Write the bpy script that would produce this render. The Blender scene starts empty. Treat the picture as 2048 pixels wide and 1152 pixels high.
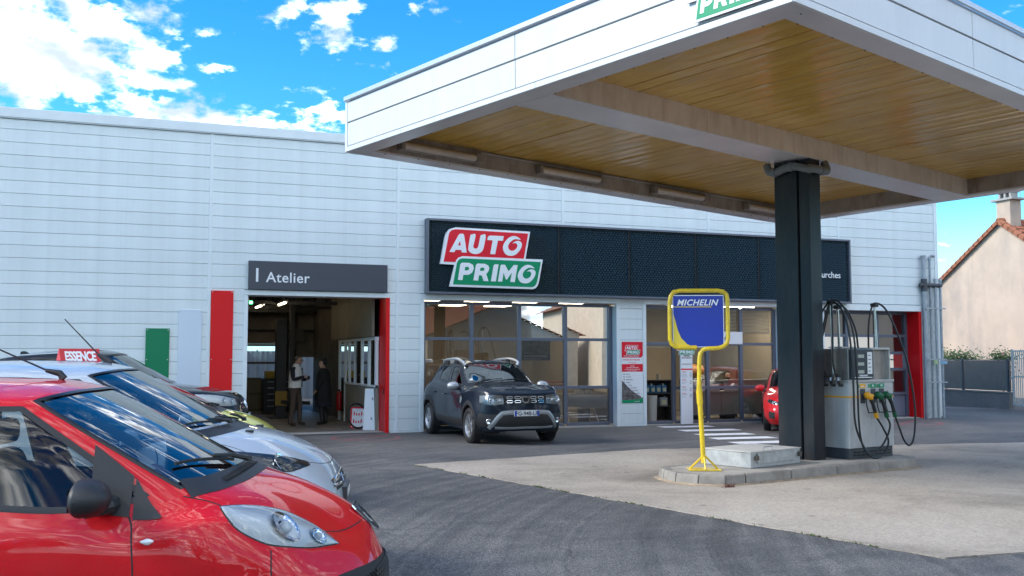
import bpy, bmesh, math, random
from mathutils import Vector, Matrix
from mathutils.bvhtree import BVHTree
R = math.radians
random.seed(7)
scene = bpy.context.scene
COL = scene.collection

# ------------------------------------------------------------------ camera
cam_data = bpy.data.cameras.new("camera")
cam = bpy.data.objects.new("camera", cam_data)
COL.objects.link(cam)
cam_data.sensor_width = 36.0
cam_data.lens = 36.0 * 2000 / 2048
cam_data.clip_start = 0.05
cam_data.clip_end = 3000
cam.location = (0.0, -22.17, 1.70)
cam.rotation_euler = (R(90 + 3.956), 0, R(68.94 - 90))
scene.camera = cam

# ------------------------------------------------------------------ world, sun, exposure
SUN_DIR = Vector((-0.95, 0.18, 0.66)).normalized()
world = bpy.data.worlds.new("World")
scene.world = world
world.use_nodes = True


class NT:
    """tiny node-tree helper"""
    def __init__(s, tree):
        s.t = tree
        s.n = tree.nodes
        s.n.clear()

    def __call__(s, typ, ins=None, **props):
        nd = s.n.new(typ)
        for k, v in props.items():
            setattr(nd, k, v)
        for k, v in (ins or {}).items():
            if isinstance(v, bpy.types.NodeSocket):
                s.t.links.new(v, nd.inputs[k])
            else:
                nd.inputs[k].default_value = v
        return nd

    def math(s, op, a, b=None, c=None, clamp=False):
        ins = {0: a}
        if b is not None:
            ins[1] = b
        if c is not None:
            ins[2] = c
        return s('ShaderNodeMath', ins, operation=op, use_clamp=clamp).outputs[0]

    def ramp(s, fac, stops):
        nd = s('ShaderNodeValToRGB', {0: fac})
        cr = nd.color_ramp
        while len(cr.elements) < len(stops):
            cr.elements.new(0.5)
        for e, (p, c) in zip(cr.elements, stops):
            e.position = p
            e.color = c if len(c) == 4 else (*c, 1)
        return nd.outputs[0]

    def mix(s, fac, a, b, blend='MIX'):
        nd = s('ShaderNodeMix', data_type='RGBA', blend_type=blend)
        for k, v in ((0, fac), (6, a), (7, b)):
            if isinstance(v, bpy.types.NodeSocket):
                s.t.links.new(v, nd.inputs[k])
            else:
                nd.inputs[k].default_value = v if not (isinstance(v, tuple) and len(v) == 3) else (*v, 1)
        return nd.outputs[2]


def build_world():
    w = NT(world.node_tree)
    sky = w('ShaderNodeTexSky', sky_type='NISHITA', sun_disc=False,
            sun_elevation=math.asin(SUN_DIR.z), sun_rotation=math.atan2(SUN_DIR.x, SUN_DIR.y),
            air_density=1.0, dust_density=0.15, ozone_density=1.6)
    col = w('ShaderNodeHueSaturation', {'Hue': 0.5, 'Saturation': 1.45, 'Value': 1.0, 'Color': sky.outputs[0]}).outputs[0]
    col = w.mix(1.0, col, SKY_TINT, 'MULTIPLY')
    geo = w('ShaderNodeTexCoord')
    d = geo.outputs['Generated']
    sep = w('ShaderNodeSeparateXYZ', {0: d})
    low = w('ShaderNodeMapRange', {0: sep.outputs[2], 1: 0.01, 2: 0.17, 3: 0.75, 4: 0.0}, interpolation_type='SMOOTHSTEP').outputs[0]
    col = w.mix(low, col, HORIZON)
    zc = w.math('MAXIMUM', sep.outputs[2], 0.0)
    k = w.math('DIVIDE', 1.0, w.math('ADD', zc, 0.30))
    px = w.math('MULTIPLY', sep.outputs[0], k)
    py = w.math('MULTIPLY', sep.outputs[1], k)
    p = w('ShaderNodeCombineXYZ', {0: px, 1: py, 2: 0.0}).outputs[0]
    n1 = w('ShaderNodeTexNoise', {'Vector': p, 'Scale': 3.0, 'Detail': 2.0, 'Roughness': 0.5}, noise_dimensions='2D').outputs[0]
    n2 = w('ShaderNodeTexNoise', {'Vector': p, 'Scale': 15.0, 'Detail': 6.0, 'Roughness': 0.60}, noise_dimensions='2D').outputs[0]
    # cumulus banks and an added deck behind the camera: a heap of soft lobes at fixed compass directions, broken up by noise
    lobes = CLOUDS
    tot = None
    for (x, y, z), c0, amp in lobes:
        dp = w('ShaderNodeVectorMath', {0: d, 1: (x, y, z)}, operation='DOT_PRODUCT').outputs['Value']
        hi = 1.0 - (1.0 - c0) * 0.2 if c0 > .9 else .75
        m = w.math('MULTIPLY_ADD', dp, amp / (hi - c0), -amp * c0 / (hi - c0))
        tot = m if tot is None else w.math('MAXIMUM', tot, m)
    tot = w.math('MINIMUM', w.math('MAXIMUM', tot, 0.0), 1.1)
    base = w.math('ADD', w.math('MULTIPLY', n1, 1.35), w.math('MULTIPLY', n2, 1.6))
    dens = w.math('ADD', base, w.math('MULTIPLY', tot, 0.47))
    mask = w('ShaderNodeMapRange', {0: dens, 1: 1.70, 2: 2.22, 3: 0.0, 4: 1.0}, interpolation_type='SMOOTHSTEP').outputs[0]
    hz = w('ShaderNodeMapRange', {0: sep.outputs[2], 1: 0.0, 2: 0.06, 3: 0.0, 4: 1.0}).outputs[0]
    mask = w.math('MULTIPLY', mask, hz)
    n3 = w('ShaderNodeTexNoise', {'Vector': p, 'Scale': 7.0, 'Detail': 3.0, 'Roughness': 0.6}, noise_dimensions='2D').outputs[0]
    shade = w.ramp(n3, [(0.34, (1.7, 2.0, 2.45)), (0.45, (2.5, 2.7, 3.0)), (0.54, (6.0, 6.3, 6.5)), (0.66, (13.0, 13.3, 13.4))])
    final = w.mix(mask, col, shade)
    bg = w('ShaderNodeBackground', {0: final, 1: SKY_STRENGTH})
    out = w('ShaderNodeOutputWorld', {0: bg.outputs[0]})


SKY_STRENGTH = 0.10
SKY_TINT = (0.28, 0.54, 0.60)
HORIZON = (2.6, 4.4, 5.3)
# (direction, cosine of lobe radius, weight)
CLOUDS = [
    ((0.25, -0.85, 0.46), 0.05, 1.15),  # unseen broad cloud deck behind the camera, added to brighten the facade
    ((0.2095, 0.840, 0.50), 0.980, 0.95),
    ((-0.0856, 0.9585, 0.2720), 0.99785, 0.90),
    ((-0.0370, 0.9617, 0.2715), 0.99743, 0.95),
    ((0.0180, 0.9606, 0.2773), 0.99785, 0.95),
    ((0.0597, 0.9585, 0.2789), 0.99930, 0.80),
    ((-0.0819, 0.9494, 0.3032), 0.99930, 0.70),
    ((-0.0992, 0.9649, 0.2432), 0.99960, 0.65),
    ((-0.0044, 0.9734, 0.2292), 0.99930, 0.90),
    ((0.0329, 0.9747, 0.2211), 0.99918, 0.90),
    ((0.0731, 0.9724, 0.2216), 0.99930, 0.65),
    ((0.1096, 0.9688, 0.2225), 0.99960, 0.50),
    ((0.1345, 0.9394, 0.3153), 0.99930, 0.85),
    ((0.1709, 0.9322, 0.3190), 0.99904, 0.92),
    ((0.1493, 0.9426, 0.2987), 0.99966, 0.72),
    ((0.2168, 0.9307, 0.2946), 0.99955, 0.85),
    ((0.0949, 0.9515, 0.2927), 0.99982, 0.55),
    ((0.1771, 0.9587, 0.2226), 0.99951, 0.50),
]
build_world()
world.cycles.sampling_method = 'MANUAL'
world.cycles.sample_map_resolution = 512
sun_data = bpy.data.lights.new("sun", 'SUN')
sun = bpy.data.objects.new("sun", sun_data)
COL.objects.link(sun)
sun_data.energy = 1.0
sun_data.angle = R(22)
sun_data.color = (1.0, 0.94, 0.85)
sun.rotation_euler = SUN_DIR.to_track_quat('Z', 'Y').to_euler()
scene.view_settings.view_transform = 'Standard'
scene.view_settings.look = 'None'
scene.view_settings.exposure = 2.2
scene.view_settings.gamma = 1.0
scene.render.engine = 'CYCLES'
scene.cycles.use_denoising = True
scene.cycles.max_bounces = 6
scene.cycles.transparent_max_bounces = 16
scene.cycles.caustics_reflective = False
scene.cycles.diffuse_bounces = 3
scene.cycles.glossy_bounces = 4
scene.cycles.caustics_refractive = False


# ------------------------------------------------------------------ helpers
class MB:
    """collects geometry for ONE mesh object"""
    def __init__(s):
        s.v, s.f, s.m = [], [], []

    def add(s, v, f, mi=0):
        o = len(s.v)
        s.v += [tuple(p) for p in v]
        s.f += [tuple(i + o for i in q) for q in f]
        s.m += [mi] * len(f)
        return s

    def box(s, x0, x1, y0, y1, z0, z1, mi=0):
        v = [(x, y, z) for z in (z0, z1) for y in (y0, y1) for x in (x0, x1)]
        return s.add(v, [(0, 2, 3, 1), (4, 5, 7, 6), (0, 1, 5, 4), (2, 6, 7, 3), (0, 4, 6, 2), (1, 3, 7, 5)], mi)

    def obox(s, c, ax, ay, az, mi=0):
        c, ax, ay, az = Vector(c), Vector(ax), Vector(ay), Vector(az)
        v = [c + ax * i + ay * j + az * k for k in (-1, 1) for j in (-1, 1) for i in (-1, 1)]
        return s.add(v, [(0, 2, 3, 1), (4, 5, 7, 6), (0, 1, 5, 4), (2, 6, 7, 3), (0, 4, 6, 2), (1, 3, 7, 5)], mi)

    def tube(s, pts, r, n=8, mi=0, closed=False, caps=True):
        pts = [Vector(p) for p in pts]
        N = len(pts)
        rr = r if isinstance(r, (list, tuple)) else [r] * N
        up = None
        rings = []
        for i, p in enumerate(pts):
            a = pts[(i - 1) % N] if (closed or i > 0) else p
            b = pts[(i + 1) % N] if (closed or i < N - 1) else p
            t = (b - a)
            t = t.normalized() if t.length > 1e-9 else Vector((0, 0, 1))
            if up is None:
                up = Vector((0, 0, 1)) if abs(t.z) < 0.9 else Vector((1, 0, 0))
            u = (up - t * up.dot(t))
            u = u.normalized() if u.length > 1e-6 else t.orthogonal().normalized()
            up = u
            w = t.cross(u)
            rings.append([p + (u * math.cos(2 * math.pi * k / n) + w * math.sin(2 * math.pi * k / n)) * rr[i] for k in range(n)])
        v = [q for rg in rings for q in rg]
        f = []
        for i in range(N if closed else N - 1):
            j = (i + 1) % N
            for k in range(n):
                f.append((i * n + k, i * n + (k + 1) % n, j * n + (k + 1) % n, j * n + k))
        if caps and not closed:
            f.append(tuple(range(n - 1, -1, -1)))
            f.append(tuple((N - 1) * n + k for k in range(n)))
        return s.add(v, f, mi)

    def lathe(s, prof, n=24, M=None, mi=0, closed=False):
        """profile of (r, h) turned round local z; M places it"""
        M = M or Matrix()
        v = []
        for r, h in prof:
            for k in range(n):
                a = 2 * math.pi * k / n
                v.append(M @ Vector((r * math.cos(a), r * math.sin(a), h)))
        f = []
        P = len(prof)
        for i in range(P if closed else P - 1):
            j = (i + 1) % P
            for k in range(n):
                f.append((i * n + k, i * n + (k + 1) % n, j * n + (k + 1) % n, j * n + k))
        return s.add(v, f, mi)

    def prism(s, poly, fn, d0, d1, mi=0):
        """polygon (a,b) swept from d0 to d1; fn(a,b,d) -> point"""
        n = len(poly)
        v = [fn(a, b, d0) for a, b in poly] + [fn(a, b, d1) for a, b in poly]
        f = [tuple(range(n - 1, -1, -1)), tuple(range(n, 2 * n))]
        f += [(i, (i + 1) % n, n + (i + 1) % n, n + i) for i in range(n)]
        return s.add(v, f, mi)

    def grid(s, rows, mi=0):
        n = len(rows[0])
        v = [p for r in rows for p in r]
        f = [(i * n + j, i * n + j + 1, (i + 1) * n + j + 1, (i + 1) * n + j) for i in range(len(rows) - 1) for j in range(n - 1)]
        return s.add(v, f, mi)

    def mesh(s, name, mats, smooth=False, fix=True):
        me = bpy.data.meshes.new(name)
        me.from_pydata(s.v, [], s.f)
        for m in (mats if isinstance(mats, (list, tuple)) else [mats]):
            me.materials.append(m)
        me.polygons.foreach_set('material_index', s.m)
        if fix:
            bm = bmesh.new()
            bm.from_mesh(me)
            bmesh.ops.recalc_face_normals(bm, faces=bm.faces)
            bm.to_mesh(me)
            bm.free()
        if smooth:
            me.polygons.foreach_set('use_smooth', [True] * len(me.polygons))
            if smooth != 'all':
                me.set_sharp_from_angle(angle=R(40))
        me.update()
        return me

    def build(s, name, mats, parent=None, smooth=False, bevel=0, fix=True, loc=None, rot=None):
        return obj(name, s.mesh(name, mats, smooth, fix), parent, bevel, loc, rot)


def obj(name, me, parent=None, bevel=0, loc=None, rot=None):
    o = bpy.data.objects.new(name, me)
    COL.objects.link(o)
    if parent:
        o.parent = parent
    if loc is not None:
        o.location = loc
    if rot is not None:
        o.rotation_euler = rot
    if bevel:
        m = o.modifiers.new('bevel', 'BEVEL')
        m.width = bevel
        m.segments = 2
        m.limit_method = 'ANGLE'
        m.harden_normals = False
    return o


def tag(o, label=None, cat=None, group=None, kind=None):
    for k, v in (('label', label), ('category', cat), ('group', group), ('kind', kind)):
        if v:
            o[k] = v
    return o


def thing(name, label, cat, loc=(0, 0, 0), rotz=0, group=None):
    o = bpy.data.objects.new(name, None)
    COL.objects.link(o)
    o.empty_display_size = 0.2
    o.location = loc
    o.rotation_euler = (0, 0, rotz)
    return tag(o, label, cat, group)


def copy_tree(o, parent=None):
    c = o.copy()
    COL.objects.link(c)
    c.parent = parent
    for ch in list(o.children):
        copy_tree(ch, c)
    return c


# ------------------------------------------------------------------ materials
MATS = {}


def mat(name, col, rough=0.5, metal=0.0, var=0.0, vscale=3.0, bump=0.0, bscale=40.0, coat=0.0, coat_rough=0.03, spec=0.5,
        emit=None, estr=0.0, trans=0.0, rvar=0.0, stain=None, stain_amt=0.0, stain_scale=(1, 1, 1)):
    if name in MATS:
        return MATS[name]
    m = bpy.data.materials.new(name)
    m.use_nodes = True
    w = NT(m.node_tree)
    tc = w('ShaderNodeTexCoord').outputs['Object']
    c = (*col, 1)
    ins = {'Roughness': rough, 'Metallic': metal, 'Specular IOR Level': spec, 'Coat Weight': coat, 'Coat Roughness': coat_rough}
    csock = c
    if var:
        n = w('ShaderNodeTexNoise', {'Vector': tc, 'Scale': vscale, 'Detail': 6.0, 'Roughness': 0.6}).outputs[0]
        lo = tuple(max(0, x * (1 - var)) for x in col)
        hi = tuple(min(1, x * (1 + var)) for x in col)
        csock = w.ramp(n, [(0.3, lo), (0.7, hi)])
        if rvar:
            ins['Roughness'] = w('ShaderNodeMapRange', {0: n, 1: 0.3, 2: 0.7, 3: max(0, rough - rvar), 4: min(1, rough + rvar)}).outputs[0]
    if stain:
        mp = w('ShaderNodeMapping', {0: tc, 3: stain_scale})
        n = w('ShaderNodeTexNoise', {'Vector': mp.outputs[0], 'Scale': 1.0, 'Detail': 7.0, 'Roughness': 0.65}).outputs[0]
        fac = w('ShaderNodeMapRange', {0: n, 1: 0.45, 2: 0.75, 3: 0.0, 4: stain_amt}).outputs[0]
        csock = w.mix(fac, csock, stain)
    ins['Base Color'] = csock
    if bump:
        n = w('ShaderNodeTexNoise', {'Vector': tc, 'Scale': bscale, 'Detail': 4.0, 'Roughness': 0.6}).outputs[0]
        ins['Normal'] = w('ShaderNodeBump', {'Height': n, 'Strength': min(1, bump), 'Distance': 0.01}).outputs[0]
    if emit:
        ins['Emission Color'] = (*emit, 1)
        ins['Emission Strength'] = estr
    if trans:
        ins['Transmission Weight'] = trans
    b = w('ShaderNodeBsdfPrincipled', ins)
    w('ShaderNodeOutputMaterial', {0: b.outputs[0]})
    MATS[name] = m
    return m


def glass(name, tint=(0.75, 0.82, 0.80), refl=1.0, dirt=0.0):
    """thin pane: fresnel mix of mirror reflection and tinted see-through, with a faint film of dirt"""
    if name in MATS:
        return MATS[name]
    m = bpy.data.materials.new(name)
    m.use_nodes = True
    w = NT(m.node_tree)
    fr = w('ShaderNodeFresnel', {0: 1.5 * refl}).outputs[0]
    tr = w('ShaderNodeBsdfTransparent', {0: (*tint, 1)})
    gl = w('ShaderNodeBsdfGlossy', {0: (1, 1, 1, 1), 1: 0.0})
    mx = w('ShaderNodeMixShader', {0: fr, 1: tr.outputs[0], 2: gl.outputs[0]})
    outp = mx.outputs[0]
    if dirt:
        df = w('ShaderNodeBsdfDiffuse', {0: (0.5, 0.5, 0.48, 1)})
        outp = w('ShaderNodeMixShader', {0: dirt, 1: outp, 2: df.outputs[0]}).outputs[0]
    w('ShaderNodeOutputMaterial', {0: outp})
    MATS[name] = m
    return m


def asphalt_mat():
    m = bpy.data.materials.new('asphalt')
    m.use_nodes = True
    w = NT(m.node_tree)
    tc = w('ShaderNodeTexCoord').outputs['Object']
    big = w('ShaderNodeTexNoise', {'Vector': tc, 'Scale': 0.35, 'Detail': 5.0, 'Roughness': 0.6, 'Distortion': 0.6}).outputs[0]
    mid = w('ShaderNodeTexNoise', {'Vector': w('ShaderNodeMapping', {0: tc, 2: (0, 0, R(-18)), 3: (0.8, 1.5, 1)}).outputs[0], 'Scale': 2.2, 'Detail': 8.0, 'Roughness': 0.72}).outputs[0]
    fine = w('ShaderNodeTexNoise', {'Vector': tc, 'Scale': 75.0, 'Detail': 4.0, 'Roughness': 0.8}).outputs[0]
    vor = w('ShaderNodeTexVoronoi', {'Vector': tc, 'Scale': 95.0}).outputs['Distance']
    # curved tyre tracks: rings of dust worn pale round the turning point of the forecourt
    dv = w('ShaderNodeVectorMath', {0: tc, 1: (15.5, -20.5, 0)}, operation='SUBTRACT').outputs[0]
    ln = w('ShaderNodeVectorMath', {0: dv}, operation='LENGTH').outputs['Value']
    wob = w.math('ADD', ln, w.math('MULTIPLY', big, 0.45))
    trk = w('ShaderNodeTexNoise', {'W': w.math('MULTIPLY', wob, 0.85)}, noise_dimensions='1D')
    trk.inputs['Detail'].default_value = 6.0
    trk.inputs['Roughness'].default_value = 0.75
    s = w.math('ADD', w.math('MULTIPLY', big, 0.40), w.math('ADD', w.math('MULTIPLY', mid, 0.30), w.math('MULTIPLY', trk.outputs[0], 0.32)))
    c = w.ramp(s, [(0.38, (0.038, 0.038, 0.040)), (0.48, (0.068, 0.068, 0.070)), (0.60, (0.125, 0.122, 0.120))])
    grain = w('ShaderNodeTexNoise', {'Vector': tc, 'Scale': 26.0, 'Detail': 5.0, 'Roughness': 0.85}).outputs[0]
    c = w.mix(1.0, c, w.ramp(grain, [(0.32, (0.50, 0.50, 0.51)), (0.50, (1, 1, 1)), (0.68, (1.75, 1.72, 1.68))]), 'MULTIPLY')
    sp = w.ramp(fine, [(0.34, (0.30, 0.30, 0.31)), (0.48, (0.9, 0.9, 0.9)), (0.66, (2.7, 2.65, 2.55))])
    c2 = w.mix(1.0, c, sp, 'MULTIPLY')
    ce = w('ShaderNodeTexVoronoi', {'Vector': w('ShaderNodeVectorMath', {0: tc, 1: w('ShaderNodeTexNoise', {'Vector': tc, 'Scale': 1.1, 'Detail': 4.0}).outputs['Color']}, operation='ADD').outputs[0], 'Scale': 0.22}, feature='DISTANCE_TO_EDGE').outputs['Distance']
    crack = w.ramp(ce, [(0.0, (0.35, 0.35, 0.35)), (0.004, (1, 1, 1))])
    c2 = w.mix(w.ramp(big, [(0.45, (0, 0, 0)), (0.6, (0.8, 0.8, 0.8))]), c2, w.mix(1.0, c2, crack, 'MULTIPLY'))
    hgt = w.math('ADD', w.math('MULTIPLY', vor, 0.7), w.math('MULTIPLY', fine, 0.6))
    bp = w('ShaderNodeBump', {'Height': hgt, 'Strength': 0.8, 'Distance': 0.012})
    rg = w('ShaderNodeMapRange', {0: s, 1: 0.35, 2: 0.65, 3: 0.58, 4: 0.85})
    b = w('ShaderNodeBsdfPrincipled', {'Base Color': c2, 'Roughness': rg.outputs[0], 'Normal': bp.outputs[0]})
    w('ShaderNodeOutputMaterial', {0: b.outputs[0]})
    return m


def concrete_mat():
    m = bpy.data.materials.new('forecourt_concrete')
    m.use_nodes = True
    w = NT(m.node_tree)
    tc = w('ShaderNodeTexCoord').outputs['Object']
    big = w('ShaderNodeTexNoise', {'Vector': tc, 'Scale': 0.5, 'Detail': 8.0, 'Roughness': 0.65, 'Distortion': 0.4}).outputs[0]
    fine = w('ShaderNodeTexNoise', {'Vector': tc, 'Scale': 90.0, 'Detail': 3.0, 'Roughness': 0.7}).outputs[0]
    spots = w('ShaderNodeTexNoise', {'Vector': tc, 'Scale': 4.5, 'Detail': 6.0, 'Roughness': 0.75}).outputs[0]
    c = w.ramp(big, [(0.30, (0.20, 0.175, 0.145)), (0.5, (0.355, 0.31, 0.26)), (0.72, (0.44, 0.39, 0.33))])
    sp = w.ramp(fine, [(0.30, (0.62, 0.62, 0.62)), (0.5, (1, 1, 1)), (0.7, (1.25, 1.25, 1.24))])
    grain = w('ShaderNodeTexNoise', {'Vector': tc, 'Scale': 24.0, 'Detail': 5.0, 'Roughness': 0.85}).outputs[0]
    c = w.mix(1.0, c, w.ramp(grain, [(0.30, (0.66, 0.66, 0.66)), (0.50, (1, 1, 1)), (0.70, (1.3, 1.3, 1.3))]), 'MULTIPLY')
    st = w.ramp(spots, [(0.26, (0.42, 0.41, 0.40)), (0.38, (1, 1, 1))])
    c = w.mix(1.0, w.mix(1.0, c, sp, 'MULTIPLY'), st, 'MULTIPLY')
    drip = w('ShaderNodeTexVoronoi', {'Vector': tc, 'Scale': 1.7, 'Randomness': 1.0}).outputs['Distance']
    dr = w.ramp(w.math('ADD', drip, w.math('MULTIPLY', spots, 0.10)), [(0.10, (0.52, 0.50, 0.48)), (0.16, (1, 1, 1))])
    c = w.mix(0.8, c, w.mix(1.0, c, dr, 'MULTIPLY'))
    bp = w('ShaderNodeBump', {'Height': fine, 'Strength': 0.5, 'Distance': 0.006})
    b = w('ShaderNodeBsdfPrincipled', {'Base Color': c, 'Roughness': 0.85, 'Normal': bp.outputs[0]})
    w('ShaderNodeOutputMaterial', {0: b.outputs[0]})
    return m


def clad_mat(name='cladding_white', col=(0.75, 0.815, 0.825), rough=0.42, vstreak=True, amt=0.12):
    m = bpy.data.materials.new(name)
    m.use_nodes = True
    w = NT(m.node_tree)
    tc = w('ShaderNodeTexCoord').outputs['Object']
    oi = w('ShaderNodeObjectInfo').outputs['Random']
    mp = w('ShaderNodeMapping', {0: tc, 3: (3.0, 3.0, 0.35)})
    n = w('ShaderNodeTexNoise', {'Vector': mp.outputs[0], 'Scale': 1.0, 'Detail': 8.0, 'Roughness': 0.7}).outputs[0]
    k = w('ShaderNodeMapRange', {0: n, 1: 0.3, 2: 0.75, 3: 1.03, 4: 1.0 - amt}).outputs[0]
    k = w.math('MULTIPLY', k, w('ShaderNodeMapRange', {0: oi, 3: 0.965, 4: 1.02}).outputs[0])
    kc = w('ShaderNodeCombineColor', {0: k, 1: k, 2: k}).outputs[0]
    c = w.mix(1.0, (*col, 1), kc, 'MULTIPLY')
    bn = w('ShaderNodeTexNoise', {'Vector': w('ShaderNodeMapping', {0: tc, 3: (0.6, 1, 3.0)}).outputs[0], 'Scale': 1.6, 'Detail': 2.0}).outputs[0]
    bp = w('ShaderNodeBump', {'Height': bn, 'Strength': 0.25, 'Distance': 0.02})
    b = w('ShaderNodeBsdfPrincipled', {'Base Color': c, 'Roughness': rough, 'Normal': bp.outputs[0]})
    w('ShaderNodeOutputMaterial', {0: b.outputs[0]})
    MATS[name] = m
    return m


def wood_mat():
    m = bpy.data.materials.new('soffit_boards')
    m.use_nodes = True
    w = NT(m.node_tree)
    tc = w('ShaderNodeTexCoord').outputs['Object']
    oi = w('ShaderNodeObjectInfo').outputs['Random']
    off = w('ShaderNodeCombineXYZ', {0: w.math('MULTIPLY', oi, 37.0), 1: w.math('MULTIPLY', oi, 11.0), 2: 0.0}).outputs[0]
    v = w('ShaderNodeVectorMath', {0: tc, 1: off}, operation='ADD').outputs[0]
    gr = w('ShaderNodeTexNoise', {'Vector': w('ShaderNodeMapping', {0: v, 3: (0.9, 14.0, 1)}).outputs[0], 'Scale': 1.5, 'Detail': 7.0, 'Roughness': 0.62, 'Distortion': 0.6}).outputs[0]
    bl = w('ShaderNodeTexNoise', {'Vector': w('ShaderNodeMapping', {0: v, 3: (1.2, 3.5, 1)}).outputs[0], 'Scale': 0.8, 'Detail': 5.0, 'Roughness': 0.6}).outputs[0]
    kn = w('ShaderNodeTexNoise', {'Vector': w('ShaderNodeMapping', {0: v, 3: (2.4, 22.0, 1)}).outputs[0], 'Scale': 1.0, 'Detail': 3.0, 'Roughness': 0.6}).outputs[0]
    s = w.math('ADD', w.math('MULTIPLY', gr, 0.55), w.math('MULTIPLY', bl, 0.45))
    c = w.ramp(s, [(0.28, (0.48, 0.26, 0.045)), (0.46, (0.72, 0.43, 0.085)), (0.68, (0.84, 0.58, 0.17))])
    dk = w.ramp(kn, [(0.24, (0.40, 0.34, 0.25)), (0.34, (1, 1, 1))])
    c = w.mix(1.0, c, dk, 'MULTIPLY')
    c = w.mix(w.math('MULTIPLY', oi, 0.25), c, (0.46, 0.26, 0.06, 1))
    bp = w('ShaderNodeBump', {'Height': bl, 'Strength': 0.35, 'Distance': 0.03})
    b = w('ShaderNodeBsdfPrincipled', {'Base Color': c, 'Roughness': 0.17, 'Normal': bp.outputs[0]})
    w('ShaderNodeOutputMaterial', {0: b.outputs[0]})
    return m


ASPHALT = asphalt_mat()
CONCRETE = concrete_mat()
CLAD = clad_mat()
FASCIA = clad_mat('fascia_white', (0.66, 0.675, 0.685), 0.38, True, 0.08)
WOOD = wood_mat()
WHITE = mat('white_trim', (0.74, 0.80, 0.82), 0.4, var=0.05, vscale=2)
SOFFITM = mat('soffit_metal', (0.78, 0.77, 0.80), 0.28, 0.1, var=0.08, vscale=1.5)
GRIMY = mat('stained_metal', (0.42, 0.38, 0.35), 0.5, 0.1, var=0.15, vscale=2.0, stain=(0.16, 0.095, 0.06), stain_amt=0.9, stain_scale=(4.0, 4.0, 1.2))
BEAMM = mat('beam_side', (0.86, 0.78, 0.71), 0.45, 0.1, var=0.08, vscale=2.0, stain=(0.60, 0.49, 0.41), stain_amt=0.8, stain_scale=(5.0, 5.0, 1.0))
DARK = mat('dark_void', (0.02, 0.02, 0.022), 0.8)
JOINT = mat('joint_dark', (0.36, 0.40, 0.43), 0.7)
ANTH = mat('anthracite_steel', (0.012, 0.017, 0.023), 0.45, 0.0, spec=0.3, var=0.15, vscale=1.2, bump=0.06, bscale=160, stain=(0.09, 0.07, 0.06), stain_amt=0.4, stain_scale=(3, 3, 0.8))
FRAME = mat('window_frame_grey', (0.13, 0.15, 0.20), 0.4, 0.3)
RED = mat('red_paint', (0.72, 0.006, 0.010), 0.42, spec=0.3)
GREENP = mat('green_paint', (0.004, 0.20, 0.085), 0.38, spec=0.3)
PALEP = mat('pale_panel', (0.62, 0.70, 0.80), 0.32, coat=0.2)
SIGNG = mat('sign_charcoal', (0.055, 0.062, 0.080), 0.5)
LETTER = mat('letter_white', (0.82, 0.84, 0.86), 0.4)
BLACKP = mat('black_plastic', (0.018, 0.019, 0.021), 0.5, bump=0.08, bscale=300)
RUBBER = mat('rubber', (0.014, 0.014, 0.015), 0.65)
CHROME = mat('chrome', (0.80, 0.81, 0.83), 0.08, 1.0)
ALU = mat('aluminium', (0.62, 0.63, 0.65), 0.35, 0.9)
GALV = mat('galvanised', (0.34, 0.37, 0.40), 0.45, 0.5, var=0.18, vscale=9)
WINGLASS = glass('window_glass', (0.62, 0.63, 0.60), 1.0)


# ================================================================== ground
def sstep(a, b, x):
    t = min(1, max(0, (x - a) / (b - a)))
    return t * t * (3 - 2 * t)


def ground_z(x, y):
    rise = 0.14 * sstep(2.6, 0.6, x) * sstep(-20.5, -18.5, y) * sstep(4.0, 1.0, y)
    return rise


def build_ground():
    xs = [-1200, -400, -120, -50, -25, -14] + [-10 + i * 0.5 for i in range(29)] + [5, 8, 12, 18, 24, 30, 40, 60, 120, 400, 1200]
    ys = [-1200, -400, -120, -60, -40, -30, -26] + [-22 + i * 0.5 for i in range(57)] + [8, 12, 20, 30, 50, 120, 400, 1200]
    mb = MB()
    mb.grid([[(x, y, ground_z(x, y)) for x in xs] for y in ys])
    tag(mb.build('ground', ASPHALT, smooth='all'), kind='structure', label='dark worn asphalt of the yard and street')


build_ground()


def sheet(name, poly, z, m, label=None, kind='structure', parent=None):
    mb = MB()
    mb.add([(x, y, z) for x, y in poly], [tuple(range(len(poly)))])
    o = mb.build(name, m, parent)
    return tag(o, label, kind=kind) if not parent else o


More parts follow.
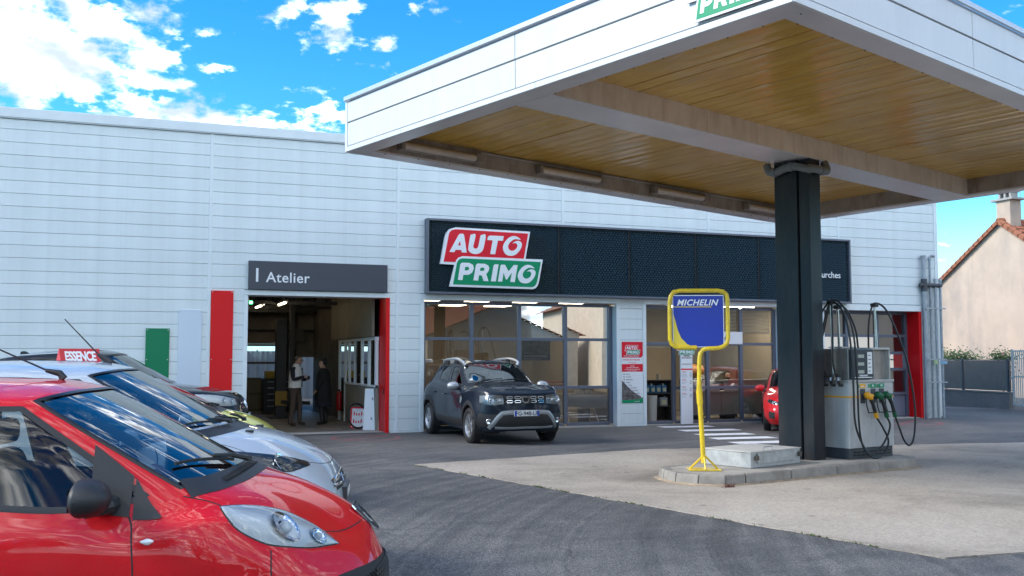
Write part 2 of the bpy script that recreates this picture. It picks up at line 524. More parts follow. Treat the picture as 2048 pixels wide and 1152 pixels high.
# concrete apron under the canopy with an uneven worn border
def apron():
    corners = [(4.3, -6.73), (6.49, -15.48), (19.6, -16.6), (20.3, -7.8), (9.0, -5.75)]
    rnd = random.Random(3)
    poly = []
    for i, a in enumerate(corners):
        b = corners[(i + 1) % len(corners)]
        L = math.dist(a, b)
        n = int(L / 0.18)
        for k in range(n):
            t = k / n
            j = 0.0 if k == 0 else rnd.uniform(-0.018, 0.018)
            poly.append((a[0] + (b[0] - a[0]) * t + j, a[1] + (b[1] - a[1]) * t + j))
    mb = MB()
    mb.prism(poly, lambda a, b, d: (a, b, d), -0.02, 0.012)
    tag(mb.build('forecourt_slab', CONCRETE), 'pale concrete slab under the petrol canopy', kind='structure')
    # moss and weeds in the joint along its long edge
    g = MB()
    for i in range(900):
        e = rnd.choice([0, 0, 0, 1])
        a, b = corners[e], corners[e + 1]
        t = rnd.random()
        if math.sin(t * 37 + e) + math.sin(t * 91) < 0.15:
            continue
        x = a[0] + (b[0] - a[0]) * t + rnd.gauss(0, 0.022)
        y = a[1] + (b[1] - a[1]) * t + rnd.gauss(0, 0.022)
        h = rnd.uniform(0.004, 0.016)
        an = rnd.uniform(0, 6.28)
        dx, dy = math.cos(an) * 0.016, math.sin(an) * 0.016
        g.add([(x - dx, y - dy, 0.004), (x + dx, y + dy, 0.004), (x + dy * .9, y - dx * .9, 0.006 + h)], [(0, 1, 2)])
    tag(g.build('edge_moss', mat('moss', (0.055, 0.095, 0.02), 0.9), fix=False), 'green moss and small weeds along the slab edge', 'moss', kind='stuff')


apron()
PAINT = mat('road_paint', (0.66, 0.67, 0.69), 0.7, var=0.22, vscale=7, bump=0.1, bscale=90)
for i, (x0, x1, y0) in enumerate([(12.15, 13.5, -0.62), (12.0, 13.45, -1.85), (11.72, 13.0, -3.05), (11.45, 12.85, -4.05), (11.25, 12.7, -5.1)]):
    sk = 0.12
    sheet('zebra_stripe', [(x0, y0 - .24), (x1, y0 - .24 - sk), (x1 + .03, y0 + .24 - sk), (x0 + .03, y0 + .24)], 0.005, PAINT,
          'painted white crossing stripe on the asphalt, %s from the office door' % ['nearest', 'second', 'third', 'fourth', 'fifth'][i])
REDP = mat('faded_red_paint', (0.26, 0.085, 0.10), 0.8, var=0.5, vscale=5)


def ring(name, cx, cy, r0, r1, bar, label):
    mb = MB()
    n = 40
    v = []
    for k in range(n):
        a = 2 * math.pi * k / n
        v += [(cx + r0 * math.cos(a), cy + r0 * math.sin(a), 0.004), (cx + r1 * math.cos(a), cy + r1 * math.sin(a), 0.004)]
    mb.add(v, [(2 * k, 2 * k + 1, (2 * k + 3) % (2 * n), (2 * k + 2) % (2 * n)) for k in range(n)])
    if bar:
        d = Vector((math.cos(0.6), math.sin(0.6), 0)) * r0
        e = Vector((-d.y, d.x, 0)).normalized() * 0.05
        c = Vector((cx, cy, 0.004))
        mb.add([c - d - e, c + d - e, c + d + e, c - d + e], [(0, 1, 2, 3)])
    tag(mb.build(name, REDP), label, kind='structure')


ring('no_parking_marking', 4.75, -1.25, 0.66, 0.74, True, 'faded red no parking circle painted before the workshop door')
ring('no_parking_marking', 18.9, -1.5, 0.80, 0.92, True, 'faded red no parking circle painted before the far garage door')
sheet('paint_line', [(8.6 - 4.6, -16.72), (8.78 - 4.6, -16.95), (8.83 - 4.6, -16.92), (8.63 - 4.6, -16.70)], 0.004, mat('spray_red', (0.55, 0.10, 0.06), 0.8, var=0.4, vscale=20), 'short orange-red spray line on the asphalt')
sheet('road_line', [(24.5, 4.9), (27.3, 3.0), (27.35, 3.1), (24.6, 5.0)], 0.005, PAINT, 'thin white line on the road by the low wall')
sheet('road_line', [(23.6, -2.2), (27.3, -4.2), (27.4, -4.05), (23.7, -2.05)], 0.005, PAINT, 'white road line at the right edge of the yard')

# ================================================================== garage building
BW = thing('garage_building', 'long white metal-clad garage building with workshop door and glazed showroom', 'building')
ROOF = 6.72
OPEN = [(2.43, 5.47, 3.02), (6.37, 11.30, 3.0), (12.13, 16.12, 3.0), (17.56, 20.80, 2.96)]
BAYS = [-10.74, -6.62, -2.50, 1.62, 5.74, 9.86, 13.98, 18.10, 21.50]


def clip_x(x0, x1, z0, z1):
    segs = [(x0, x1)]
    for a, b, t in OPEN:
        if z0 < t - 0.02:
            a, b = a - 0.09, b + 0.09
            out = []
            for s0, s1 in segs:
                if b <= s0 or a >= s1:
                    out.append((s0, s1))
                else:
                    if a > s0:
                        out.append((s0, a))
                    if b < s1:
                        out.append((b, s1))
            segs = out
    return [q for q in segs if q[1] - q[0] > 0.05]


def build_shell():
    rows = [6.50, 6.29] + [6.29 - 0.26 * k for k in range(1, 25)] + [0.03]
    cache = {}
    for i in range(len(rows) - 1):
        z1, z0 = rows[i], rows[i + 1]
        for j in range(len(BAYS) - 1):
            for x0, x1 in clip_x(BAYS[j] + 0.032, BAYS[j + 1] - 0.032, z0, z1):
                key = (round(x1 - x0, 3), round(z1 - z0, 3))
                if key not in cache:
                    w, h = key
                    mb = MB()
                    # shallow tray profile with rolled top and bottom lips
                    pr = [(0.0, 0.05), (0.0, 0.004), (0.006, 0.0), (h - 0.012, 0.0), (h - 0.006, 0.006), (h - 0.006, 0.05)]
                    mb.prism([(b, a) for a, b in pr], lambda a, b, d: (d, a, b), 0, w)
                    cache[key] = mb.mesh('panel', CLAD)
                obj('panel', cache[key], BW, loc=(x0, 0.0, z0))
    # vertical cover strips between bays
    for x in BAYS[1:-1]:
        zlo = 0.03
        for a, b, t in OPEN:
            if a - 0.1 < x < b + 0.1:
                zlo = 3.15
        MB().box(x - 0.036, x + 0.036, -0.014, 0.05, zlo, 6.5).build('joint_cover', WHITE, BW, bevel=0.006)
    # backing wall with openings
    mb = MB()
    xs = [-10.74] + [v for o in OPEN for v in (o[0] - .03, o[1] + .03)] + [21.46]
    for a, b in zip(xs[0::2], xs[1::2]):
        mb.box(a, b, 0.046, 0.30, 0.0, 3.05)
    mb.box(-10.74, 21.46, 0.046, 0.30, 3.05, 6.46)
    mb.build('backing_wall', JOINT, BW)
    # coping
    cp = MB()
    cp.box(-10.8, 21.58, -0.06, 0.45, 6.52, ROOF)
    cp.box(-10.8, 21.58, -0.045, -0.02, 6.498, 6.52)
    cp.build('coping', WHITE, BW, bevel=0.01)
    # small coping screws
    sc = MB()
    for k in range(60):
        sc.box(-10 + k * 0.52, -9.985 + k * 0.52, -0.05, -0.02, 6.478, 6.498)
    tag(sc.build('coping_screws', ALU, BW), kind='stuff')
    # plinth, corner, far side wall, back and roof
    MB().box(21.44, 21.56, -0.02, 0.06, 0.03, 6.5).build('corner_trim', WHITE, BW, bevel=0.006)
    sw = MB()
    for k in range(25):
        sw.box(21.50, 21.54, 0.06, 16.0, 0.03 + k * 0.26, 0.03 + k * 0.26 + 0.25)
    tag(sw.build('side_cladding', CLAD, BW), kind='stuff')
    MB().box(21.3, 21.5, 0.30, 16.0, 0.0, 6.5).build('side_wall', JOINT, BW)
    bk = MB()   # back wall with a doorway and a glazed door bay for the workshop
    for a, b, z0, z1 in [(-10.7, 3.30, 0, 6.4), (3.30, 4.62, 2.12, 6.4), (4.62, 5.22, 0, 6.4), (5.22, 5.80, 1.70, 6.4), (5.80, 21.3, 0, 6.4)]:
        bk.box(a, b, 10.2, 10.4, z0, z1)
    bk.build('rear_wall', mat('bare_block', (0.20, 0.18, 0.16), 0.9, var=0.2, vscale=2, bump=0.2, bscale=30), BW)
    MB().box(-10.7, 21.5, 0.30, 16.0, 6.30, 6.46).build('roof', mat('roof_deck', (0.12, 0.12, 0.12), 0.9), BW)
    MB().box(-10.75, -10.6, 0.3, 16, 0, 6.4).build('end_wall', CLAD, BW)


build_shell()


def trims():
    # frames and reveals round the openings
    deps = [0.58, 0.28, 0.24, 0.54]
    for i, ((a, b, t), d) in enumerate(zip(OPEN, deps)):
        left = MB().box(a - 0.09, a, -0.02, d, 0.0, t + 0.02)
        left.build('left_jamb', WHITE, BW, bevel=0.004)
        red = i in (0, 3)
        right = MB()
        right.box(b, b + 0.09, -0.022, d, 0.0, t + 0.02)
        right.build('right_jamb', RED if red else WHITE, BW, bevel=0.004)
        MB().box(a - 0.09, b + 0.09, -0.03, d, t + 0.022, 3.15).build('lintel', WHITE, BW, bevel=0.004)
        MB().box(a, b, 0.02, d, -0.02, 0.03 if i == 1 else 0.018).build('threshold', mat('threshold_concrete', (0.40, 0.39, 0.36), 0.8, var=0.15), BW)
    # white kerb strip under the pillars
    for a, b in ((5.58, 6.27), (11.40, 12.03), (16.22, 17.46), (20.90, 21.5)):
        MB().box(a, b, -0.03, 0.02, 0.0, 0.028).build('plinth', WHITE, BW)
    # red door catch
    MB().box(5.455, 5.466, 0.10, 0.14, 0.86, 0.98).build('latch', BLACKP, BW)


trims()


# ------------------------------------------------------------------ glazing
def glazing(name, parent, xs, zs, y, skip=(), panes=WINGLASS, fw=0.045, bottom_solid=False, fdepth=0.06):
    """sectional glazed screen: window > frame bars and panes"""
    win = bpy.data.objects.new(name, None)
    COL.objects.link(win)
    win.parent = parent
    f = MB()
    for x in xs:
        f.box(x - fw, x + fw, y - fdepth, y + 0.02, zs[0], zs[-1])
    for k, z in enumerate(zs):
        for i in range(len(xs) - 1):
            if (i, k) in skip and (i, k - 1) in skip:
                continue
            f.box(xs[i] + fw, xs[i + 1] - fw, y - fdepth + 0.006, y + 0.014, z - fw * 0.8, z + fw * 0.8)
    f.build('frame', FRAME, win, bevel=0.004)
    for i in range(len(xs) - 1):
        for k in range(len(zs) - 1):
            if (i, k) in skip:
                continue
            m = panes
            if bottom_solid and k < bottom_solid:
                m = mat('door_panel_grey', (0.16, 0.18, 0.24), 0.4)
            # panes sit a hair out of true so their reflections break at the bars
            tx, tz = random.uniform(-.004, .004), random.uniform(-.004, .004)
            x0, x1, z0, z1 = xs[i] + fw * .8, xs[i + 1] - fw * .8, zs[k] + fw * .6, zs[k + 1] - fw * .6
            mb = MB()
            mb.add([(x0, y - tx - tz, z0), (x1, y + tx - tz, z0), (x1, y + tx + tz, z1), (x0, y - tx + tz, z1)], [(0, 1, 2, 3)])
            mb.build('pane', m, win)
    return win


SHOPGLASS = glass('showroom_glass', (0.62, 0.62, 0.58), 1.75)
glazing('showroom_window', BW, [6.42, 7.60, 8.81, 10.02, 11.25], [0.07, 0.96, 2.13, 2.97], 0.26, panes=SHOPGLASS)
glazing('office_window', BW, [12.18, 13.02, 14.02, 15.04, 16.07], [0.06, 0.92, 2.04, 2.97], 0.22, skip=((0, 0), (0, 1)), panes=glass('office_glass', (0.78, 0.79, 0.77), 1.15))
glazing('garage_door', BW, [17.62, 18.68, 19.74, 20.76], [0.04, 0.68, 1.36, 1.82, 2.30, 2.94], 0.50, panes=SHOPGLASS, bottom_solid=1, fw=0.05)
# open office door leaf frame and plate on the glass
MB().box(12.20, 12.24, 0.20, 0.30, 0.03, 2.0).build('door_post', mat('door_wood', (0.50, 0.42, 0.32), 0.6), BW)
MB().box(12.24, 13.0, 0.24, 0.30, 1.94, 2.0).build('door_head', mat('door_wood', (0.50, 0.42, 0.32), 0.6), BW)
MB().box(14.0, 15.06, 0.135, 0.15, 2.04, 2.36).build('accueil_plate', LETTER, BW)

# ------------------------------------------------------------------ interiors
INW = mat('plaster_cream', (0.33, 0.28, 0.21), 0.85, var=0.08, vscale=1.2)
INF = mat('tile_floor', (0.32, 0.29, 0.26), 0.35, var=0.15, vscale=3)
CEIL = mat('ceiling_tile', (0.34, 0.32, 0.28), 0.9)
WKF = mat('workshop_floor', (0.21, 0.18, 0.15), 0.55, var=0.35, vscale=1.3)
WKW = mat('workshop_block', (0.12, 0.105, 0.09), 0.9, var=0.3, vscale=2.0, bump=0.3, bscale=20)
LAMP = mat('lamp_tube', (1, 1, 1), 0.5, emit=(1.0, 0.80, 0.52), estr=3.5)
LAMPW = mat('ceiling_panel_lit', (1, 1, 1), 0.5, emit=(1.0, 0.86, 0.66), estr=2.4)


def interiors():
    # workshop
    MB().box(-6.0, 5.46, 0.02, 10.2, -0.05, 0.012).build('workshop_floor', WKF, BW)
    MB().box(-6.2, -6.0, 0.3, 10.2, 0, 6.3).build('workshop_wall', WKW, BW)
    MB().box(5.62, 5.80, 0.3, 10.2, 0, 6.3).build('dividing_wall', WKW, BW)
    tr = MB()
    for y in (4.8, 7.2, 9.6):
        tr.box(-6, 5.6, y - .05, y + .05, 3.10, 3.19)
        tr.box(-6, 5.6, y - .04, y + .04, 3.95, 4.05)
        for k in range(12):
            x = -6 + k
            tr.tube([(x, y, 3.15), (x + .5, y, 4.0), (x + 1, y, 3.15)], 0.035, 5)
    for x in (-1.5, 1.2, 3.4):
        tr.tube([(x, 0.7, 3.42), (x, 10, 3.42)], 0.03, 6)
    tr.box(4.38, 4.50, 6.9, 7.05, 0, 3.8)
    tr.build('roof_truss', mat('steel_dark', (0.06, 0.06, 0.065), 0.6), BW)
    # rear glazed sectional door and what is left open beside it
    f = MB()
    for z in (0.05, 0.55, 1.02, 1.52, 2.08):
        f.box(3.30, 4.62, 10.16, 10.22, z - .035, z + .035)
    for x in (3.33, 4.59):
        f.box(x - .03, x + .03, 10.155, 10.225, 0.02, 2.12)
    rd = bpy.data.objects.new('rear_door', None)
    COL.objects.link(rd)
    rd.parent = BW
    f.build('frame', mat('olive_steel', (0.16, 0.15, 0.11), 0.6), rd)
    MB().box(3.36, 4.56, 10.175, 10.205, 0.08, 0.52).build('door_panel', mat('olive_panel', (0.22, 0.21, 0.15), 0.6), rd)
    MB().box(3.36, 4.56, 10.175, 10.205, 0.58, 0.99).build('door_panel', mat('olive_panel', (0.22, 0.21, 0.15), 0.6), rd)
    pn = glass('rear_pane', (0.85, 0.88, 0.9), 1.0, dirt=0.12)
    for z0, z1 in ((1.05, 1.49), (1.55, 2.05)):
        MB().add([(3.36, 10.19, z0), (4.56, 10.19, z0), (4.56, 10.19, z1), (3.36, 10.19, z1)], [(0, 1, 2, 3)]).build('pane', pn, rd)
    # glazed booth on the right of the workshop: solid foot, four panes, hanging beige panel above
    bo = bpy.data.objects.new('office_partition', None)
    COL.objects.link(bo)
    bo.parent = BW
    BO = mat('booth_panel', (0.26, 0.25, 0.21), 0.6, var=0.12)
    X = 5.40
    MB().box(X, X + .06, 0.60, 4.1, 0.02, 1.0).build('lower_panel', BO, bo)
    pf = MB()
    for y in (0.63, 1.35, 2.1, 2.9, 3.6, 4.1, 4.85):
        pf.box(X - .02, X + .05, y - .05, y + .05, 0.02 if y > 3.9 else 1.0, 2.10)
    pf.box(X - .03, X + .06, 0.58, 4.9, 2.1, 2.17)
    pf.box(X - .03, X + .06, 0.58, 4.05, 1.0, 1.05)
    pf.build('frame', WHITE, bo)
    for a, b in ((.68, 1.3), (1.4, 2.05), (2.15, 2.85), (2.95, 3.55), (3.65, 4.05)):
        MB().add([(X + .01, a, 1.05), (X + .01, b, 1.05), (X + .01, b, 2.1), (X + .01, a, 2.1)], [(0, 1, 2, 3)]).build('pane', WINGLASS, bo)
    MB().add([(X + .01, 4.15, .05), (X + .01, 4.8, .05), (X + .01, 4.8, 2.1), (X + .01, 4.15, 2.1)], [(0, 1, 2, 3)]).build('pane', WINGLASS, bo)
    hp = MB()
    for a, b in ((.62, 1.9), (1.92, 3.2), (3.22, 4.5), (4.52, 5.6)):
        hp.box(X - .10, X - .04, a, b, 2.18, 3.75)
    hp.build('upper_panel', mat('booth_upper', (0.20, 0.175, 0.135), 0.6, var=0.15), bo)
    # lit tubes and sign under the workshop roof
    for i, (x, y, z) in enumerate(((3.75, 4.2, 3.08), (3.42, 6.4, 3.10), (2.55, 2.0, 2.98), (3.75, 8.6, 3.25))):
        t = thing('tube_lamp', ['lit fluorescent tube hanging nearest the doorway centre', 'lit fluorescent tube deep in the workshop, lower left of the first',
                                'bright tube lamp at the top left corner of the workshop door', 'small faint tube lamp at the back of the workshop'][i], 'lamp', (x, y, z), group='workshop tube lamps')
        MB().box(-.06, .06, -.65, .65, 0.02, 0.07).build('housing', WHITE, t)
        MB().tube([(0, -.6, 0), (0, .6, 0)], 0.022, 8).build('tube', LAMP, t)
    ex = thing('exit_sign', 'small lit green emergency exit sign high inside the workshop', 'sign', (2.78, 3.2, 2.99))
    MB().box(-.17, .17, 0, .05, 0, .12).build('housing', BLACKP, ex)
    for dx in (-.09, .06):
        MB().box(dx - .03, dx + .05, -.006, 0.0, .025, .095).build('lit_symbol', mat('exit_green', (0, .3, .1), .5, emit=(.1, 1, .35), estr=2.5), ex)
    # showroom
    sh = dict(x0=6.20, x1=11.62, y1=6.2)
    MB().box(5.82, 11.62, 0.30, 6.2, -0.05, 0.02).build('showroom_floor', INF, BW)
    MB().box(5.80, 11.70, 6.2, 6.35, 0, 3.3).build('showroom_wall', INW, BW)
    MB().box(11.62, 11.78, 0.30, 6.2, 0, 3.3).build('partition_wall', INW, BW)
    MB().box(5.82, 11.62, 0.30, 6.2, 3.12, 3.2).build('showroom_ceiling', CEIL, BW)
    n = 0
    for x in (6.9, 8.2, 9.5, 10.8):
        for y in (1.4, 3.6):
            n += 1
            tag(MB().box(x - .30, x + .30, y - .30, y + .30, 3.09, 3.115).build('ceiling_light', LAMPW),
                '%s lit ceiling panel from the left in the %s row of the showroom' % (['first', 'second', 'third', 'fourth'][(n - 1) // 2], 'front' if y < 2 else 'back'), 'lamp', 'lit ceiling panels of the showroom')
    # office
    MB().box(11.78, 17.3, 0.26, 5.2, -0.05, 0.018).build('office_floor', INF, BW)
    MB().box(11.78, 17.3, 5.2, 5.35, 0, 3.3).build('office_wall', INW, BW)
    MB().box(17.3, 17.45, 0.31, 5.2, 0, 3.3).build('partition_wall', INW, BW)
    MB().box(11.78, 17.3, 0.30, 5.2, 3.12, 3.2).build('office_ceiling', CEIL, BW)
    LAMPO = mat('office_panel_lit', (1, 1, 1), 0.5, emit=(1.0, 0.90, 0.75), estr=5.5)
    tag(MB().box(14.0, 14.9, 1.8, 2.4, 3.09, 3.115).build('ceiling_light', LAMPO), 'lit ceiling panel above the left end of the office counter', 'lamp')
    tag(MB().box(15.7, 16.6, 1.8, 2.4, 3.09, 3.115).build('ceiling_light', LAMPO), 'added lit ceiling panel brightening the right end of the office counter', 'lamp')  # second panel, added to brighten the office interior
    # far garage bay
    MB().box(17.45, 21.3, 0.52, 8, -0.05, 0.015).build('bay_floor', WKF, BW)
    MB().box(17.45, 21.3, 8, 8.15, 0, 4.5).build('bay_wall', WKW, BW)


interiors()


# ------------------------------------------------------------------ text and logo helpers
def text_mesh(txt, size, m, depth=0.004, shear=0.0, offset=0.0, align='LEFT', space=1.0):
    cu = bpy.data.curves.new('lettering', 'FONT')
    cu.body = txt
    cu.size = size
    cu.shear = shear
    cu.offset = offset
    cu.extrude = depth / 2
    cu.align_x = align
    cu.space_character = space
    cu.resolution_u = 3
    ob = bpy.data.objects.new('tmp', cu)
    COL.objects.link(ob)
    dg = bpy.context.evaluated_depsgraph_get()
    me = bpy.data.meshes.new_from_object(ob.evaluated_get(dg))
    bpy.data.objects.remove(ob)
    me.materials.clear()
    me.materials.append(m)
    return me


def text(name, txt, size, m, parent, loc, rot=(R(90), 0, 0), **kw):
    return obj(name, text_mesh(txt, size, m, **kw), parent, loc=loc, rot=rot)


LOGO = {
    'redo': [(-0.218, 0.515), (-0.104, 1.152), (-0.07, 1.244), (0.005, 1.331), (0.146, 1.375), (2.004, 1.356), (1.878, 0.681), (1.108, 0.669), (0.276, 0.64), (0.118, 0.506)],
    'redi': [(-0.143, 0.568), (-0.021, 1.194), (-0.003, 1.255), (0.044, 1.302), (0.131, 1.329), (1.949, 1.307), (1.832, 0.687), (1.108, 0.669), (0.276, 0.64), (0.134, 0.567)],
    'grno': [(0.0, 0.0), (0.126, 0.529), (0.157, 0.613), (0.212, 0.675), (0.307, 0.709), (2.321, 0.701), (2.219, 0.165), (2.186, 0.071), (2.135, 0.016), (2.069, -0.012)],
    'grni': [(0.081, 0.052), (0.173, 0.546), (0.197, 0.599), (0.236, 0.638), (0.307, 0.659), (2.267, 0.64), (2.169, 0.164), (2.136, 0.093), (2.094, 0.053), (2.036, 0.036)],
    'A': [(-0.008, 0.795), (0.21, 1.196), (0.25, 1.228), (0.321, 1.232), (0.345, 1.205), (0.41, 0.796), (0.291, 0.796), (0.278, 0.851), (0.144, 0.851), (0.109, 0.795)],
    'Ah': [(0.25, 1.062), (0.199, 0.957), (0.266, 0.957)],
    'U': [(0.449, 0.903), (0.499, 1.194), (0.528, 1.223), (0.628, 1.222), (0.573, 0.962), (0.584, 0.916), (0.624, 0.895), (0.664, 0.912), (0.696, 0.959), (0.748, 1.197), (0.776, 1.221), (0.876, 1.223), (0.825, 0.918), (0.769, 0.825), (0.689, 0.779), (0.609, 0.77), (0.521, 0.788), (0.465, 0.836)],
    'T': [(0.953, 1.206), (0.985, 1.218), (1.327, 1.219), (1.306, 1.109), (1.18, 1.109), (1.112, 0.784), (0.991, 0.784), (1.05, 1.108), (0.916, 1.111), (0.929, 1.175)],
    'O': [(1.759, 1.148), (1.68, 1.212), (1.581, 1.232), (1.474, 1.198), (1.376, 1.109), (1.311, 0.983), (1.319, 0.876), (1.384, 0.787), (1.507, 0.76), (1.63, 0.796), (1.738, 0.908), (1.784, 1.018), (1.771, 1.087), (1.713, 1.12), (1.631, 1.112), (1.545, 1.055), (1.614, 1.07), (1.664, 1.036), (1.664, 0.974), (1.614, 0.911), (1.535, 0.88), (1.458, 0.912), (1.438, 0.989), (1.482, 1.075), (1.581, 1.149), (1.664, 1.16)],
    'P': [(0.194, 0.155), (0.252, 0.518), (0.292, 0.557), (0.466, 0.559), (0.561, 0.514), (0.581, 0.431), (0.538, 0.331), (0.451, 0.279), (0.324, 0.275), (0.304, 0.155)],
    'Ph': [(0.371, 0.462), (0.442, 0.467), (0.469, 0.435), (0.451, 0.392), (0.411, 0.38), (0.356, 0.378)],
    'R': [(0.57, 0.154), (0.633, 0.516), (0.673, 0.551), (0.849, 0.55), (0.938, 0.511), (0.962, 0.443), (0.938, 0.374), (0.885, 0.311), (0.942, 0.146), (0.821, 0.147), (0.778, 0.273), (0.706, 0.276), (0.687, 0.151)],
    'Rh': [(0.745, 0.451), (0.818, 0.461), (0.846, 0.432), (0.826, 0.385), (0.725, 0.379)],
    'I': [(1.003, 0.144), (1.067, 0.515), (1.1, 0.547), (1.192, 0.547), (1.124, 0.143)],
    'M': [(1.176, 0.144), (1.241, 0.521), (1.27, 0.545), (1.352, 0.544), (1.442, 0.389), (1.573, 0.544), (1.672, 0.546), (1.597, 0.14), (1.483, 0.145), (1.528, 0.369), (1.401, 0.196), (1.376, 0.196), (1.316, 0.362), (1.283, 0.144)],
    'O2': [(2.102, 0.481), (2.028, 0.542), (1.934, 0.562), (1.833, 0.531), (1.741, 0.448), (1.679, 0.33), (1.686, 0.229), (1.748, 0.144), (1.864, 0.118), (1.98, 0.15), (2.082, 0.255), (2.126, 0.358), (2.113, 0.423), (2.059, 0.455), (1.981, 0.448), (1.9, 0.395), (1.965, 0.409), (2.012, 0.377), (2.012, 0.318), (1.965, 0.259), (1.89, 0.231), (1.818, 0.262), (1.799, 0.334), (1.841, 0.415), (1.934, 0.483), (2.012, 0.493)],
}


def smooth_loop(p, n=3):
    out = []
    N = len(p)
    for i in range(N):
        a, b, c, d = (Vector(p[(i + k) % N]) for k in (-1, 0, 1, 2))
        for j in range(n):
            t = j / n
            q = 0.5 * ((2 * b) + (c - a) * t + (2 * a - 5 * b + 4 * c - d) * t * t + (3 * b - a - 3 * c + d) * t ** 3)
            out.append((q.x, q.y))
    return out


def extruded(mb, outer, holes, fn, d0, d1, mi=0):
    """polygon with holes given a front face and side walls"""
    from mathutils.geometry import tessellate_polygon
    loops = [outer] + holes
    tri = tessellate_polygon([[Vector((a, b, 0)) for a, b in l] for l in loops])
    flat = [q for l in loops for q in l]
    mb.add([fn(a, b, d1) for a, b in flat], [tuple(t) for t in tri], mi)
    for l in loops:
        n = len(l)
        mb.add([fn(a, b, d0) for a, b in l] + [fn(a, b, d1) for a, b in l], [(i, (i + 1) % n, n + (i + 1) % n, n + i) for i in range(n)], mi)


LRED = mat('logo_red', (0.76, 0.012, 0.03), 0.4, spec=.3)
LGRN = mat('logo_green', (0.0, 0.28, 0.12), 0.4, spec=.3)
LWHT = mat('logo_white', (0.86, 0.88, 0.90), 0.35)


def logo(parent, fn, thick=0.06, detail=True):
    """red plate over green plate, slanted white letters; fn(a, b, d): right, up, outwards"""
    def pl(name, key, d0, d1, m):
        mb = MB()
        extruded(mb, LOGO[key], [], fn, d0, d1)
        return mb.build(name, m, parent, fix=False)
    t = thick
    a = pl('upper_plate', 'redo', 0, t, LWHT)
    pl('red_field', 'redi', t, t * 1.06 + .001, LRED)
    pl('lower_plate', 'grno', t * .5, t * 1.15 + .002, LWHT)
    pl('green_field', 'grni', t * 1.15, t * 1.22 + .003, LGRN)
    for k, hole in (('A', 'Ah'), ('U', None), ('T', None), ('O', None), ('P', 'Ph'), ('R', 'Rh'), ('I', None), ('M', None), ('O2', None)):
        pts = LOGO[k]
        if k in ('O', 'O2', 'U') and detail:
            pts = smooth_loop(pts)
        mb = MB()
        up = k in ('A', 'U', 'T', 'O')
        d = t * 1.06 if up else t * 1.22 + .002
        extruded(mb, pts, [LOGO[hole]] if hole else [], fn, d, d + t * .08 + .002)
        mb.build('letter', LWHT, parent, fix=False)


# ------------------------------------------------------------------ signs on the facade
def facade_signs():
    # dark ribbed fascia sign
    s = thing('fascia_sign', 'long dark ribbed fascia sign above the showroom windows', 'sign', (6.37, 0, 3.15))
    W, H, D = 11.96, 1.74, 0.22
    f = MB()
    f.box(0, W, -D, -.005, 0, .05)
    f.box(0, W, -D, -.005, H - .05, H)
    f.box(0, .05, -D + .002, -.005, .05, H - .05)
    f.box(W - .05, W, -D + .002, -.005, .05, H - .05)
    f.build('sign_frame', mat('sign_frame_grey', (0.13, 0.145, 0.18), 0.45, 0.3), s, bevel=0.005)
    # expanded-metal face: small tilted scales, one row shifted against the next
    e = MB()
    nx, nz = 150, 30
    dx, dz = (W - .1) / nx, (H - .1) / nz
    for j in range(nz):
        for i in range(nx):
            x = .05 + (i + (0.5 if j % 2 else 0)) * dx
            if x + dx > W - .05:
                continue
            z = .05 + j * dz
            y = -D + .05
            e.add([(x, y + .03, z), (x + dx * .5, y - .016, z + dz * .12), (x + dx, y + .03, z), (x + dx, y + .02, z + dz), (x + dx * .5, y - .004, z + dz * .9), (x, y + .02, z + dz)],
                  [(0, 1, 4, 5), (1, 2, 3, 4)])
    e.box(.05, W - .05, -.12, -.02, .05, H - .05)
    tag(e.build('expanded_metal_face', mat('sign_mesh_dark', (0.022, 0.042, 0.052), 0.26, 0.3), s, fix=False), kind='stuff')
    for x in (3.3, 5.2, 7.1, 9.0):
        MB().box(x - .012, x + .012, -D + .028, -D + .06, .05, H - .05).build('sheet_joint', DARK, s)
    text('lettering', 'des Fourches', 0.235, LETTER, s, (W - 0.36, -D - .004, .68), align='RIGHT', offset=0.002)
    # shop logo sign
    l = thing('logo_sign', 'red and green slanted shop logo sign with white letters on the dark fascia', 'sign', (6.89, -0.19, 3.319))
    logo(l, lambda a, b, d: (a, -d, b), 0.09)
    # workshop sign
    a = thing('workshop_sign', 'charcoal sign reading Atelier over the workshop door', 'sign', (2.42, 0, 3.16))
    MB().box(0, 3.06, -.10, -.016, 0, .62).build('board', SIGNG, a, bevel=0.006)
    MB().box(.155, .205, -.106, -.10, .165, .46).build('white_bar', LETTER, a)
    text('lettering', 'Atelier', 0.315, LETTER, a, (.37, -.104, .165), offset=0.003, space=1.06)
    # three upright colour panels
    for nm, x0, x1, z0, z1, m, lb in (('wall_panel', .37, .84, .05, 2.30, GREENP, 'green upright panel on the white wall, shortest of three'),
                                      ('wall_panel', 1.01, 1.48, .05, 2.70, PALEP, 'pale blue-white upright panel between the green and red ones'),
                                      ('wall_panel', 1.66, 2.12, .05, 3.12, RED, 'tall red upright panel on the white wall beside the workshop door')):
        o = thing(nm, lb, 'panel', (x0, 0, z0), group='three upright colour panels')
        MB().box(0, x1 - x0, -.03, -.001, 0, z1 - z0).build('sheet', m, o, bevel=0.003)
        for px in (.03, x1 - x0 - .03):
            for pz in (.8, 1.6, z1 - z0 - .03):
                MB().lathe([(.012, 0), (.010, .006), (0, .007)], 8, Matrix.Translation((px, -.03, pz)) @ Matrix.Rotation(R(90), 4, 'X')).build('screw', ALU, o)


facade_signs()


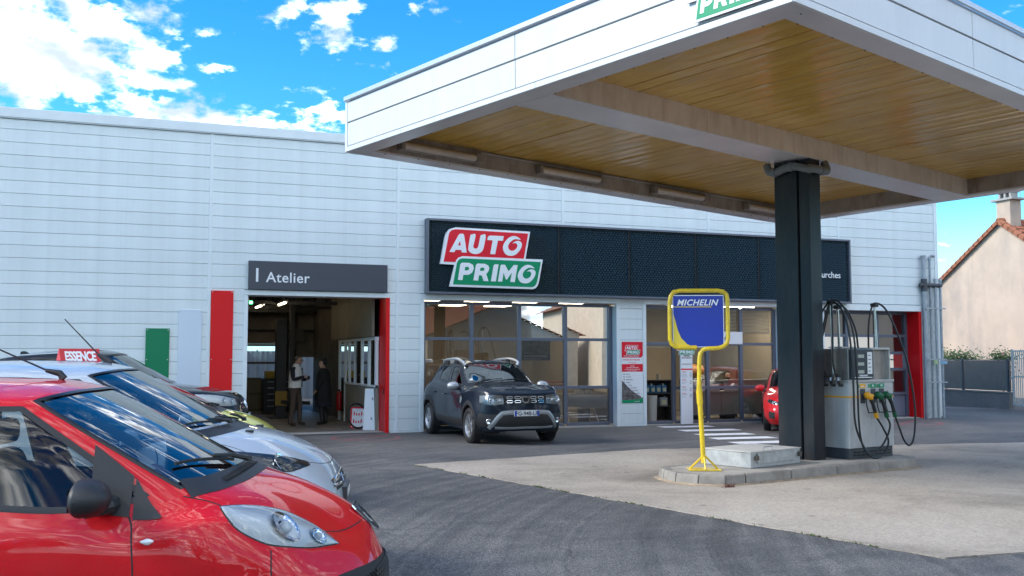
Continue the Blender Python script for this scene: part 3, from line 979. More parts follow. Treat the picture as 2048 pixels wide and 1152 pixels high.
# ================================================================== petrol canopy
def catmull(pts, n=6):
    P = [Vector(p) for p in pts]
    P = [P[0] * 2 - P[1]] + P + [P[-1] * 2 - P[-2]]
    out = []
    for i in range(1, len(P) - 2):
        a, b, c, d = P[i - 1:i + 3]
        for j in range(n):
            t = j / n
            out.append(0.5 * ((2 * b) + (c - a) * t + (2 * a - 5 * b + 4 * c - d) * t * t + (3 * b - a - 3 * c + d) * t ** 3))
    out.append(P[-2])
    return out


def build_canopy():
    ang = R(19.179)
    c, s = math.cos(ang), math.sin(ang)
    X = Vector((c, s, -0.011)).normalized()
    Y = Vector((-s, c, -0.019))
    Y = (Y - X * X.dot(Y)).normalized()
    Z = X.cross(Y)
    root = thing('canopy', 'white fuel station canopy with timber soffit on a dark steel column', 'canopy')
    M = Matrix((X, Y, Z)).transposed().to_4x4()
    M.translation = Vector((2.975, -7.542, 4.745))
    root.matrix_world = M
    U, V, rw, rec = 11.113, 7.758, 0.30, 0.31
    # local axes: x along the long side, y = -v, z up
    B = lambda u0, u1, v0, v1, z0, z1: MB().box(u0, u1, -v1, -v0, z0, z1)
    # core box above the soffit, kept inside the fascia skins
    B(0.04, U - 0.04, 0.04, V - 0.04, rec + 0.05, 0.79).build('roof_box', GRIMY, root)
    # bottom ring
    for i, (u0, u1, v0, v1) in enumerate([(0.006, rw, 0.006, V - .006), (U - rw, U - .006, 0.006, V - .006), (rw, U - rw, 0.006, rw), (rw, U - rw, V - rw, V - .006)]):
        B(u0, u1, v0, v1, -0.004, 0.03).build('soffit_trim', SOFFITM, root, bevel=0.004)
    # recess faces
    t = 0.02
    B(rw - t, rw, rw - t, V - rw + t, 0.03, rec + 0.05).build('recess_face', GRIMY, root)
    B(U - rw, U - rw + t, rw - t, V - rw + t, 0.03, rec + 0.05).build('recess_face', GRIMY, root)
    B(rw, U - rw, rw - t, rw, 0.03, rec + 0.05).build('recess_face', GRIMY, root)
    B(rw, U - rw, V - rw, V - rw + t, 0.03, rec + 0.05).build('recess_face', GRIMY, root)
    # main beam
    bv0, bv1 = 3.59, 4.22
    beam = bpy.data.objects.new('beam', None)
    COL.objects.link(beam)
    beam.parent = root
    cuts = [rw - .02, 3.2, 6.55, 8.95, U - rw + .02]
    for a, b in zip(cuts[:-1], cuts[1:]):
        B(a + .003, b - .003, bv0, bv1, -0.012, 0.0).build('beam_underside', SOFFITM, beam, bevel=0.002)
        B(a + .003, b - .003, bv1 - .012, bv1 + .001, 0.0005, rec + .04).build('beam_side', BEAMM, beam)
        B(a + .003, b - .003, bv0 - .001, bv0 + .012, 0.0005, rec + .04).build('beam_side', BEAMM, beam)
    # soffit boards, each its own plank (run across the beam)
    nb = 42
    w = (U - 2 * rw) / nb
    for (v0, v1) in ((rw, bv0), (bv1, V - rw)):
        L = v1 - v0
        meshes = []
        for k in range(3):
            mb = MB()
            # slightly cupped plank with eased edges, length along local x
            prof = [(0, 0.012), (0.003, 0.001), (w * .5, 0.002 + 0.002 * k), (w - .004, 0.0), (w - .001, 0.012)]
            mb.prism(prof, lambda a, b, d: (d, a, b), 0, L)
            meshes.append(mb.mesh('board', WOOD))
        for i in range(nb):
            o = obj('board', random.choice(meshes), root, loc=(rw + (i + 1) * w, -v1, rec - 0.002 + random.uniform(-.004, .004)), rot=(random.gauss(0, .006), 0, R(90)))
    # fascia panels: upper, lower and drip strip on each of the four sides, split at joints
    def fascia(side, a, b, z0, z1, out=0.0, m=FASCIA, name='fascia_panel'):
        th = 0.03
        if side == 'left':
            mb = B(-out, th - out, a, b, z0, z1)
        elif side == 'right':
            mb = B(U - th + out, U + out, a, b, z0, z1)
        elif side == 'front':
            mb = B(a, b, V - th + out, V + out, z0, z1)
        else:
            mb = B(a, b, -out, th - out, z0, z1)
        mb.build(name, m, root, bevel=0.004)
    for side, L, cuts in (('left', V, [0.05, 3.90, V - .05]), ('right', V, [0.05, 3.9, V - .05]), ('front', U, [0.05, 3.50, 7.0, U - .05]), ('back', U, [0.05, 3.5, 7.0, U - .05])):
        for a, b in zip(cuts[:-1], cuts[1:]):
            fascia(side, a + .006, b - .006, 0.085, 0.425)
            fascia(side, a + .006, b - .006, 0.445, 0.74, 0.004)
        c2 = [0.0, L * .19, L * .55, L]
        for a, b in zip(c2[:-1], c2[1:]):
            fascia(side, a + .002, b - .002, 0.0, 0.07, 0.012, name='drip_strip')
        fascia(side, 0.0, L, 0.765, 0.83, 0.045, m=mat('coping_metal', (0.55, 0.56, 0.58), 0.35, 0.4), name='coping')
    for (u0, v0) in ((-.008, -.008), (U - .05, -.008), (-.008, V - .05), (U - .05, V - .05)):
        B(u0, u0 + .058, v0, v0 + .058, 0.072, 0.762).build('corner_post', FASCIA, root, bevel=0.004)
    gj = MB()
    for q in ((.031, .06, -V + .031, -.031), (U - .06, U - .031, -V + .031, -.031), (.06, U - .06, -.06, -.031), (.06, U - .06, -V + .031, -V + .06)):
        gj.box(*q, .035, .80)
    for k in range(14):
        for z in (0.432,):
            gj.box(-.012, .0, -.6 - k * .52, -.585 - k * .52, z, z + .008)
    tag(gj.build('joint_backing', JOINT, root), kind='stuff')
    # trim screws under the ring edge
    sc = MB()
    for k in range(18):
        sc.box(rw - .004, rw + .008, -(0.5 + k * .42), -(0.49 + k * .42), -.012, .0)
        sc.box(0.5 + k * .6, 0.512 + k * .6, -(V - rw) - .008, -(V - rw) + .004, -.012, .0)
        sc.box(0.5 + k * .6, 0.512 + k * .6, -rw - .006, -rw + .006, -.012, .0)
    tag(sc.build('trim_screws', DARK, root), kind='stuff')
    # conduit along the back recess
    MB().tube([(2.3, -rw - .03, 0.27), (U - .5, -rw - .03, 0.27)], 0.016, 6).build('conduit', mat('conduit_grey', (0.40, 0.36, 0.33), 0.6), root)
    # column: two joined steel sections
    cu = 5.70
    colo = bpy.data.objects.new('column', None)
    COL.objects.link(colo)
    colo.parent = root
    cw_ = M @ Vector((cu + .12, -3.9, 0))
    VM = Matrix.Translation(cw_) @ Matrix.Rotation(ang, 4, 'Z') @ Matrix.Translation((-cu - .12, 3.9, 0))
    colo.matrix_local = M.inverted() @ VM
    B(cu - .06, cu + .30, 3.58, 3.985, -4.70, 0.02).build('column_section', ANTH, colo, bevel=0.006)
    B(cu - .03, cu + .27, 4.005, 4.19, -4.70, 0.02).build('column_section', ANTH, colo, bevel=0.006)
    B(cu, cu + .24, 3.98, 4.01, -4.70, -0.03).build('web', DARK, colo)
    # drain pipe elbow round the column head
    pts = catmull([(cu - .14, -3.50, -.03), (cu - .155, -3.56, -.14), (cu - .15, -3.68, -.17), (cu - .145, -3.85, -.13), (cu - .14, -4.02, -.13), (cu - .12, -4.20, -.19),
                   (cu - .02, -4.27, -.19), (cu + .12, -4.27, -.19), (cu + .30, -4.27, -.19), (cu + .36, -4.25, -.14), (cu + .37, -4.2, -.03)], 5)
    pb = MB()
    pb.tube(pts, 0.062, 12)
    for k in (8, 17, 26, 36):
        pb.tube([pts[k], pts[k + 1], pts[k + 2]], 0.072, 12)
    pb.build('drain_pipe', mat('pvc_grey', (0.17, 0.19, 0.20), 0.45), root, smooth=True)
    # tube light fittings along the back recess, unlit
    for i, u in enumerate((0.72, 3.52, 6.40, 9.22)):
        o = thing('tube_light', ['first unlit tube light fitting under the canopy, by its left corner', 'second unlit tube light fitting from the canopy left corner',
                                 'third unlit tube light fitting from the canopy left corner', 'fourth tube light fitting under the canopy, half behind the column'][i], 'lamp', group='tube light fittings under the canopy')
        o.matrix_world = M @ Matrix.Translation((u, -(rw + .02), 0.06))
        MB().box(0, 1.48, -.05, 0, 0.02, 0.17).build('housing', mat('fitting_grey', (0.36, 0.32, 0.29), 0.5, var=.15), o, bevel=0.012)
        MB().tube([(0.04, -.075, 0.085), (1.44, -.075, 0.085)], [0.052, 0.052], 12).build('diffuser', mat('aged_diffuser', (0.62, 0.56, 0.50), 0.35, var=.12, vscale=5), o, smooth=True)
        for x in (0.02, 1.46):
            MB().box(x - .035, x + .035, -.13, -.001, 0.015, 0.155).build('end_cap', mat('fitting_cap', (0.28, 0.25, 0.23), 0.55), o, bevel=0.01)
        if i < 3:
            MB().box(1.50, 1.60, -.09, 0, 0.03, 0.15).build('junction_box', mat('fitting_grey', (0.36, 0.32, 0.29), 0.5), o, bevel=0.008)
    # logo plate on the left fascia
    lg = thing('canopy_logo', 'red and green logo plate on the left fascia of the canopy, cut by the frame', 'sign')
    lg.matrix_world = M @ Matrix.Translation((-0.02, -6.65, 0.10))
    k = 0.44
    logo(lg, lambda a, b, d: (-d, -a * k, b * k), 0.02, False)
    return M


CAN = build_canopy()

# ================================================================== pump island
IA = R(19.18)
IM = Matrix.Translation((9.0, -10.0, 0.0)) @ Matrix.Rotation(IA, 4, 'Z')
KERB = mat('kerb_concrete', (0.31, 0.285, 0.25), 0.85, var=0.22, vscale=4, bump=0.35, bscale=70, stain=(0.14, 0.125, 0.11), stain_amt=0.7, stain_scale=(2.5, 2.5, 2.5))
ISL = mat('island_concrete', (0.36, 0.335, 0.30), 0.85, var=0.2, vscale=3, bump=0.25, bscale=80)


def build_island():
    root = thing('pump_island', 'raised concrete pump island edged with kerb stones', 'island')
    root.matrix_world = IM
    out = [(-1.72, 1.02), (-1.94, .74), (-2.06, .42), (-2.02, .06), (-1.80, -.22), (-1.46, -.30), (-.57, -.41), (.41, -.52), (1.35, -.64), (2.22, -.76), (2.52, -.58), (2.72, -.1), (2.74, .5), (2.5, .95), (1.3, 1.05), (0, 1.1), (-1.0, 1.12)]
    cx, cy = 0.3, 0.25
    inn = []
    for x, y in out:
        d = Vector((cx - x, cy - y))
        d = Vector((d.x * .35, d.y)) if abs(x) < 1.6 else d
        d.normalize()
        inn.append((x + d.x * .19, y + d.y * .19))
    n = len(out)
    for i in range(n):
        j = (i + 1) % n
        a, b, c, d = Vector(out[i]), Vector(out[j]), Vector(inn[j]), Vector(inn[i])
        t = (b - a).normalized() * 0.006
        a, b, c, d = a + t, b - t, c - t, d + t
        bat = 0.03
        H = 0.152 + random.uniform(-.006, .006)
        lo = [a, b, c, d]
        v = [(p.x, p.y, -.02) for p in lo]
        ua, ub = a + (d - a).normalized() * bat, b + (c - b).normalized() * bat
        v += [(ua.x, ua.y, H), (ub.x, ub.y, H), (c.x, c.y, H), (d.x, d.y, H)]
        mb = MB().add(v, [(0, 1, 2, 3), (4, 5, 6, 7), (0, 1, 5, 4), (1, 2, 6, 5), (2, 3, 7, 6), (3, 0, 4, 7)])
        mb.build('kerb_stone', KERB, root, bevel=0.014)
    top = MB()
    inn2 = [(x * 1.0 - .0, y) for x, y in inn]
    top.prism(inn2, lambda a, b, d: (a, b, d), 0.0, 0.146)
    top.build('island_top', ISL, root)
    # crumbled mortar skirt round the foot
    sk = MB()
    o2 = [(x + (x - cx) * .022 + random.uniform(-.012, .012), y + (y - cy) * .05 + random.uniform(-.012, .012)) for x, y in out]
    v = [(x, y, 0.0135) for x, y in o2] + [(x, y, 0.035) for x, y in out]
    sk.add(v, [(i, (i + 1) % n, n + (i + 1) % n, n + i) for i in range(n)])
    sk.build('mortar_skirt', mat('mortar_sand', (0.34, 0.26, 0.18), 0.95, var=.3, vscale=9), root)
    # dry weed at the left end
    w = MB()
    rnd = random.Random(4)
    for k in range(60):
        a = rnd.uniform(0, 6.28)
        l = rnd.uniform(.03, .09)
        x, y = -1.86 + rnd.gauss(0, .04), -.33 + rnd.gauss(0, .02)
        w.add([(x, y, .014), (x + .012, y, .014), (x + math.cos(a) * l, y + math.sin(a) * l, .02 + rnd.uniform(0, .07))], [(0, 1, 2)])
    o = w.build('weed', mat('dry_weed', (0.16, 0.05, 0.045), 0.9), fix=False)
    o.matrix_world = IM
    tag(o, 'small reddish dry weed at the left foot of the pump island', 'weed', kind='stuff')


build_island()


def build_manhole_box():
    root = thing('tank_cabinet', 'low galvanised tank access cabinet with padlocks on the pump island', 'cabinet')
    root.matrix_world = IM @ Matrix.Translation((-.86, .06, .15)) @ Matrix.Rotation(R(-1), 4, 'Z')
    GB = mat('old_zinc', (0.46, 0.47, 0.46), 0.55, 0.25, var=.2, vscale=6, stain=(.26, .24, .21), stain_amt=.6, stain_scale=(6, 6, 2))
    L, D, H = 1.16, .86, .215
    MB().box(0, L, 0, D, 0, H).build('body', GB, root, bevel=.008)
    MB().box(-.012, L + .012, -.012, D + .012, H + .001, H + .016).build('lid', mat('pale_lid', (0.56, 0.54, 0.50), 0.6, var=.12, vscale=5), root, bevel=.004)
    MB().box(.14, L - .14, -.014, -.001, .055, .185).build('flap', GB, root, bevel=.004)
    for x in (.10, L - .05):
        p = MB().box(x - .03, x + .03, -.05, -.014, .11, .17)
        p.tube([(x - .018, -.03, .17), (x - .018, -.03, .20), (x + .018, -.03, .20), (x + .018, -.03, .17)], .006, 6)
        p.build('padlock', mat('padlock_brown', (.12, .10, .08), .45, .5), root, bevel=.006)
    MB().tube([(.36, .05, H + .016), (.36, .05, H + .06), (.56, .05, H + .06), (.56, .05, H + .016)], .007, 6).build('handle', GALV, root)


build_manhole_box()


# ------------------------------------------------------------------ yellow tube sign
YEL = mat('yellow_enamel', (0.80, 0.56, 0.02), 0.38, coat=.2, var=.06, vscale=12, stain=(.25, .16, .03), stain_amt=.5, stain_scale=(22, 22, 22))


def build_tube_sign():
    root = thing('tube_frame_sign', 'blue and yellow square sign held in a yellow bent tube frame', 'sign', (0, 0, 0))
    b = IM @ Vector((-1.47, .39, .152))
    root.location = b
    root.rotation_euler = (0, 0, R(-24))
    k = 0.0068
    P = lambda x, y, d=0.0: ((x - 1408) * k, d, (938 - y) * k * 1.005)
    path = [P(1396, 692), P(1362, 692), P(1352, 690), P(1345, 684), P(1342, 674), P(1342, 600), P(1344, 588), P(1350, 579), P(1362, 576), P(1440, 576), P(1451, 578), P(1458, 584), P(1460, 596), P(1460, 672), P(1458, 683), P(1450, 690), P(1440, 693), P(1418, 694), P(1408, 697), P(1403, 704), P(1401, 716), P(1400, 780)]
    mb = MB()
    mb.tube(path, .030, 12)
    mb.build('frame_tube', YEL, root, smooth=True)
    low = MB()
    low.tube([P(1400, 770), P(1401, 800), P(1403, 836), P(1407, 925)], [.036, .036, .034, .034], 10)
    low.build('post', YEL, root, smooth=True)
    sl = MB().tube([P(1400, 778), P(1401.5, 806)], .043, 10)
    sl.build('sleeve', YEL, root)
    ft = MB()
    ft.box(-.22, .22, -.16, .16, 0.0, .012)
    ft.build('base_plate', YEL, root)
    st = MB()
    for dx, dy in ((-.19, .03), (.19, .03), (0.0, -.14)):
        st.tube([(dx, dy, .012), (0, 0, .20)], .014, 6)
    st.build('stay', YEL, root)
    # enamel board
    BLU = mat('board_blue', (0.003, 0.032, 0.38), 0.4, coat=.05, var=.05)
    x0, x1, z1, z0 = (1348 - 1408) * k, (1452 - 1408) * k, (938 - 583) * k, (938 - 690) * k
    f = lambda a, b, d: (a, -d, b)
    MB().box(x0, x1, .0, .012, z0, z1).build('board', BLU, root, bevel=.002)
    W, H = x1 - x0, z1 - z0
    yp = [(0, 0), (W * .40, 0), (W * .27, H * .06), (W * .16, H * .17), (W * .09, H * .33), (W * .05, H * .50), (0, H * .66)]
    mb = MB()
    extruded(mb, [(x0 + .002 + a, z0 + .002 + b) for a, b in yp], [], f, .0005, .0025)
    mb.build('yellow_field', mat('board_yellow', (.82, .60, .03), .35, coat=.2), root, fix=False)
    bd = MB()
    for a, b_, c, d in ((x0, x1, z1 - .012, z1), (x0, x1, z0, z0 + .008), (x0, x0 + .008, z0, z1), (x1 - .008, x1, z0, z1)):
        bd.box(a, b_, -.0035, -.0027, c, d)
    bd.build('board_edge', LWHT, root)
    text('lettering', 'MICHELIN', .118, LWHT, root, (x0 + .055, -.003, z1 - .145), shear=.30, offset=.0022, space=1.08)
    MB().box(x0 + .01, x0 + W * .76, -.004, -.001, z1 - .172, z1 - .161).build('underline', mat('board_yellow', (.82, .60, .03), .35), root)
    tabs = MB()
    for x in (1352, 1447):
        for y in (578, 690):
            p = P(x, y)
            tabs.box(p[0] - .012, p[0] + .012, .005, .016, p[2] - .03, p[2] + .03)
    tabs.build('bracket', YEL, root)


build_tube_sign()


# ------------------------------------------------------------------ fuel pump
def build_pump():
    root = thing('fuel_pump', 'grey fuel pump with black hoses and three nozzles beside the dark column', 'fuel pump')
    root.matrix_world = IM @ Matrix.Translation((1.30, -.17, .15)) @ Matrix.Rotation(R(-6.0), 4, 'Z')
    GP = mat('pump_grey', (0.52, 0.53, 0.53), 0.38, .15, var=.10, vscale=3, stain=(.30, .29, .27), stain_amt=.4, stain_scale=(5, 5, 1.5))
    SS = mat('pump_steel', (0.40, 0.38, 0.36), 0.30, .6, var=.2, vscale=4, stain=(.20, .17, .14), stain_amt=.6, stain_scale=(8, 8, 1))
    DK = mat('pump_dark', (0.055, 0.062, 0.07), .5)
    L, D = 1.10, .80
    base = MB().box(.02, L - .02, .02, D - .02, 0, .16)
    base.build('base', DK, root, bevel=.006)
    sl = MB()
    for i in range(9):
        for z in (.045, .09):
            sl.box(.10 + i * .105, .17 + i * .105, .012, .0201, z, z + .018)
    tag(sl.build('base_slots', DARK, root), kind='stuff')
    MB().box(0, .545, 0, D, .162, 1.16).build('lower_cabinet', GP, root, bevel=.006)
    MB().box(.551, L, 0.003, D, .162, 1.16).build('lower_cabinet', GP, root, bevel=.006)
    MB().box(-.015, L + .015, -.015, D + .015, 1.161, 1.20).build('shelf', mat('pump_trim', (.50, .50, .49), .35, .5), root, bevel=.005)
    OR = mat('pump_orange', (.85, .42, .02), .4)
    MB().box(-.004, .50, -.006, -.0005, .93, .955).build('stripe', OR, root)
    MB().box(.60, L + .004, -.006, -.0005, .93, .955).build('stripe', OR, root)
    MB().box(-.006, -.0005, -.002, D, .93, .955).build('stripe', OR, root)
    # upper housing: display block left, open framed panel right, hood
    MB().box(.03, .58, .02, D - .02, 1.201, 1.68).build('upper_housing', SS, root, bevel=.008)
    d = MB().box(.05, .585, -.03, .02, 1.215, 1.675)
    dsp = d.build('display_unit', mat('display_dark', (.030, .042, .055), .35), root, bevel=.012)
    for i, z in enumerate((1.54, 1.42, 1.30)):
        MB().box(.20, .345, -.034, -.0302, z, z + .05).build('screen', mat('lcd_grey', (.42, .46, .42), .25), dsp)
    MB().box(.43, .545, -.033, -.0302, 1.29, 1.63).build('price_strip', LETTER, dsp)
    for i in range(5):
        MB().box(.45, .50 + .02 * (i % 2), -.0345, -.0331, 1.33 + i * .06, 1.342 + i * .06).build('price_mark', SIGNG, dsp)
    text('lettering', 'CARBURANT', .036, LETTER, dsp, (.22, -.032, 1.255), offset=.001)
    MB().box(.12, .54, -.034, -.0302, 1.232, 1.245).build('notice_line', LETTER, dsp)
    MB().box(.60, 1.06, .10, .16, 1.201, 1.66).build('rear_panel', SS, root)
    fr = MB()
    fr.box(.586, 1.075, .02, .70, 1.665, 1.70)
    fr.box(1.045, 1.075, .02, .70, 1.201, 1.664)
    fr.build('hood_frame', mat('pump_trim', (.50, .50, .49), .35, .5), root, bevel=.006)
    MB().box(.25, .60, .30, .55, 1.69, 1.715).build('top_plate', mat('pump_trim', (.50, .50, .49), .35, .5), root)
    # product labels, holsters, nozzles
    HOSE = mat('hose_black', (.016, .017, .019), .45)
    NY = mat('nozzle_yellow', (.78, .36, .01), .4)
    NG = mat('nozzle_green', (.004, .10, .035), .4)
    GL = mat('label_green', (.01, .28, .12), .45)
    spec = [(.33, NY, mat('label_orange', (.82, .42, .02), .45), 'gazole', 'orange nozzle hanging left of the two green ones'), (.59, NG, GL, '95', 'green nozzle in the middle'), (.80, NG, GL, '98', 'green nozzle on the right')]
    hooks = []
    for x, nm, lm, tx, lb in spec:
        h = MB().box(x - .055, x + .055, -.010, -.0005, .84, 1.06)
        ho = h.build('holster', DK, root)
        MB().box(x - .065, x + .065, -.008, -.0005, 1.075, 1.14).build('product_label', lm, root)
        text('lettering', tx, .045 if tx != 'gazole' else .032, LETTER, root, (x - (.03 if tx != 'gazole' else .05), -.010, 1.093), offset=.001)
        MB().box(x - .115, x - .085, -.008, -.0005, 1.08, 1.13).build('product_label', GL, root)
        nz = bpy.data.objects.new('nozzle', None)
        COL.objects.link(nz)
        nz.parent = root
        nz['label'] = lb
        b = MB()
        b.tube([(x - .01, -.045, 1.0), (x + .01, -.075, .97), (x + .05, -.10, .94), (x + .09, -.10, .90)], [.03, .055, .052, .03], 10)
        b.box(x + .02, x + .10, -.135, -.07, .945, .985)
        b.build('nozzle_body', nm, nz, smooth=True, bevel=.004)
        g = MB().tube([(x + .06, -.10, .92), (x + .12, -.10, .82), (x + .17, -.10, .70)], [.034, .028, .030], 10)
        g.build('grip', HOSE, nz, smooth=True)
        gd = MB().tube([(x + .0, -.06, .94), (x - .02, -.09, .80), (x + .01, -.10, .70), (x + .12, -.10, .70), (x + .15, -.10, .74)], .010, 6)
        gd.tube([(x - .01, -.05, .98), (x - .01, -.02, .90)], .016, 6)
        gd.build('guard', BLACKP, nz)
        cl = MB().tube([(x + .17, -.10, .70), (x + .20, -.10, .62)], [.034, .036], 10)
        cl.build('collar', nm, nz)
        hooks.append((x + .20, -.10, .62))
    # mast poles
    PO = mat('mast_steel', (.62, .60, .58), .25, .9)
    masts = [(-.02, .28, 2.38), (.36, .45, 2.32), (.93, .18, 2.36)]
    for (x, y, z) in masts:
        MB().tube([(x + .04, y, 1.2), (x, y, z)], [.026, .018], 8).build('mast', PO, root, smooth=True)
        MB().box(x - .05, x + .05, y - .05, y + .05, z - .01, z + .05).build('mast_clamp', BLACKP, root, bevel=.015)
    # hoses
    def hose(pts, name='hose', r=.0155):
        MB().tube(catmull(pts, 8), r, 8).build(name, HOSE, root, smooth='all')
    a, b, c = hooks
    mx, my, mz = masts[0]
    hose([a, (.66, -.12, .45), (.78, -.12, .25), (.66, -.12, .06), (.38, -.13, .02), (.14, -.13, .20), (.07, -.12, .55), (.05, -.12, 1.2), (.04, -.08, 1.9), (.02, .05, 2.28), (mx, .22, 2.43), (mx - .06, .40, 2.25), (mx - .13, .50, 1.75), (-.10, .52, 1.32)])
    hose([b, (.83, -.12, .50), (.75, -.13, .34), (.55, -.14, .16), (.32, -.13, .07), (.12, -.11, .28), (.0, -.10, .6), (-.02, -.10, 1.2), (-.02, -.05, 1.9), (-.02, .08, 2.28), (mx, .26, 2.40), (mx - .10, .30, 2.2), (mx - .24, .30, 1.7), (-.22, .30, 1.40), (-.12, .30, 1.25)])
    mx, my, mz = masts[2]
    hose([c, (1.08, -.11, .45), (1.20, -.11, .24), (1.34, -.11, .16), (1.46, -.11, .30), (1.50, -.11, .75), (1.40, -.08, 1.4), (1.27, .0, 1.9), (1.12, .10, 2.30), (.98, .17, 2.41), (.86, .18, 2.34), (.77, .18, 2.05), (.78, .2, 1.70)])
    mx, my, mz = masts[1]
    hose([(mx - .12, .5, 2.30), (mx, .45, 2.37), (mx + .16, .4, 2.30), (mx + .30, .35, 2.0), (mx + .36, .35, 1.70)])
    hose([(-.14, .12, 1.25), (-.20, .12, 1.5), (-.17, .14, 2.0), (-.06, .24, 2.40), (.02, .36, 2.30), (.05, .5, 1.9), (.06, .6, 1.72)])
    hose([(-.14, .62, 1.25), (-.26, .62, 1.5), (-.32, .70, 1.9), (-.38, .78, 2.3)])
    # pipe couplings on the left flank
    for i, y in enumerate((.10, .24, .38, .52, .66)):
        cp = MB()
        cp.tube([(-.02, y, 1.12), (-.08, y, 1.12), (-.10, y, 1.16), (-.10, y, 1.30)], [.022, .022, .026, .024], 8)
        cp.build('coupling', BLACKP, root, smooth=True)
        MB().tube([(-.10, y, 1.19), (-.10, y, 1.24)], .030, 8).build('coupling_ring', CHROME, root)
    # locks
    for x, z in ((.24, 1.02), (.47, 1.03), (.70, 1.02), (.96, 1.02), (.50, .60)):
        MB().lathe([(.014, 0), (.012, .006), (0, .007)], 10, Matrix.Translation((x, 0, z)) @ Matrix.Rotation(R(90), 4, 'X')).build('lock', CHROME, root)


build_pump()


# ================================================================== cars
# Base shape: 11 stations round the half plan (front centre -> side -> rear centre) on 10 rings from sill to roof spine.
# x runs rearward from the nose, y is half width, z up (metres, small hatchback)
BASE = [
    # sill / bumper bottom
    [(.10, 0, .19), (.12, .35, .19), (.22, .58, .19), (.40, .68, .19), (.70, .72, .19), (1.15, .71, .17), (2.0, .71, .17), (2.6, .71, .19), (3.2, .68, .24), (3.36, .5, .25), (3.38, 0, .25)],
    [(.03, 0, .30), (.05, .35, .30), (.14, .60, .30), (.33, .735, .31), (.68, .795, .32), (1.13, .775, .29), (2.0, .775, .29), (2.6, .785, .31), (3.22, .755, .35), (3.40, .5, .36), (3.42, 0, .36)],
    [(0, 0, .47), (.02, .35, .47), (.11, .60, .48), (.30, .75, .49), (.67, .812, .50), (1.13, .80, .46), (2.0, .80, .46), (2.6, .812, .47), (3.22, .78, .49), (3.42, .5, .50), (3.43, 0, .50)],
    [(.05, 0, .615), (.075, .35, .62), (.17, .58, .625), (.345, .735, .645), (.68, .812, .665), (1.13, .815, .63), (2.0, .815, .63), (2.6, .815, .65), (3.21, .785, .67), (3.42, .5, .68), (3.43, 0, .68)],
    [(.12, 0, .70), (.16, .33, .71), (.28, .55, .75), (.46, .68, .80), (.74, .770, .835), (1.14, .80, .765), (2.0, .805, .765), (2.6, .805, .79), (3.18, .76, .83), (3.38, .5, .84), (3.40, 0, .84)],
    [(.40, 0, .885), (.44, .32, .89), (.56, .52, .905), (.70, .645, .91), (.90, .73, .895), (1.14, .775, .83), (2.0, .785, .835), (2.6, .775, .88), (3.16, .72, .92), (3.34, .48, .92), (3.36, 0, .92)],
    # cowl / belt line
    [(.69, 0, .995), (.72, .33, .99), (.80, .54, .975), (.90, .665, .955), (1.00, .725, .925), (1.16, .755, .885), (2.0, .765, .905), (2.6, .75, .96), (3.14, .68, .99), (3.30, .45, .99), (3.33, 0, .99)],
    # windscreen head / cant rail
    [(1.54, 0, 1.43), (1.56, .30, 1.425), (1.60, .47, 1.41), (1.66, .545, 1.393), (1.73, .568, 1.388), (1.84, .58, 1.39), (2.10, .59, 1.405), (2.6, .58, 1.39), (3.0, .53, 1.35), (3.10, .35, 1.35), (3.13, 0, 1.35)],
    [(1.64, 0, 1.457), (1.66, .22, 1.453), (1.70, .34, 1.445), (1.76, .42, 1.432), (1.82, .46, 1.426), (1.92, .48, 1.43), (2.14, .49, 1.442), (2.55, .47, 1.425), (2.9, .42, 1.39), (3.0, .25, 1.385), (3.03, 0, 1.385)],
    [(1.74, 0, 1.472), (1.76, 0, 1.473), (1.80, 0, 1.475), (1.86, 0, 1.477), (1.92, 0, 1.479), (2.0, 0, 1.48), (2.18, 0, 1.48), (2.5, 0, 1.46), (2.8, 0, 1.42), (2.9, 0, 1.41), (2.95, 0, 1.40)],
]
SHARP = [1, 1, 1, 1, .75, 1, .12, .35, 1, 1]   # 0 = crease, 1 = smooth


def pmap(v, tab):
    for (a, b), (c, d) in zip(tab[:-1], tab[1:]):
        if v <= c:
            return b + (v - a) * (d - b) / (c - a)
    (a, b), (c, d) = tab[-2:]
    return b + (v - a) * (d - b) / (c - a)


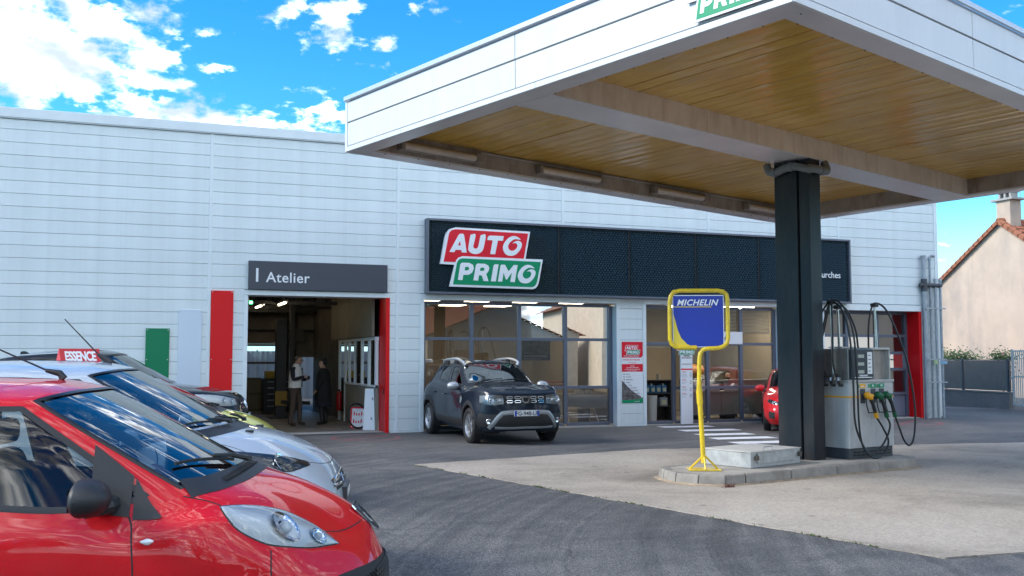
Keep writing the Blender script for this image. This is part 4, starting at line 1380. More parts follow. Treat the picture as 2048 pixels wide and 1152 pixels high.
class CarSurf:
    def __init__(s, rings, sharp):
        s.rings = [[Vector(p) for p in r] for r in rings]
        s.sharp = sharp

    @staticmethod
    def hermite(p0, p1, m0, m1, d, t):
        t2, t3 = t * t, t * t * t
        return p0 * (2 * t3 - 3 * t2 + 1) + m0 * d * (t3 - 2 * t2 + t) + p1 * (-2 * t3 + 3 * t2) + m1 * d * (t3 - t2)

    def ring_at(s, k, u):
        P = s.rings[k]
        i = min(int(u), len(P) - 2)
        t = u - i
        mir = lambda q: Vector((q.x, -q.y, q.z))

        def get(j):
            if j < 0:
                return mir(P[-j])
            if j >= len(P):
                return mir(P[2 * len(P) - 2 - j])
            return P[j]

        def tan(j):
            a, b, c = get(j - 1), get(j), get(j + 1)
            d0, d1 = max((b - a).length, 1e-5), max((c - b).length, 1e-5)
            return ((c - b) / d1 * d0 + (b - a) / d0 * d1) / (d0 + d1)
        p0, p1 = P[i], P[i + 1]
        d = max((p1 - p0).length, 1e-6)
        return s.hermite(p0, p1, tan(i), tan(i + 1), d, t)

    def col(s, u):
        return [s.ring_at(k, u) for k in range(len(s.rings))]

    def at(s, u, k, col=None):
        C = col or s.col(u)
        n = len(C)
        i = min(int(k), n - 2)
        t = k - i

        def slope(j):
            d = C[j + 1] - C[j]
            return d / max(d.length, 1e-5), max(d.length, 1e-5)

        def tan(j, side):
            if j == 0:
                return slope(0)[0]
            if j == n - 1:
                q = slope(n - 2)[0].copy()
                q.z *= 0.2
                return q
            a, da = slope(j - 1)
            b, db = slope(j)
            m = (b * da + a * db) / (da + db)
            own = b if side > 0 else a
            return own.lerp(m, s.sharp[j])
        d = max((C[i + 1] - C[i]).length, 1e-6)
        return s.hermite(C[i], C[i + 1], tan(i, 1), tan(i + 1, -1), d, t)


def paint(name, col, metal=0.0, rough=0.35, flake=0.0, dust=0.0, ior=1.45):
    if name in MATS:
        return MATS[name]
    m = bpy.data.materials.new(name)
    m.use_nodes = True
    w = NT(m.node_tree)
    tc = w('ShaderNodeTexCoord').outputs['Object']
    n = w('ShaderNodeTexNoise', {'Vector': tc, 'Scale': 260.0, 'Detail': 2.0}).outputs[0]
    d = w('ShaderNodeTexNoise', {'Vector': tc, 'Scale': 7.0, 'Detail': 6.0, 'Roughness': .7}).outputs[0]
    lo = tuple(c * (1 - flake) for c in col)
    hi = tuple(min(1, c * (1 + flake)) for c in col)
    c = w.ramp(n, [(.35, lo), (.65, hi)])
    if dust:
        fac = w('ShaderNodeMapRange', {0: d, 1: .4, 2: .75, 3: 0.0, 4: dust}).outputs[0]
        c = w.mix(fac, c, (.42, .38, .34, 1))
    cr = w('ShaderNodeMapRange', {0: d, 1: .35, 2: .7, 3: .015, 4: .06}).outputs[0]
    b = w('ShaderNodeBsdfPrincipled', {'Base Color': c, 'Metallic': metal, 'Roughness': .5, 'Specular IOR Level': .15, 'Coat Weight': 1.0, 'Coat Roughness': cr, 'Coat IOR': ior})
    w('ShaderNodeOutputMaterial', {0: b.outputs[0]})
    MATS[name] = m
    return m


CARGLASS = glass('car_glass', (.55, .62, .62), 1.02)
SCREEN = glass('windscreen_glass', (.50, .58, .58), 2.0)
TINTED = glass('tinted_glass', (.10, .12, .12), 1.25)
LENS = glass('lamp_lens', (.88, .92, .94), 1.0)
SEAL = mat('seal_black', (.012, .012, .013), .35)
CABIN = mat('cabin_dark', (.035, .036, .04), .8)
LAMPIN = mat('lamp_silver', (.88, .91, .92), .3, .1)
REFL = mat('lamp_bowl', (.85, .87, .9), .06, 1.0)
GAP = mat('panel_gap', (.01, .008, .008), .6)
PLATEW = mat('plate_white', (.78, .79, .80), .4)
PLATEB = mat('plate_blue', (.01, .06, .42), .4)
ALLOY = mat('alloy', (.58, .59, .61), .28, .85)


class Car:
    def __init__(s, name, label, loc, heading, zoff, paintm, xmap=None, zmap=None, ys=1.0, tweak=None, dens=5, glassm=None, roofm=None, R0=.285, fa=.66, ra=3.0, arch=.335, tint_rear=False, group=None, trim_arch=None, roofk=7.0):
        s.roofk = roofk
        s.root = thing(name, label, 'car', (loc[0], loc[1], zoff), 0, group)
        s.root.rotation_euler = (0, 0, R(heading) + math.pi)   # local +x points to the tail
        s.P = paintm
        xm = xmap or [(0, 0), (3.43, 3.43)]
        zm = zmap or [(0, 0), (1.47, 1.47)]
        s.mapx = lambda v: pmap(v, xm)
        s.mapz = lambda v: pmap(v, zm)
        s.ys = ys
        rings = [[(pmap(x, xm), y * ys, pmap(z, zm)) for x, y, z in r] for r in BASE]
        if tweak:
            tweak(rings)
        s.S = CarSurf(rings, SHARP)
        s.G = glassm or CARGLASS
        s.fa, s.ra, s.R0, s.arch = fa, ra, R0, arch
        s.roofm = roofm
        s.body(dens, tint_rear)
        s.trim_arch = trim_arch
        s.wheels_done = False

    # windows in (u, k): name, u range, k range
    WIN = [('windscreen', 0.0, 2.96, 6.06, 6.97), ('side_window', 4.16, 5.82, 6.07, 6.90), ('side_window', 6.10, 6.98, 6.10, 6.88), ('rear_window', 8.45, 10.0, 6.25, 6.90)]
    PARTS = [('hood', 0.0, 3.35, 4.05, 5.96), ('door', 4.95, 5.95, .9, 5.96), ('door', 5.95, 6.95, .9, 5.96)]

    def body(s, dens, tint_rear):
        us, ks = set(), set()
        for i in range(10):
            for j in range(dens):
                us.add(round(i + j / dens, 4))
        us.add(10.0)
        for i in range(9):
            dk = dens if i not in (7, 8) else max(2, dens // 2)
            for j in range(dk):
                ks.add(round(i + j / dk, 4))
        ks.add(9.0)

        def put(st, v):
            near = min(st, key=lambda q: abs(q - v))
            if abs(near - v) < .07 and near != int(near):
                st.discard(near)
            st.add(v)
        for n, a, b, c, d in s.WIN + s.PARTS:
            for v in (a, b):
                put(us, v)
            for v in (c, d):
                put(ks, v)
        us, ks = sorted(us), sorted(ks)
        V = []
        for u in us:
            col = s.S.col(u)
            V.append([s.S.at(u, k, col) for k in ks])
        # wheel arch: pull rim vertices onto the circle
        nu, nk = len(us), len(ks)
        wh = [(s.fa, s.R0), (s.ra, s.R0)]
        for i in range(nu):
            for j in range(nk):
                p = V[i][j]
                if us[i] < 2.2 or us[i] > 8.6 or ks[j] > 5:
                    continue
                for wx, wz in wh:
                    d = Vector((p.x - wx, p.z - wz))
                    if abs(d.length - s.arch) < .035 and d.length > .01:
                        d = d.normalized() * s.arch
                        V[i][j] = Vector((wx + d.x, p.y, wz + d.y))
        # normals
        N = [[None] * nk for _ in range(nu)]
        for i in range(nu):
            for j in range(nk):
                a = V[min(i + 1, nu - 1)][j] if i < nu - 1 else Vector((V[i - 1][j].x, -V[i - 1][j].y, V[i - 1][j].z))
                b = V[i - 1][j] if i > 0 else Vector((V[1][j].x, -V[1][j].y, V[1][j].z))
                c = V[i][min(j + 1, nk - 1)]
                d = V[i][max(j - 1, 0)]
                n = (a - b).cross(c - d)
                if j == nk - 1:
                    n = Vector((0, 0, 1))
                N[i][j] = n.normalized() if n.length > 1e-9 else Vector((0, 0, 1))
        # outward sign
        ref = N[nu // 2][nk // 3]
        sg = 1 if ref.y > 0 else -1
        groups = {}
        for i in range(nu - 1):
            uc = (us[i] + us[i + 1]) / 2
            for j in range(nk - 1):
                kc = (ks[j] + ks[j + 1]) / 2
                quad = [(i, j), (i + 1, j), (i + 1, j + 1), (i, j + 1)]
                c = sum((V[a][b] for a, b in quad), Vector()) / 4
                if kc < 5 and 2.2 < uc < 8.6 and any(math.hypot(c.x - wx, c.z - wz) < s.arch for wx, wz in wh):
                    continue
                part = 'body'
                for q, (n, a, b, lo, hi) in enumerate(s.WIN):
                    if a <= uc <= b and lo <= kc <= hi:
                        part = ('win', q)
                if part == 'body':
                    for q, (n, a, b, lo, hi) in enumerate(s.PARTS):
                        if a <= uc <= b and lo <= kc <= hi:
                            part = ('part', q)
                if part == 'body' and kc > s.roofk and s.roofm:
                    part = 'roof'
                groups.setdefault(part, []).append(quad)
        allv, allf = [], []

        def make(name, quads, m, sides, inset=0.0, parent=None):
            idx, vs, ns, fs = {}, [], [], []
            for sd in sides:
                for q in quads:
                    f = []
                    for a, b in q:
                        key = (a, b, sd if abs(V[a][b].y) > 1e-6 else 0)
                        if key not in idx:
                            p, n = V[a][b], N[a][b] * sg
                            if abs(p.y) < 1e-6:
                                n = Vector((n.x, 0, n.z)).normalized()
                            idx[key] = len(vs)
                            pp = p - n * inset
                            vs.append((pp.x, pp.y * sd, pp.z))
                            ns.append((n.x, n.y * sd, n.z))
                        f.append(idx[key])
                    if sd * sg < 0:
                        f = f[::-1]
                    f2 = [f[0]]
                    for q_ in f[1:]:
                        if q_ != f2[-1] and q_ != f2[0]:
                            f2.append(q_)
                    if len(f2) > 2:
                        fs.append(tuple(f2))
            me = bpy.data.meshes.new(name)
            me.from_pydata(vs, [], fs)
            me.materials.append(m)
            me.polygons.foreach_set('use_smooth', [True] * len(me.polygons))
            me.normals_split_custom_set_from_vertices(ns)
            o = obj(name, me, parent or s.root)
            return o, vs, fs
        o, v1, f1 = make('body', groups['body'], s.P, (1, -1))
        s.bodyobj = o
        if 'roof' in groups:
            make('roof', groups['roof'], s.roofm, (1, -1))
        s.doors = []
        for q, (n, a, b, lo, hi) in enumerate(s.PARTS):
            if ('part', q) in groups:
                if n == 'hood':
                    s.hood = make(n, groups[('part', q)], s.P, (1, -1))[0]
                else:
                    for sd in (1, -1):
                        s.doors.append(make(n, groups[('part', q)], s.P, (sd,))[0])
        s.wins = {}
        for q, (n, a, b, lo, hi) in enumerate(s.WIN):
            g = s.G if n != 'windscreen' else SCREEN
            if tint_rear and (a > 6 or n == 'rear_window'):
                g = TINTED
            quads = groups.get(('win', q), [])
            if n in ('windscreen', 'rear_window'):
                s.wins[q] = [make(n, quads, g, (1, -1), .006)[0]]
            else:
                s.wins[q] = [make(n, quads, g, (sd,), .006)[0] for sd in (1, -1)]
        # bvh of the complete skin
        vs, fs = [], []
        for sd in (1, -1):
            o0 = len(vs)
            vs += [Vector((p.x, p.y * sd, p.z)) for r in V for p in r]
            for i in range(nu - 1):
                for j in range(nk - 1):
                    f = (o0 + i * nk + j, o0 + (i + 1) * nk + j, o0 + (i + 1) * nk + j + 1, o0 + i * nk + j + 1)
                    fs.append(f if sd * sg > 0 else f[::-1])
        s.bvh = BVHTree.FromPolygons(vs, fs)
        # black seals round the glass
        for q, (n, a, b, lo, hi) in enumerate(s.WIN):
            path = []
            m = 14
            full = n in ('windscreen', 'rear_window')
            if n == 'windscreen':
                path = [(b * t / m, lo) for t in range(m + 1)] + [(b, lo + (hi - lo) * t / m) for t in range(1, m + 1)] + [(b * (1 - t / m), hi) for t in range(1, m + 1)]
                cl = False
            elif n == 'rear_window':
                path = [(b - (b - a) * t / m, lo) for t in range(m + 1)] + [(a, lo + (hi - lo) * t / m) for t in range(1, m + 1)] + [(a + (b - a) * t / m, hi) for t in range(1, m + 1)]
                cl = False
            else:
                path = [(a + (b - a) * t / m, lo) for t in range(m)] + [(b, lo + (hi - lo) * t / m) for t in range(m)] + [(b - (b - a) * t / m, hi) for t in range(m)] + [(a, hi - (hi - lo) * t / m) for t in range(m)]
                cl = True
            pts = [s.S.at(u, k) for u, k in path]
            for sd in (1, -1):
                s.strip('window_seal', [Vector((p.x, p.y * sd, p.z)) for p in pts], .030 if not full else .024, .0035, SEAL, s.wins[q][0 if (full or sd == 1) else 1], closed=cl)
        # underbody
        ub = MB()
        base = [V[i][0] for i in range(nu)]
        poly = [(p.x, p.y, p.z) for p in base] + [(p.x, -p.y, p.z) for p in reversed(base[1:-1])]
        ub.add(poly, [tuple(range(len(poly)))])
        xs0, xs1 = s.mapx(.55), s.mapx(3.2)
        ub.build('underbody', RUBBER, s.root)

    def near(s, p):
        loc, nor, idx, d = s.bvh.find_nearest(Vector(p))
        return loc, nor

    def snap(s, p, off=0.0):
        l, n = s.near(p)
        return l + n * off

    def strip(s, name, pts, width, off, m, parent=None, closed=False, taper=None):
        pts = [Vector(p) for p in pts]
        sn = [s.near(p) for p in pts]
        rows = []
        n = len(pts)
        for i in range(n):
            a = sn[(i - 1) % n if closed else max(i - 1, 0)][0]
            b = sn[(i + 1) % n if closed else min(i + 1, n - 1)][0]
            t = (b - a)
            t = t.normalized() if t.length > 1e-9 else Vector((1, 0, 0))
            p, nr = sn[i]
            w = nr.cross(t)
            w = w.normalized() * (width / 2 * (taper[i] if taper else 1))
            rows.append([s.snap(p + w, off * .3), p + nr * off, s.snap(p - w, off * .3)])
        if closed:
            rows.append(rows[0])
        mb = MB().grid(rows)
        return mb.build(name, m, parent or s.root, smooth='all')

    def seam(s, pts, width=.008, parent=None, n=10):
        P = catmull(pts, n) if len(pts) > 2 else [Vector(pts[0]).lerp(Vector(pts[1]), i / 16) for i in range(17)]
        return s.strip('panel_gap', P, width, .0015, GAP, parent)

    def uvpath(s, uvs, sd=1, n=8):
        out = []
        for (a, b), (c, d) in zip(uvs[:-1], uvs[1:]):
            for i in range(n):
                t = i / n
                p = s.S.at(a + (c - a) * t, b + (d - b) * t)
                out.append(Vector((p.x, p.y * sd, p.z)))
        p = s.S.at(*uvs[-1])
        out.append(Vector((p.x, p.y * sd, p.z)))
        return out

    def patch(s, name, top, bot, m, off=.004, bulge=0.0, ns=7, nt=12, parent=None, snap=True):
        """surface patch between two boundary curves, laid on the skin with offset and bulge"""
        def resample(c):
            c = catmull(c, 6) if len(c) > 2 else [Vector(c[0]).lerp(Vector(c[1]), i / 10) for i in range(11)]
            L = [0]
            for a, b in zip(c[:-1], c[1:]):
                L.append(L[-1] + (b - a).length)
            out = []
            for i in range(nt + 1):
                d = L[-1] * i / nt
                j = 0
                while j < len(L) - 2 and L[j + 1] < d:
                    j += 1
                t = (d - L[j]) / max(L[j + 1] - L[j], 1e-9)
                out.append(c[j].lerp(c[j + 1], t))
            return out
        A, B = resample(top), resample(bot)
        rows = []
        for j in range(ns + 1):
            t = j / ns
            row = []
            for i in range(nt + 1):
                p = A[i].lerp(B[i], t)
                e = math.sin(math.pi * t) * (math.sin(math.pi * min(1, max(0, i / nt))) ** .6)
                if snap:
                    l, n = s.near(p)
                    p = l + n * (off + bulge * e)
                row.append(p)
            rows.append(row)
        mb = MB().grid(rows)
        return mb.build(name, m, parent or s.root, smooth='all')

    def mir(s, pts, sd):
        return [(p[0], p[1] * sd, p[2]) for p in pts]

    def door_seams(s, us=(4.95, 5.95, 6.95), lo=.9, hi=5.96):
        for sd in (1, -1):
            for u in us:
                s.strip('panel_gap', s.uvpath([(u, lo), (u, hi)], sd, 16), .008, .0015, GAP)
            s.strip('panel_gap', s.uvpath([(us[0], lo), (us[-1], lo)], sd, 16), .007, .0015, GAP)

    def hood_seam(s, u=3.35, lo=4.05):
        for sd in (1, -1):
            s.strip('panel_gap', s.uvpath([(0, lo), (u, lo), (u, 5.96)], sd, 16), .007, .0015, GAP)

    def wheels(s, rim='spoke', width=.175, inset=.0, nsp=5, lipm=None, lipw=.03, cover=None, which=(0, 1, 2, 3), tread=True):
        R0 = s.R0
        rr = R0 * .66
        proto = None
        pos = []
        for k, wx in enumerate((s.fa, s.ra)):
            p, _ = s.near((wx, 1.2, R0 + s.arch * .9))
            hw = abs(s.near((wx, 2.0, R0 + s.arch + .02))[0].y)
            for sd in (1, -1):
                pos.append((wx, (hw - inset - .012) * sd, sd))
                # wheel house and lip
                mb = MB()
                rows = []
                for a in range(-6, 25):
                    an = math.pi * a / 18
                    q = (wx + s.arch * math.cos(an), R0 + s.arch * math.sin(an))
                    if q[1] < .15:
                        continue
                    o = s.near((q[0], 1.1 * sd, q[1]))[0]
                    rows.append([(q[0], o.y, q[1]), (q[0], o.y * .45, q[1])])
                mb.grid(rows)
                mb.build('wheel_house', RUBBER, s.root)
                if lipm:
                    pts = []
                    for a in range(-3, 22):
                        an = math.pi * a / 18
                        rad = s.arch + lipw * .45
                        q = (wx + rad * math.cos(an), R0 + rad * math.sin(an))
                        if q[1] < .2:
                            continue
                        o = s.near((q[0], 1.1 * sd, q[1]))[0]
                        pts.append(Vector((q[0], o.y, q[1])))
                    s.strip('wheel_arch_trim', pts, lipw, .012, lipm)
        for k, (x, y, sd) in enumerate(pos):
            if k not in which:
                continue
            if proto is None:
                w = bpy.data.objects.new('wheel', None)
                COL.objects.link(w)
                w.parent = s.root
                ty = MB()
                W = width
                prof = [(rr, -W * .40), (rr + .03, -W * .5), (R0 - .03, -W * .49), (R0 - .008, -W * .40), (R0, -W * .25), (R0, W * .25), (R0 - .008, W * .40), (R0 - .03, W * .49), (rr + .03, W * .5), (rr, W * .40)]
                RX = Matrix.Rotation(R(-90), 4, 'X')
                ty.lathe(prof, 40, RX)
                tyo = ty.build('tyre', RUBBER, w, smooth=True)
                if tread:
                    tr = MB()
                    for i in range(44):
                        for h in (-1, 1):
                            a = 2 * math.pi * (i + (.5 if h > 0 else 0)) / 44
                            c = Vector((math.cos(a), 0, math.sin(a)))
                            tdir = Vector((-math.sin(a), 0, math.cos(a)))
                            tr.obox(c * (R0 + .001) + Vector((0, h * W * .22, 0)), tdir * .009 , Vector((0, W * .19, 0)) + tdir * .012, c * .005)
                    tr.build('tread', RUBBER, w)
                rm = MB()
                # barrel and lip: outer face looks to +y
                rm.lathe([(rr + .004, W * .42), (rr - .012, W * .44), (rr - .022, W * .36), (rr - .03, -W * .35)], 40, RX)
                rm.lathe([(.0, W * .30), (.055, W * .30), (.06, W * .22)], 20, RX)
                for i in range(nsp):
                    a0 = 2 * math.pi * i / nsp
                    for da in ((-.13, .13) if rim == 'double' else (0,)):
                        c = lambda r, a, y: Vector((r * math.cos(a), y, r * math.sin(a)))
                        a1 = a0 + da
                        wd0, wd1 = (.020, .026) if rim == 'double' else (.035, .05)
                        t = Vector((-math.sin(a1), 0, math.cos(a1)))
                        p0, p1 = c(.04, a0 + da * .6, W * .24), c(rr - .012, a1, W * .34)
                        rm.add([p0 - t * wd0, p0 + t * wd0, p1 + t * wd1, p1 - t * wd1,
                                p0 - t * wd0 - Vector((0, .04, 0)), p0 + t * wd0 - Vector((0, .04, 0)), p1 + t * wd1 - Vector((0, .05, 0)), p1 - t * wd1 - Vector((0, .05, 0))],
                               [(0, 1, 2, 3), (0, 4, 5, 1), (1, 5, 6, 2), (2, 6, 7, 3), (3, 7, 4, 0)])
                rm.build('rim', ALLOY, w, smooth=True)
                dk = MB()
                dk.lathe([(0, W * .02), (rr - .03, W * .02)], 30, RX)
                dk.build('brake_disc', mat('brake_dark', (.05, .05, .052), .5, .5), w)
                proto = w
                o = w
            else:
                o = copy_tree(proto, s.root)
            o.location = (x, y - sd * width * .5, R0)
            o.rotation_euler = (0, 0, 0 if sd > 0 else math.pi)

    def cabin(s, wheel_side=1):
        """dashboard, seats, steering wheel (wheel_side: +1 = car's left, local -y... )"""
        mx, mz, ys = s.mapx, s.mapz, s.ys
        d = MB()
        z = mz(.93)
        prof = [(mx(.86), z - .02), (mx(1.02), z), (mx(1.20), z - .03), (mx(1.30), z - .12), (mx(1.28), z - .35), (mx(.95), z - .45)]
        d.prism(prof, lambda a, b, c: (a, c, b), -.66 * ys, .66 * ys)
        d.build('dashboard', CABIN, s.root, bevel=.02)
        f = MB().box(mx(.95), mx(3.05), -.62 * ys, .62 * ys, mz(.24), mz(.30))
        f.build('cabin_floor', CABIN, s.root)
        st = mat('seat_fabric', (.06, .062, .07), .9)
        for x, nrow in ((1.75, 2), (2.55, 2)):
            for sy in (-.33, .33):
                b = MB()
                X = mx(x)
                b.box(X - .25, X + .22, sy - .22, sy + .22, mz(.42), mz(.56))
                b.obox((X + .27, sy, mz(.82)), (.05, 0, .012), (0, .21, 0), (.09, 0, mz(1.08) - mz(.82)))
                b.box(X + .30, X + .40, sy - .12, sy + .12, mz(1.11), mz(1.25))
                b.build('seat', st, s.root, bevel=.04)
        sw = MB()
        cx, cy, cz = mx(1.40), wheel_side * .33 * ys, mz(.92)
        ring_ = []
        for i in range(24):
            a = 2 * math.pi * i / 24
            ring_.append((cx + math.sin(a) * .18 * .42, cy + math.cos(a) * .18, cz + math.sin(a) * .18 * .9))
        sw.tube(ring_, .015, 8, closed=True)
        sw.tube([(cx - .15, cy, cz - .06), (cx, cy, cz)], .03, 8)
        sw.tube([(cx, cy - .17, cz), (cx, cy + .17, cz)], .018, 6)
        sw.build('steering_wheel', CABIN, s.root, smooth=True)
        im = MB().box(mx(1.50), mx(1.53), -.11, .11, mz(1.33), mz(1.39))
        im.build('rear_view_mirror', CABIN, s.root, bevel=.01)

    def mirror(s, base, size=(.09, .11, .075), m=BLACKP, out=.16, sides=(1, -1), rearward=.02):
        for sd in sides:
            b = s.snap((base[0], base[1] * sd, base[2]), 0)
            c = b + Vector((rearward, out * sd, .045))
            o = bpy.data.objects.new('wing_mirror', None)
            COL.objects.link(o)
            o.parent = s.root
            mb = MB()
            rows = []
            n = 18
            for i in range(n + 1):
                th = math.pi * i / n
                row = []
                for j in range(25):
                    ph = 2 * math.pi * j / 24
                    e = lambda v, p: math.copysign(abs(v) ** p, v)
                    x = e(math.sin(th), .85) * e(math.cos(ph), .95) * size[0]
                    y = e(math.cos(th), .9) * size[1]
                    z_ = e(math.sin(th), .85) * e(math.sin(ph), .95) * size[2] * (1 - .12 * y / size[1])
                    if x > 0:
                        x *= .35
                    row.append((c.x + x, c.y + y * sd, c.z + z_))
                rows.append(row)
            mb.grid(rows)
            mb.build('mirror_shell', m, o, smooth='all')
            st = MB()
            st.tube([b - Vector((0, .03 * sd, 0)), b + Vector((0, .05 * sd, .0)), c + Vector((0, -.03 * sd, -size[2] * .75))], [.045, .038, .03], 8)
            st.build('stalk', BLACKP, o, smooth=True)
            g = MB()
            cc = c + Vector((size[0] * .30, 0, 0))
            g.add([cc + Vector((0, y * size[1] * .62, z_ * size[2] * .6)) for y, z_ in ((-1, -1), (1, -1), (1, 1), (-1, 1))], [(0, 1, 2, 3)])
            g.build('mirror_glass', CHROME, o)

    def lamp(s, name, top, bot, bowls=(), lens=LENS, base=LAMPIN, off=.003, bulge=.022, sides=(1, -1), rim=True):
        for sd in sides:
            o = bpy.data.objects.new(name, None)
            COL.objects.link(o)
            o.parent = s.root
            t, b = s.mir(top, sd), s.mir(bot, sd)
            s.patch('reflector', t, b, base, off, .002, parent=o)
            for (p, r, tilt) in bowls:
                l, n = s.near((p[0], p[1] * sd, p[2]))
                n = (n * tilt + Vector((-1, 0, 0)) * (1 - tilt)).normalized()
                M = Matrix.Translation(l + n * .004) @ n.to_track_quat('Z', 'Y').to_matrix().to_4x4()
                MB().lathe([(r, .014), (r * .93, .016), (r * .8, .006), (r * .45, .002), (0, .004)], 24, M).build('bowl', REFL, o, smooth='all')
                MB().lathe([(r * .36, .003), (r * .34, .018), (r * .2, .026), (0, .028)], 16, M).build('bulb_cover', base, o, smooth='all')
            s.patch('lens', t, b, lens, off + .004, bulge, parent=o)
            if rim:
                tt = catmull(t, 6) if len(t) > 2 else [Vector(q) for q in t]
                bb = catmull(b, 6) if len(b) > 2 else [Vector(q) for q in b]
                loop = tt + list(reversed(bb))[1:-1]
                s.strip('lamp_seal', loop, .010, .004, SEAL, o, closed=True)

    def wiper(s, pivot, tip, parent=None):
        a = s.snap(pivot, .03)
        b = s.snap(tip, .022)
        o = bpy.data.objects.new('wiper', None)
        COL.objects.link(o)
        o.parent = s.root
        mid = a.lerp(b, .55) + Vector((-.01, 0, .025))
        MB().tube([a, a.lerp(mid, .5) + Vector((0, 0, .01)), mid], [.014, .012, .008], 6).build('wiper_arm', BLACKP, o, smooth=True)
        bl = [s.snap(a.lerp(b, .22 + .78 * i / 8), .014) for i in range(9)]
        MB().tube(bl, .008, 6).build('wiper_blade', RUBBER, o)
        MB().lathe([(.02, 0), (.02, .02), (.012, .03), (0, .032)], 10, Matrix.Translation(a - Vector((0, 0, .015)))).build('pivot_cap', BLACKP, o, smooth=True)

    def plate(s, p, txt, w=.52, h=.11, tilt=0):
        x = p[0]
        o = bpy.data.objects.new('licence_plate', None)
        COL.objects.link(o)
        o.parent = s.root
        o.location = (x, p[1], p[2])
        o.rotation_euler = (0, tilt, 0)
        MB().box(-.012, 0, -w / 2, w / 2, -h / 2, h / 2).build('plate', PLATEW, o, bevel=.003)
        for sd in (-1, 1):
            MB().box(-.0145, -.0125, sd * (w / 2 - .025) - .022, sd * (w / 2 - .025) + .022, -h / 2 + .004, h / 2 - .004).build('blue_band', PLATEB, o)
        text('characters', txt, h * .98, mat('plate_black', (.01, .01, .01), .5), o, (-.0125, 0, -h * .34), rot=(R(90), 0, R(-90)), align='CENTER', depth=.002, offset=.0015, space=1.0)


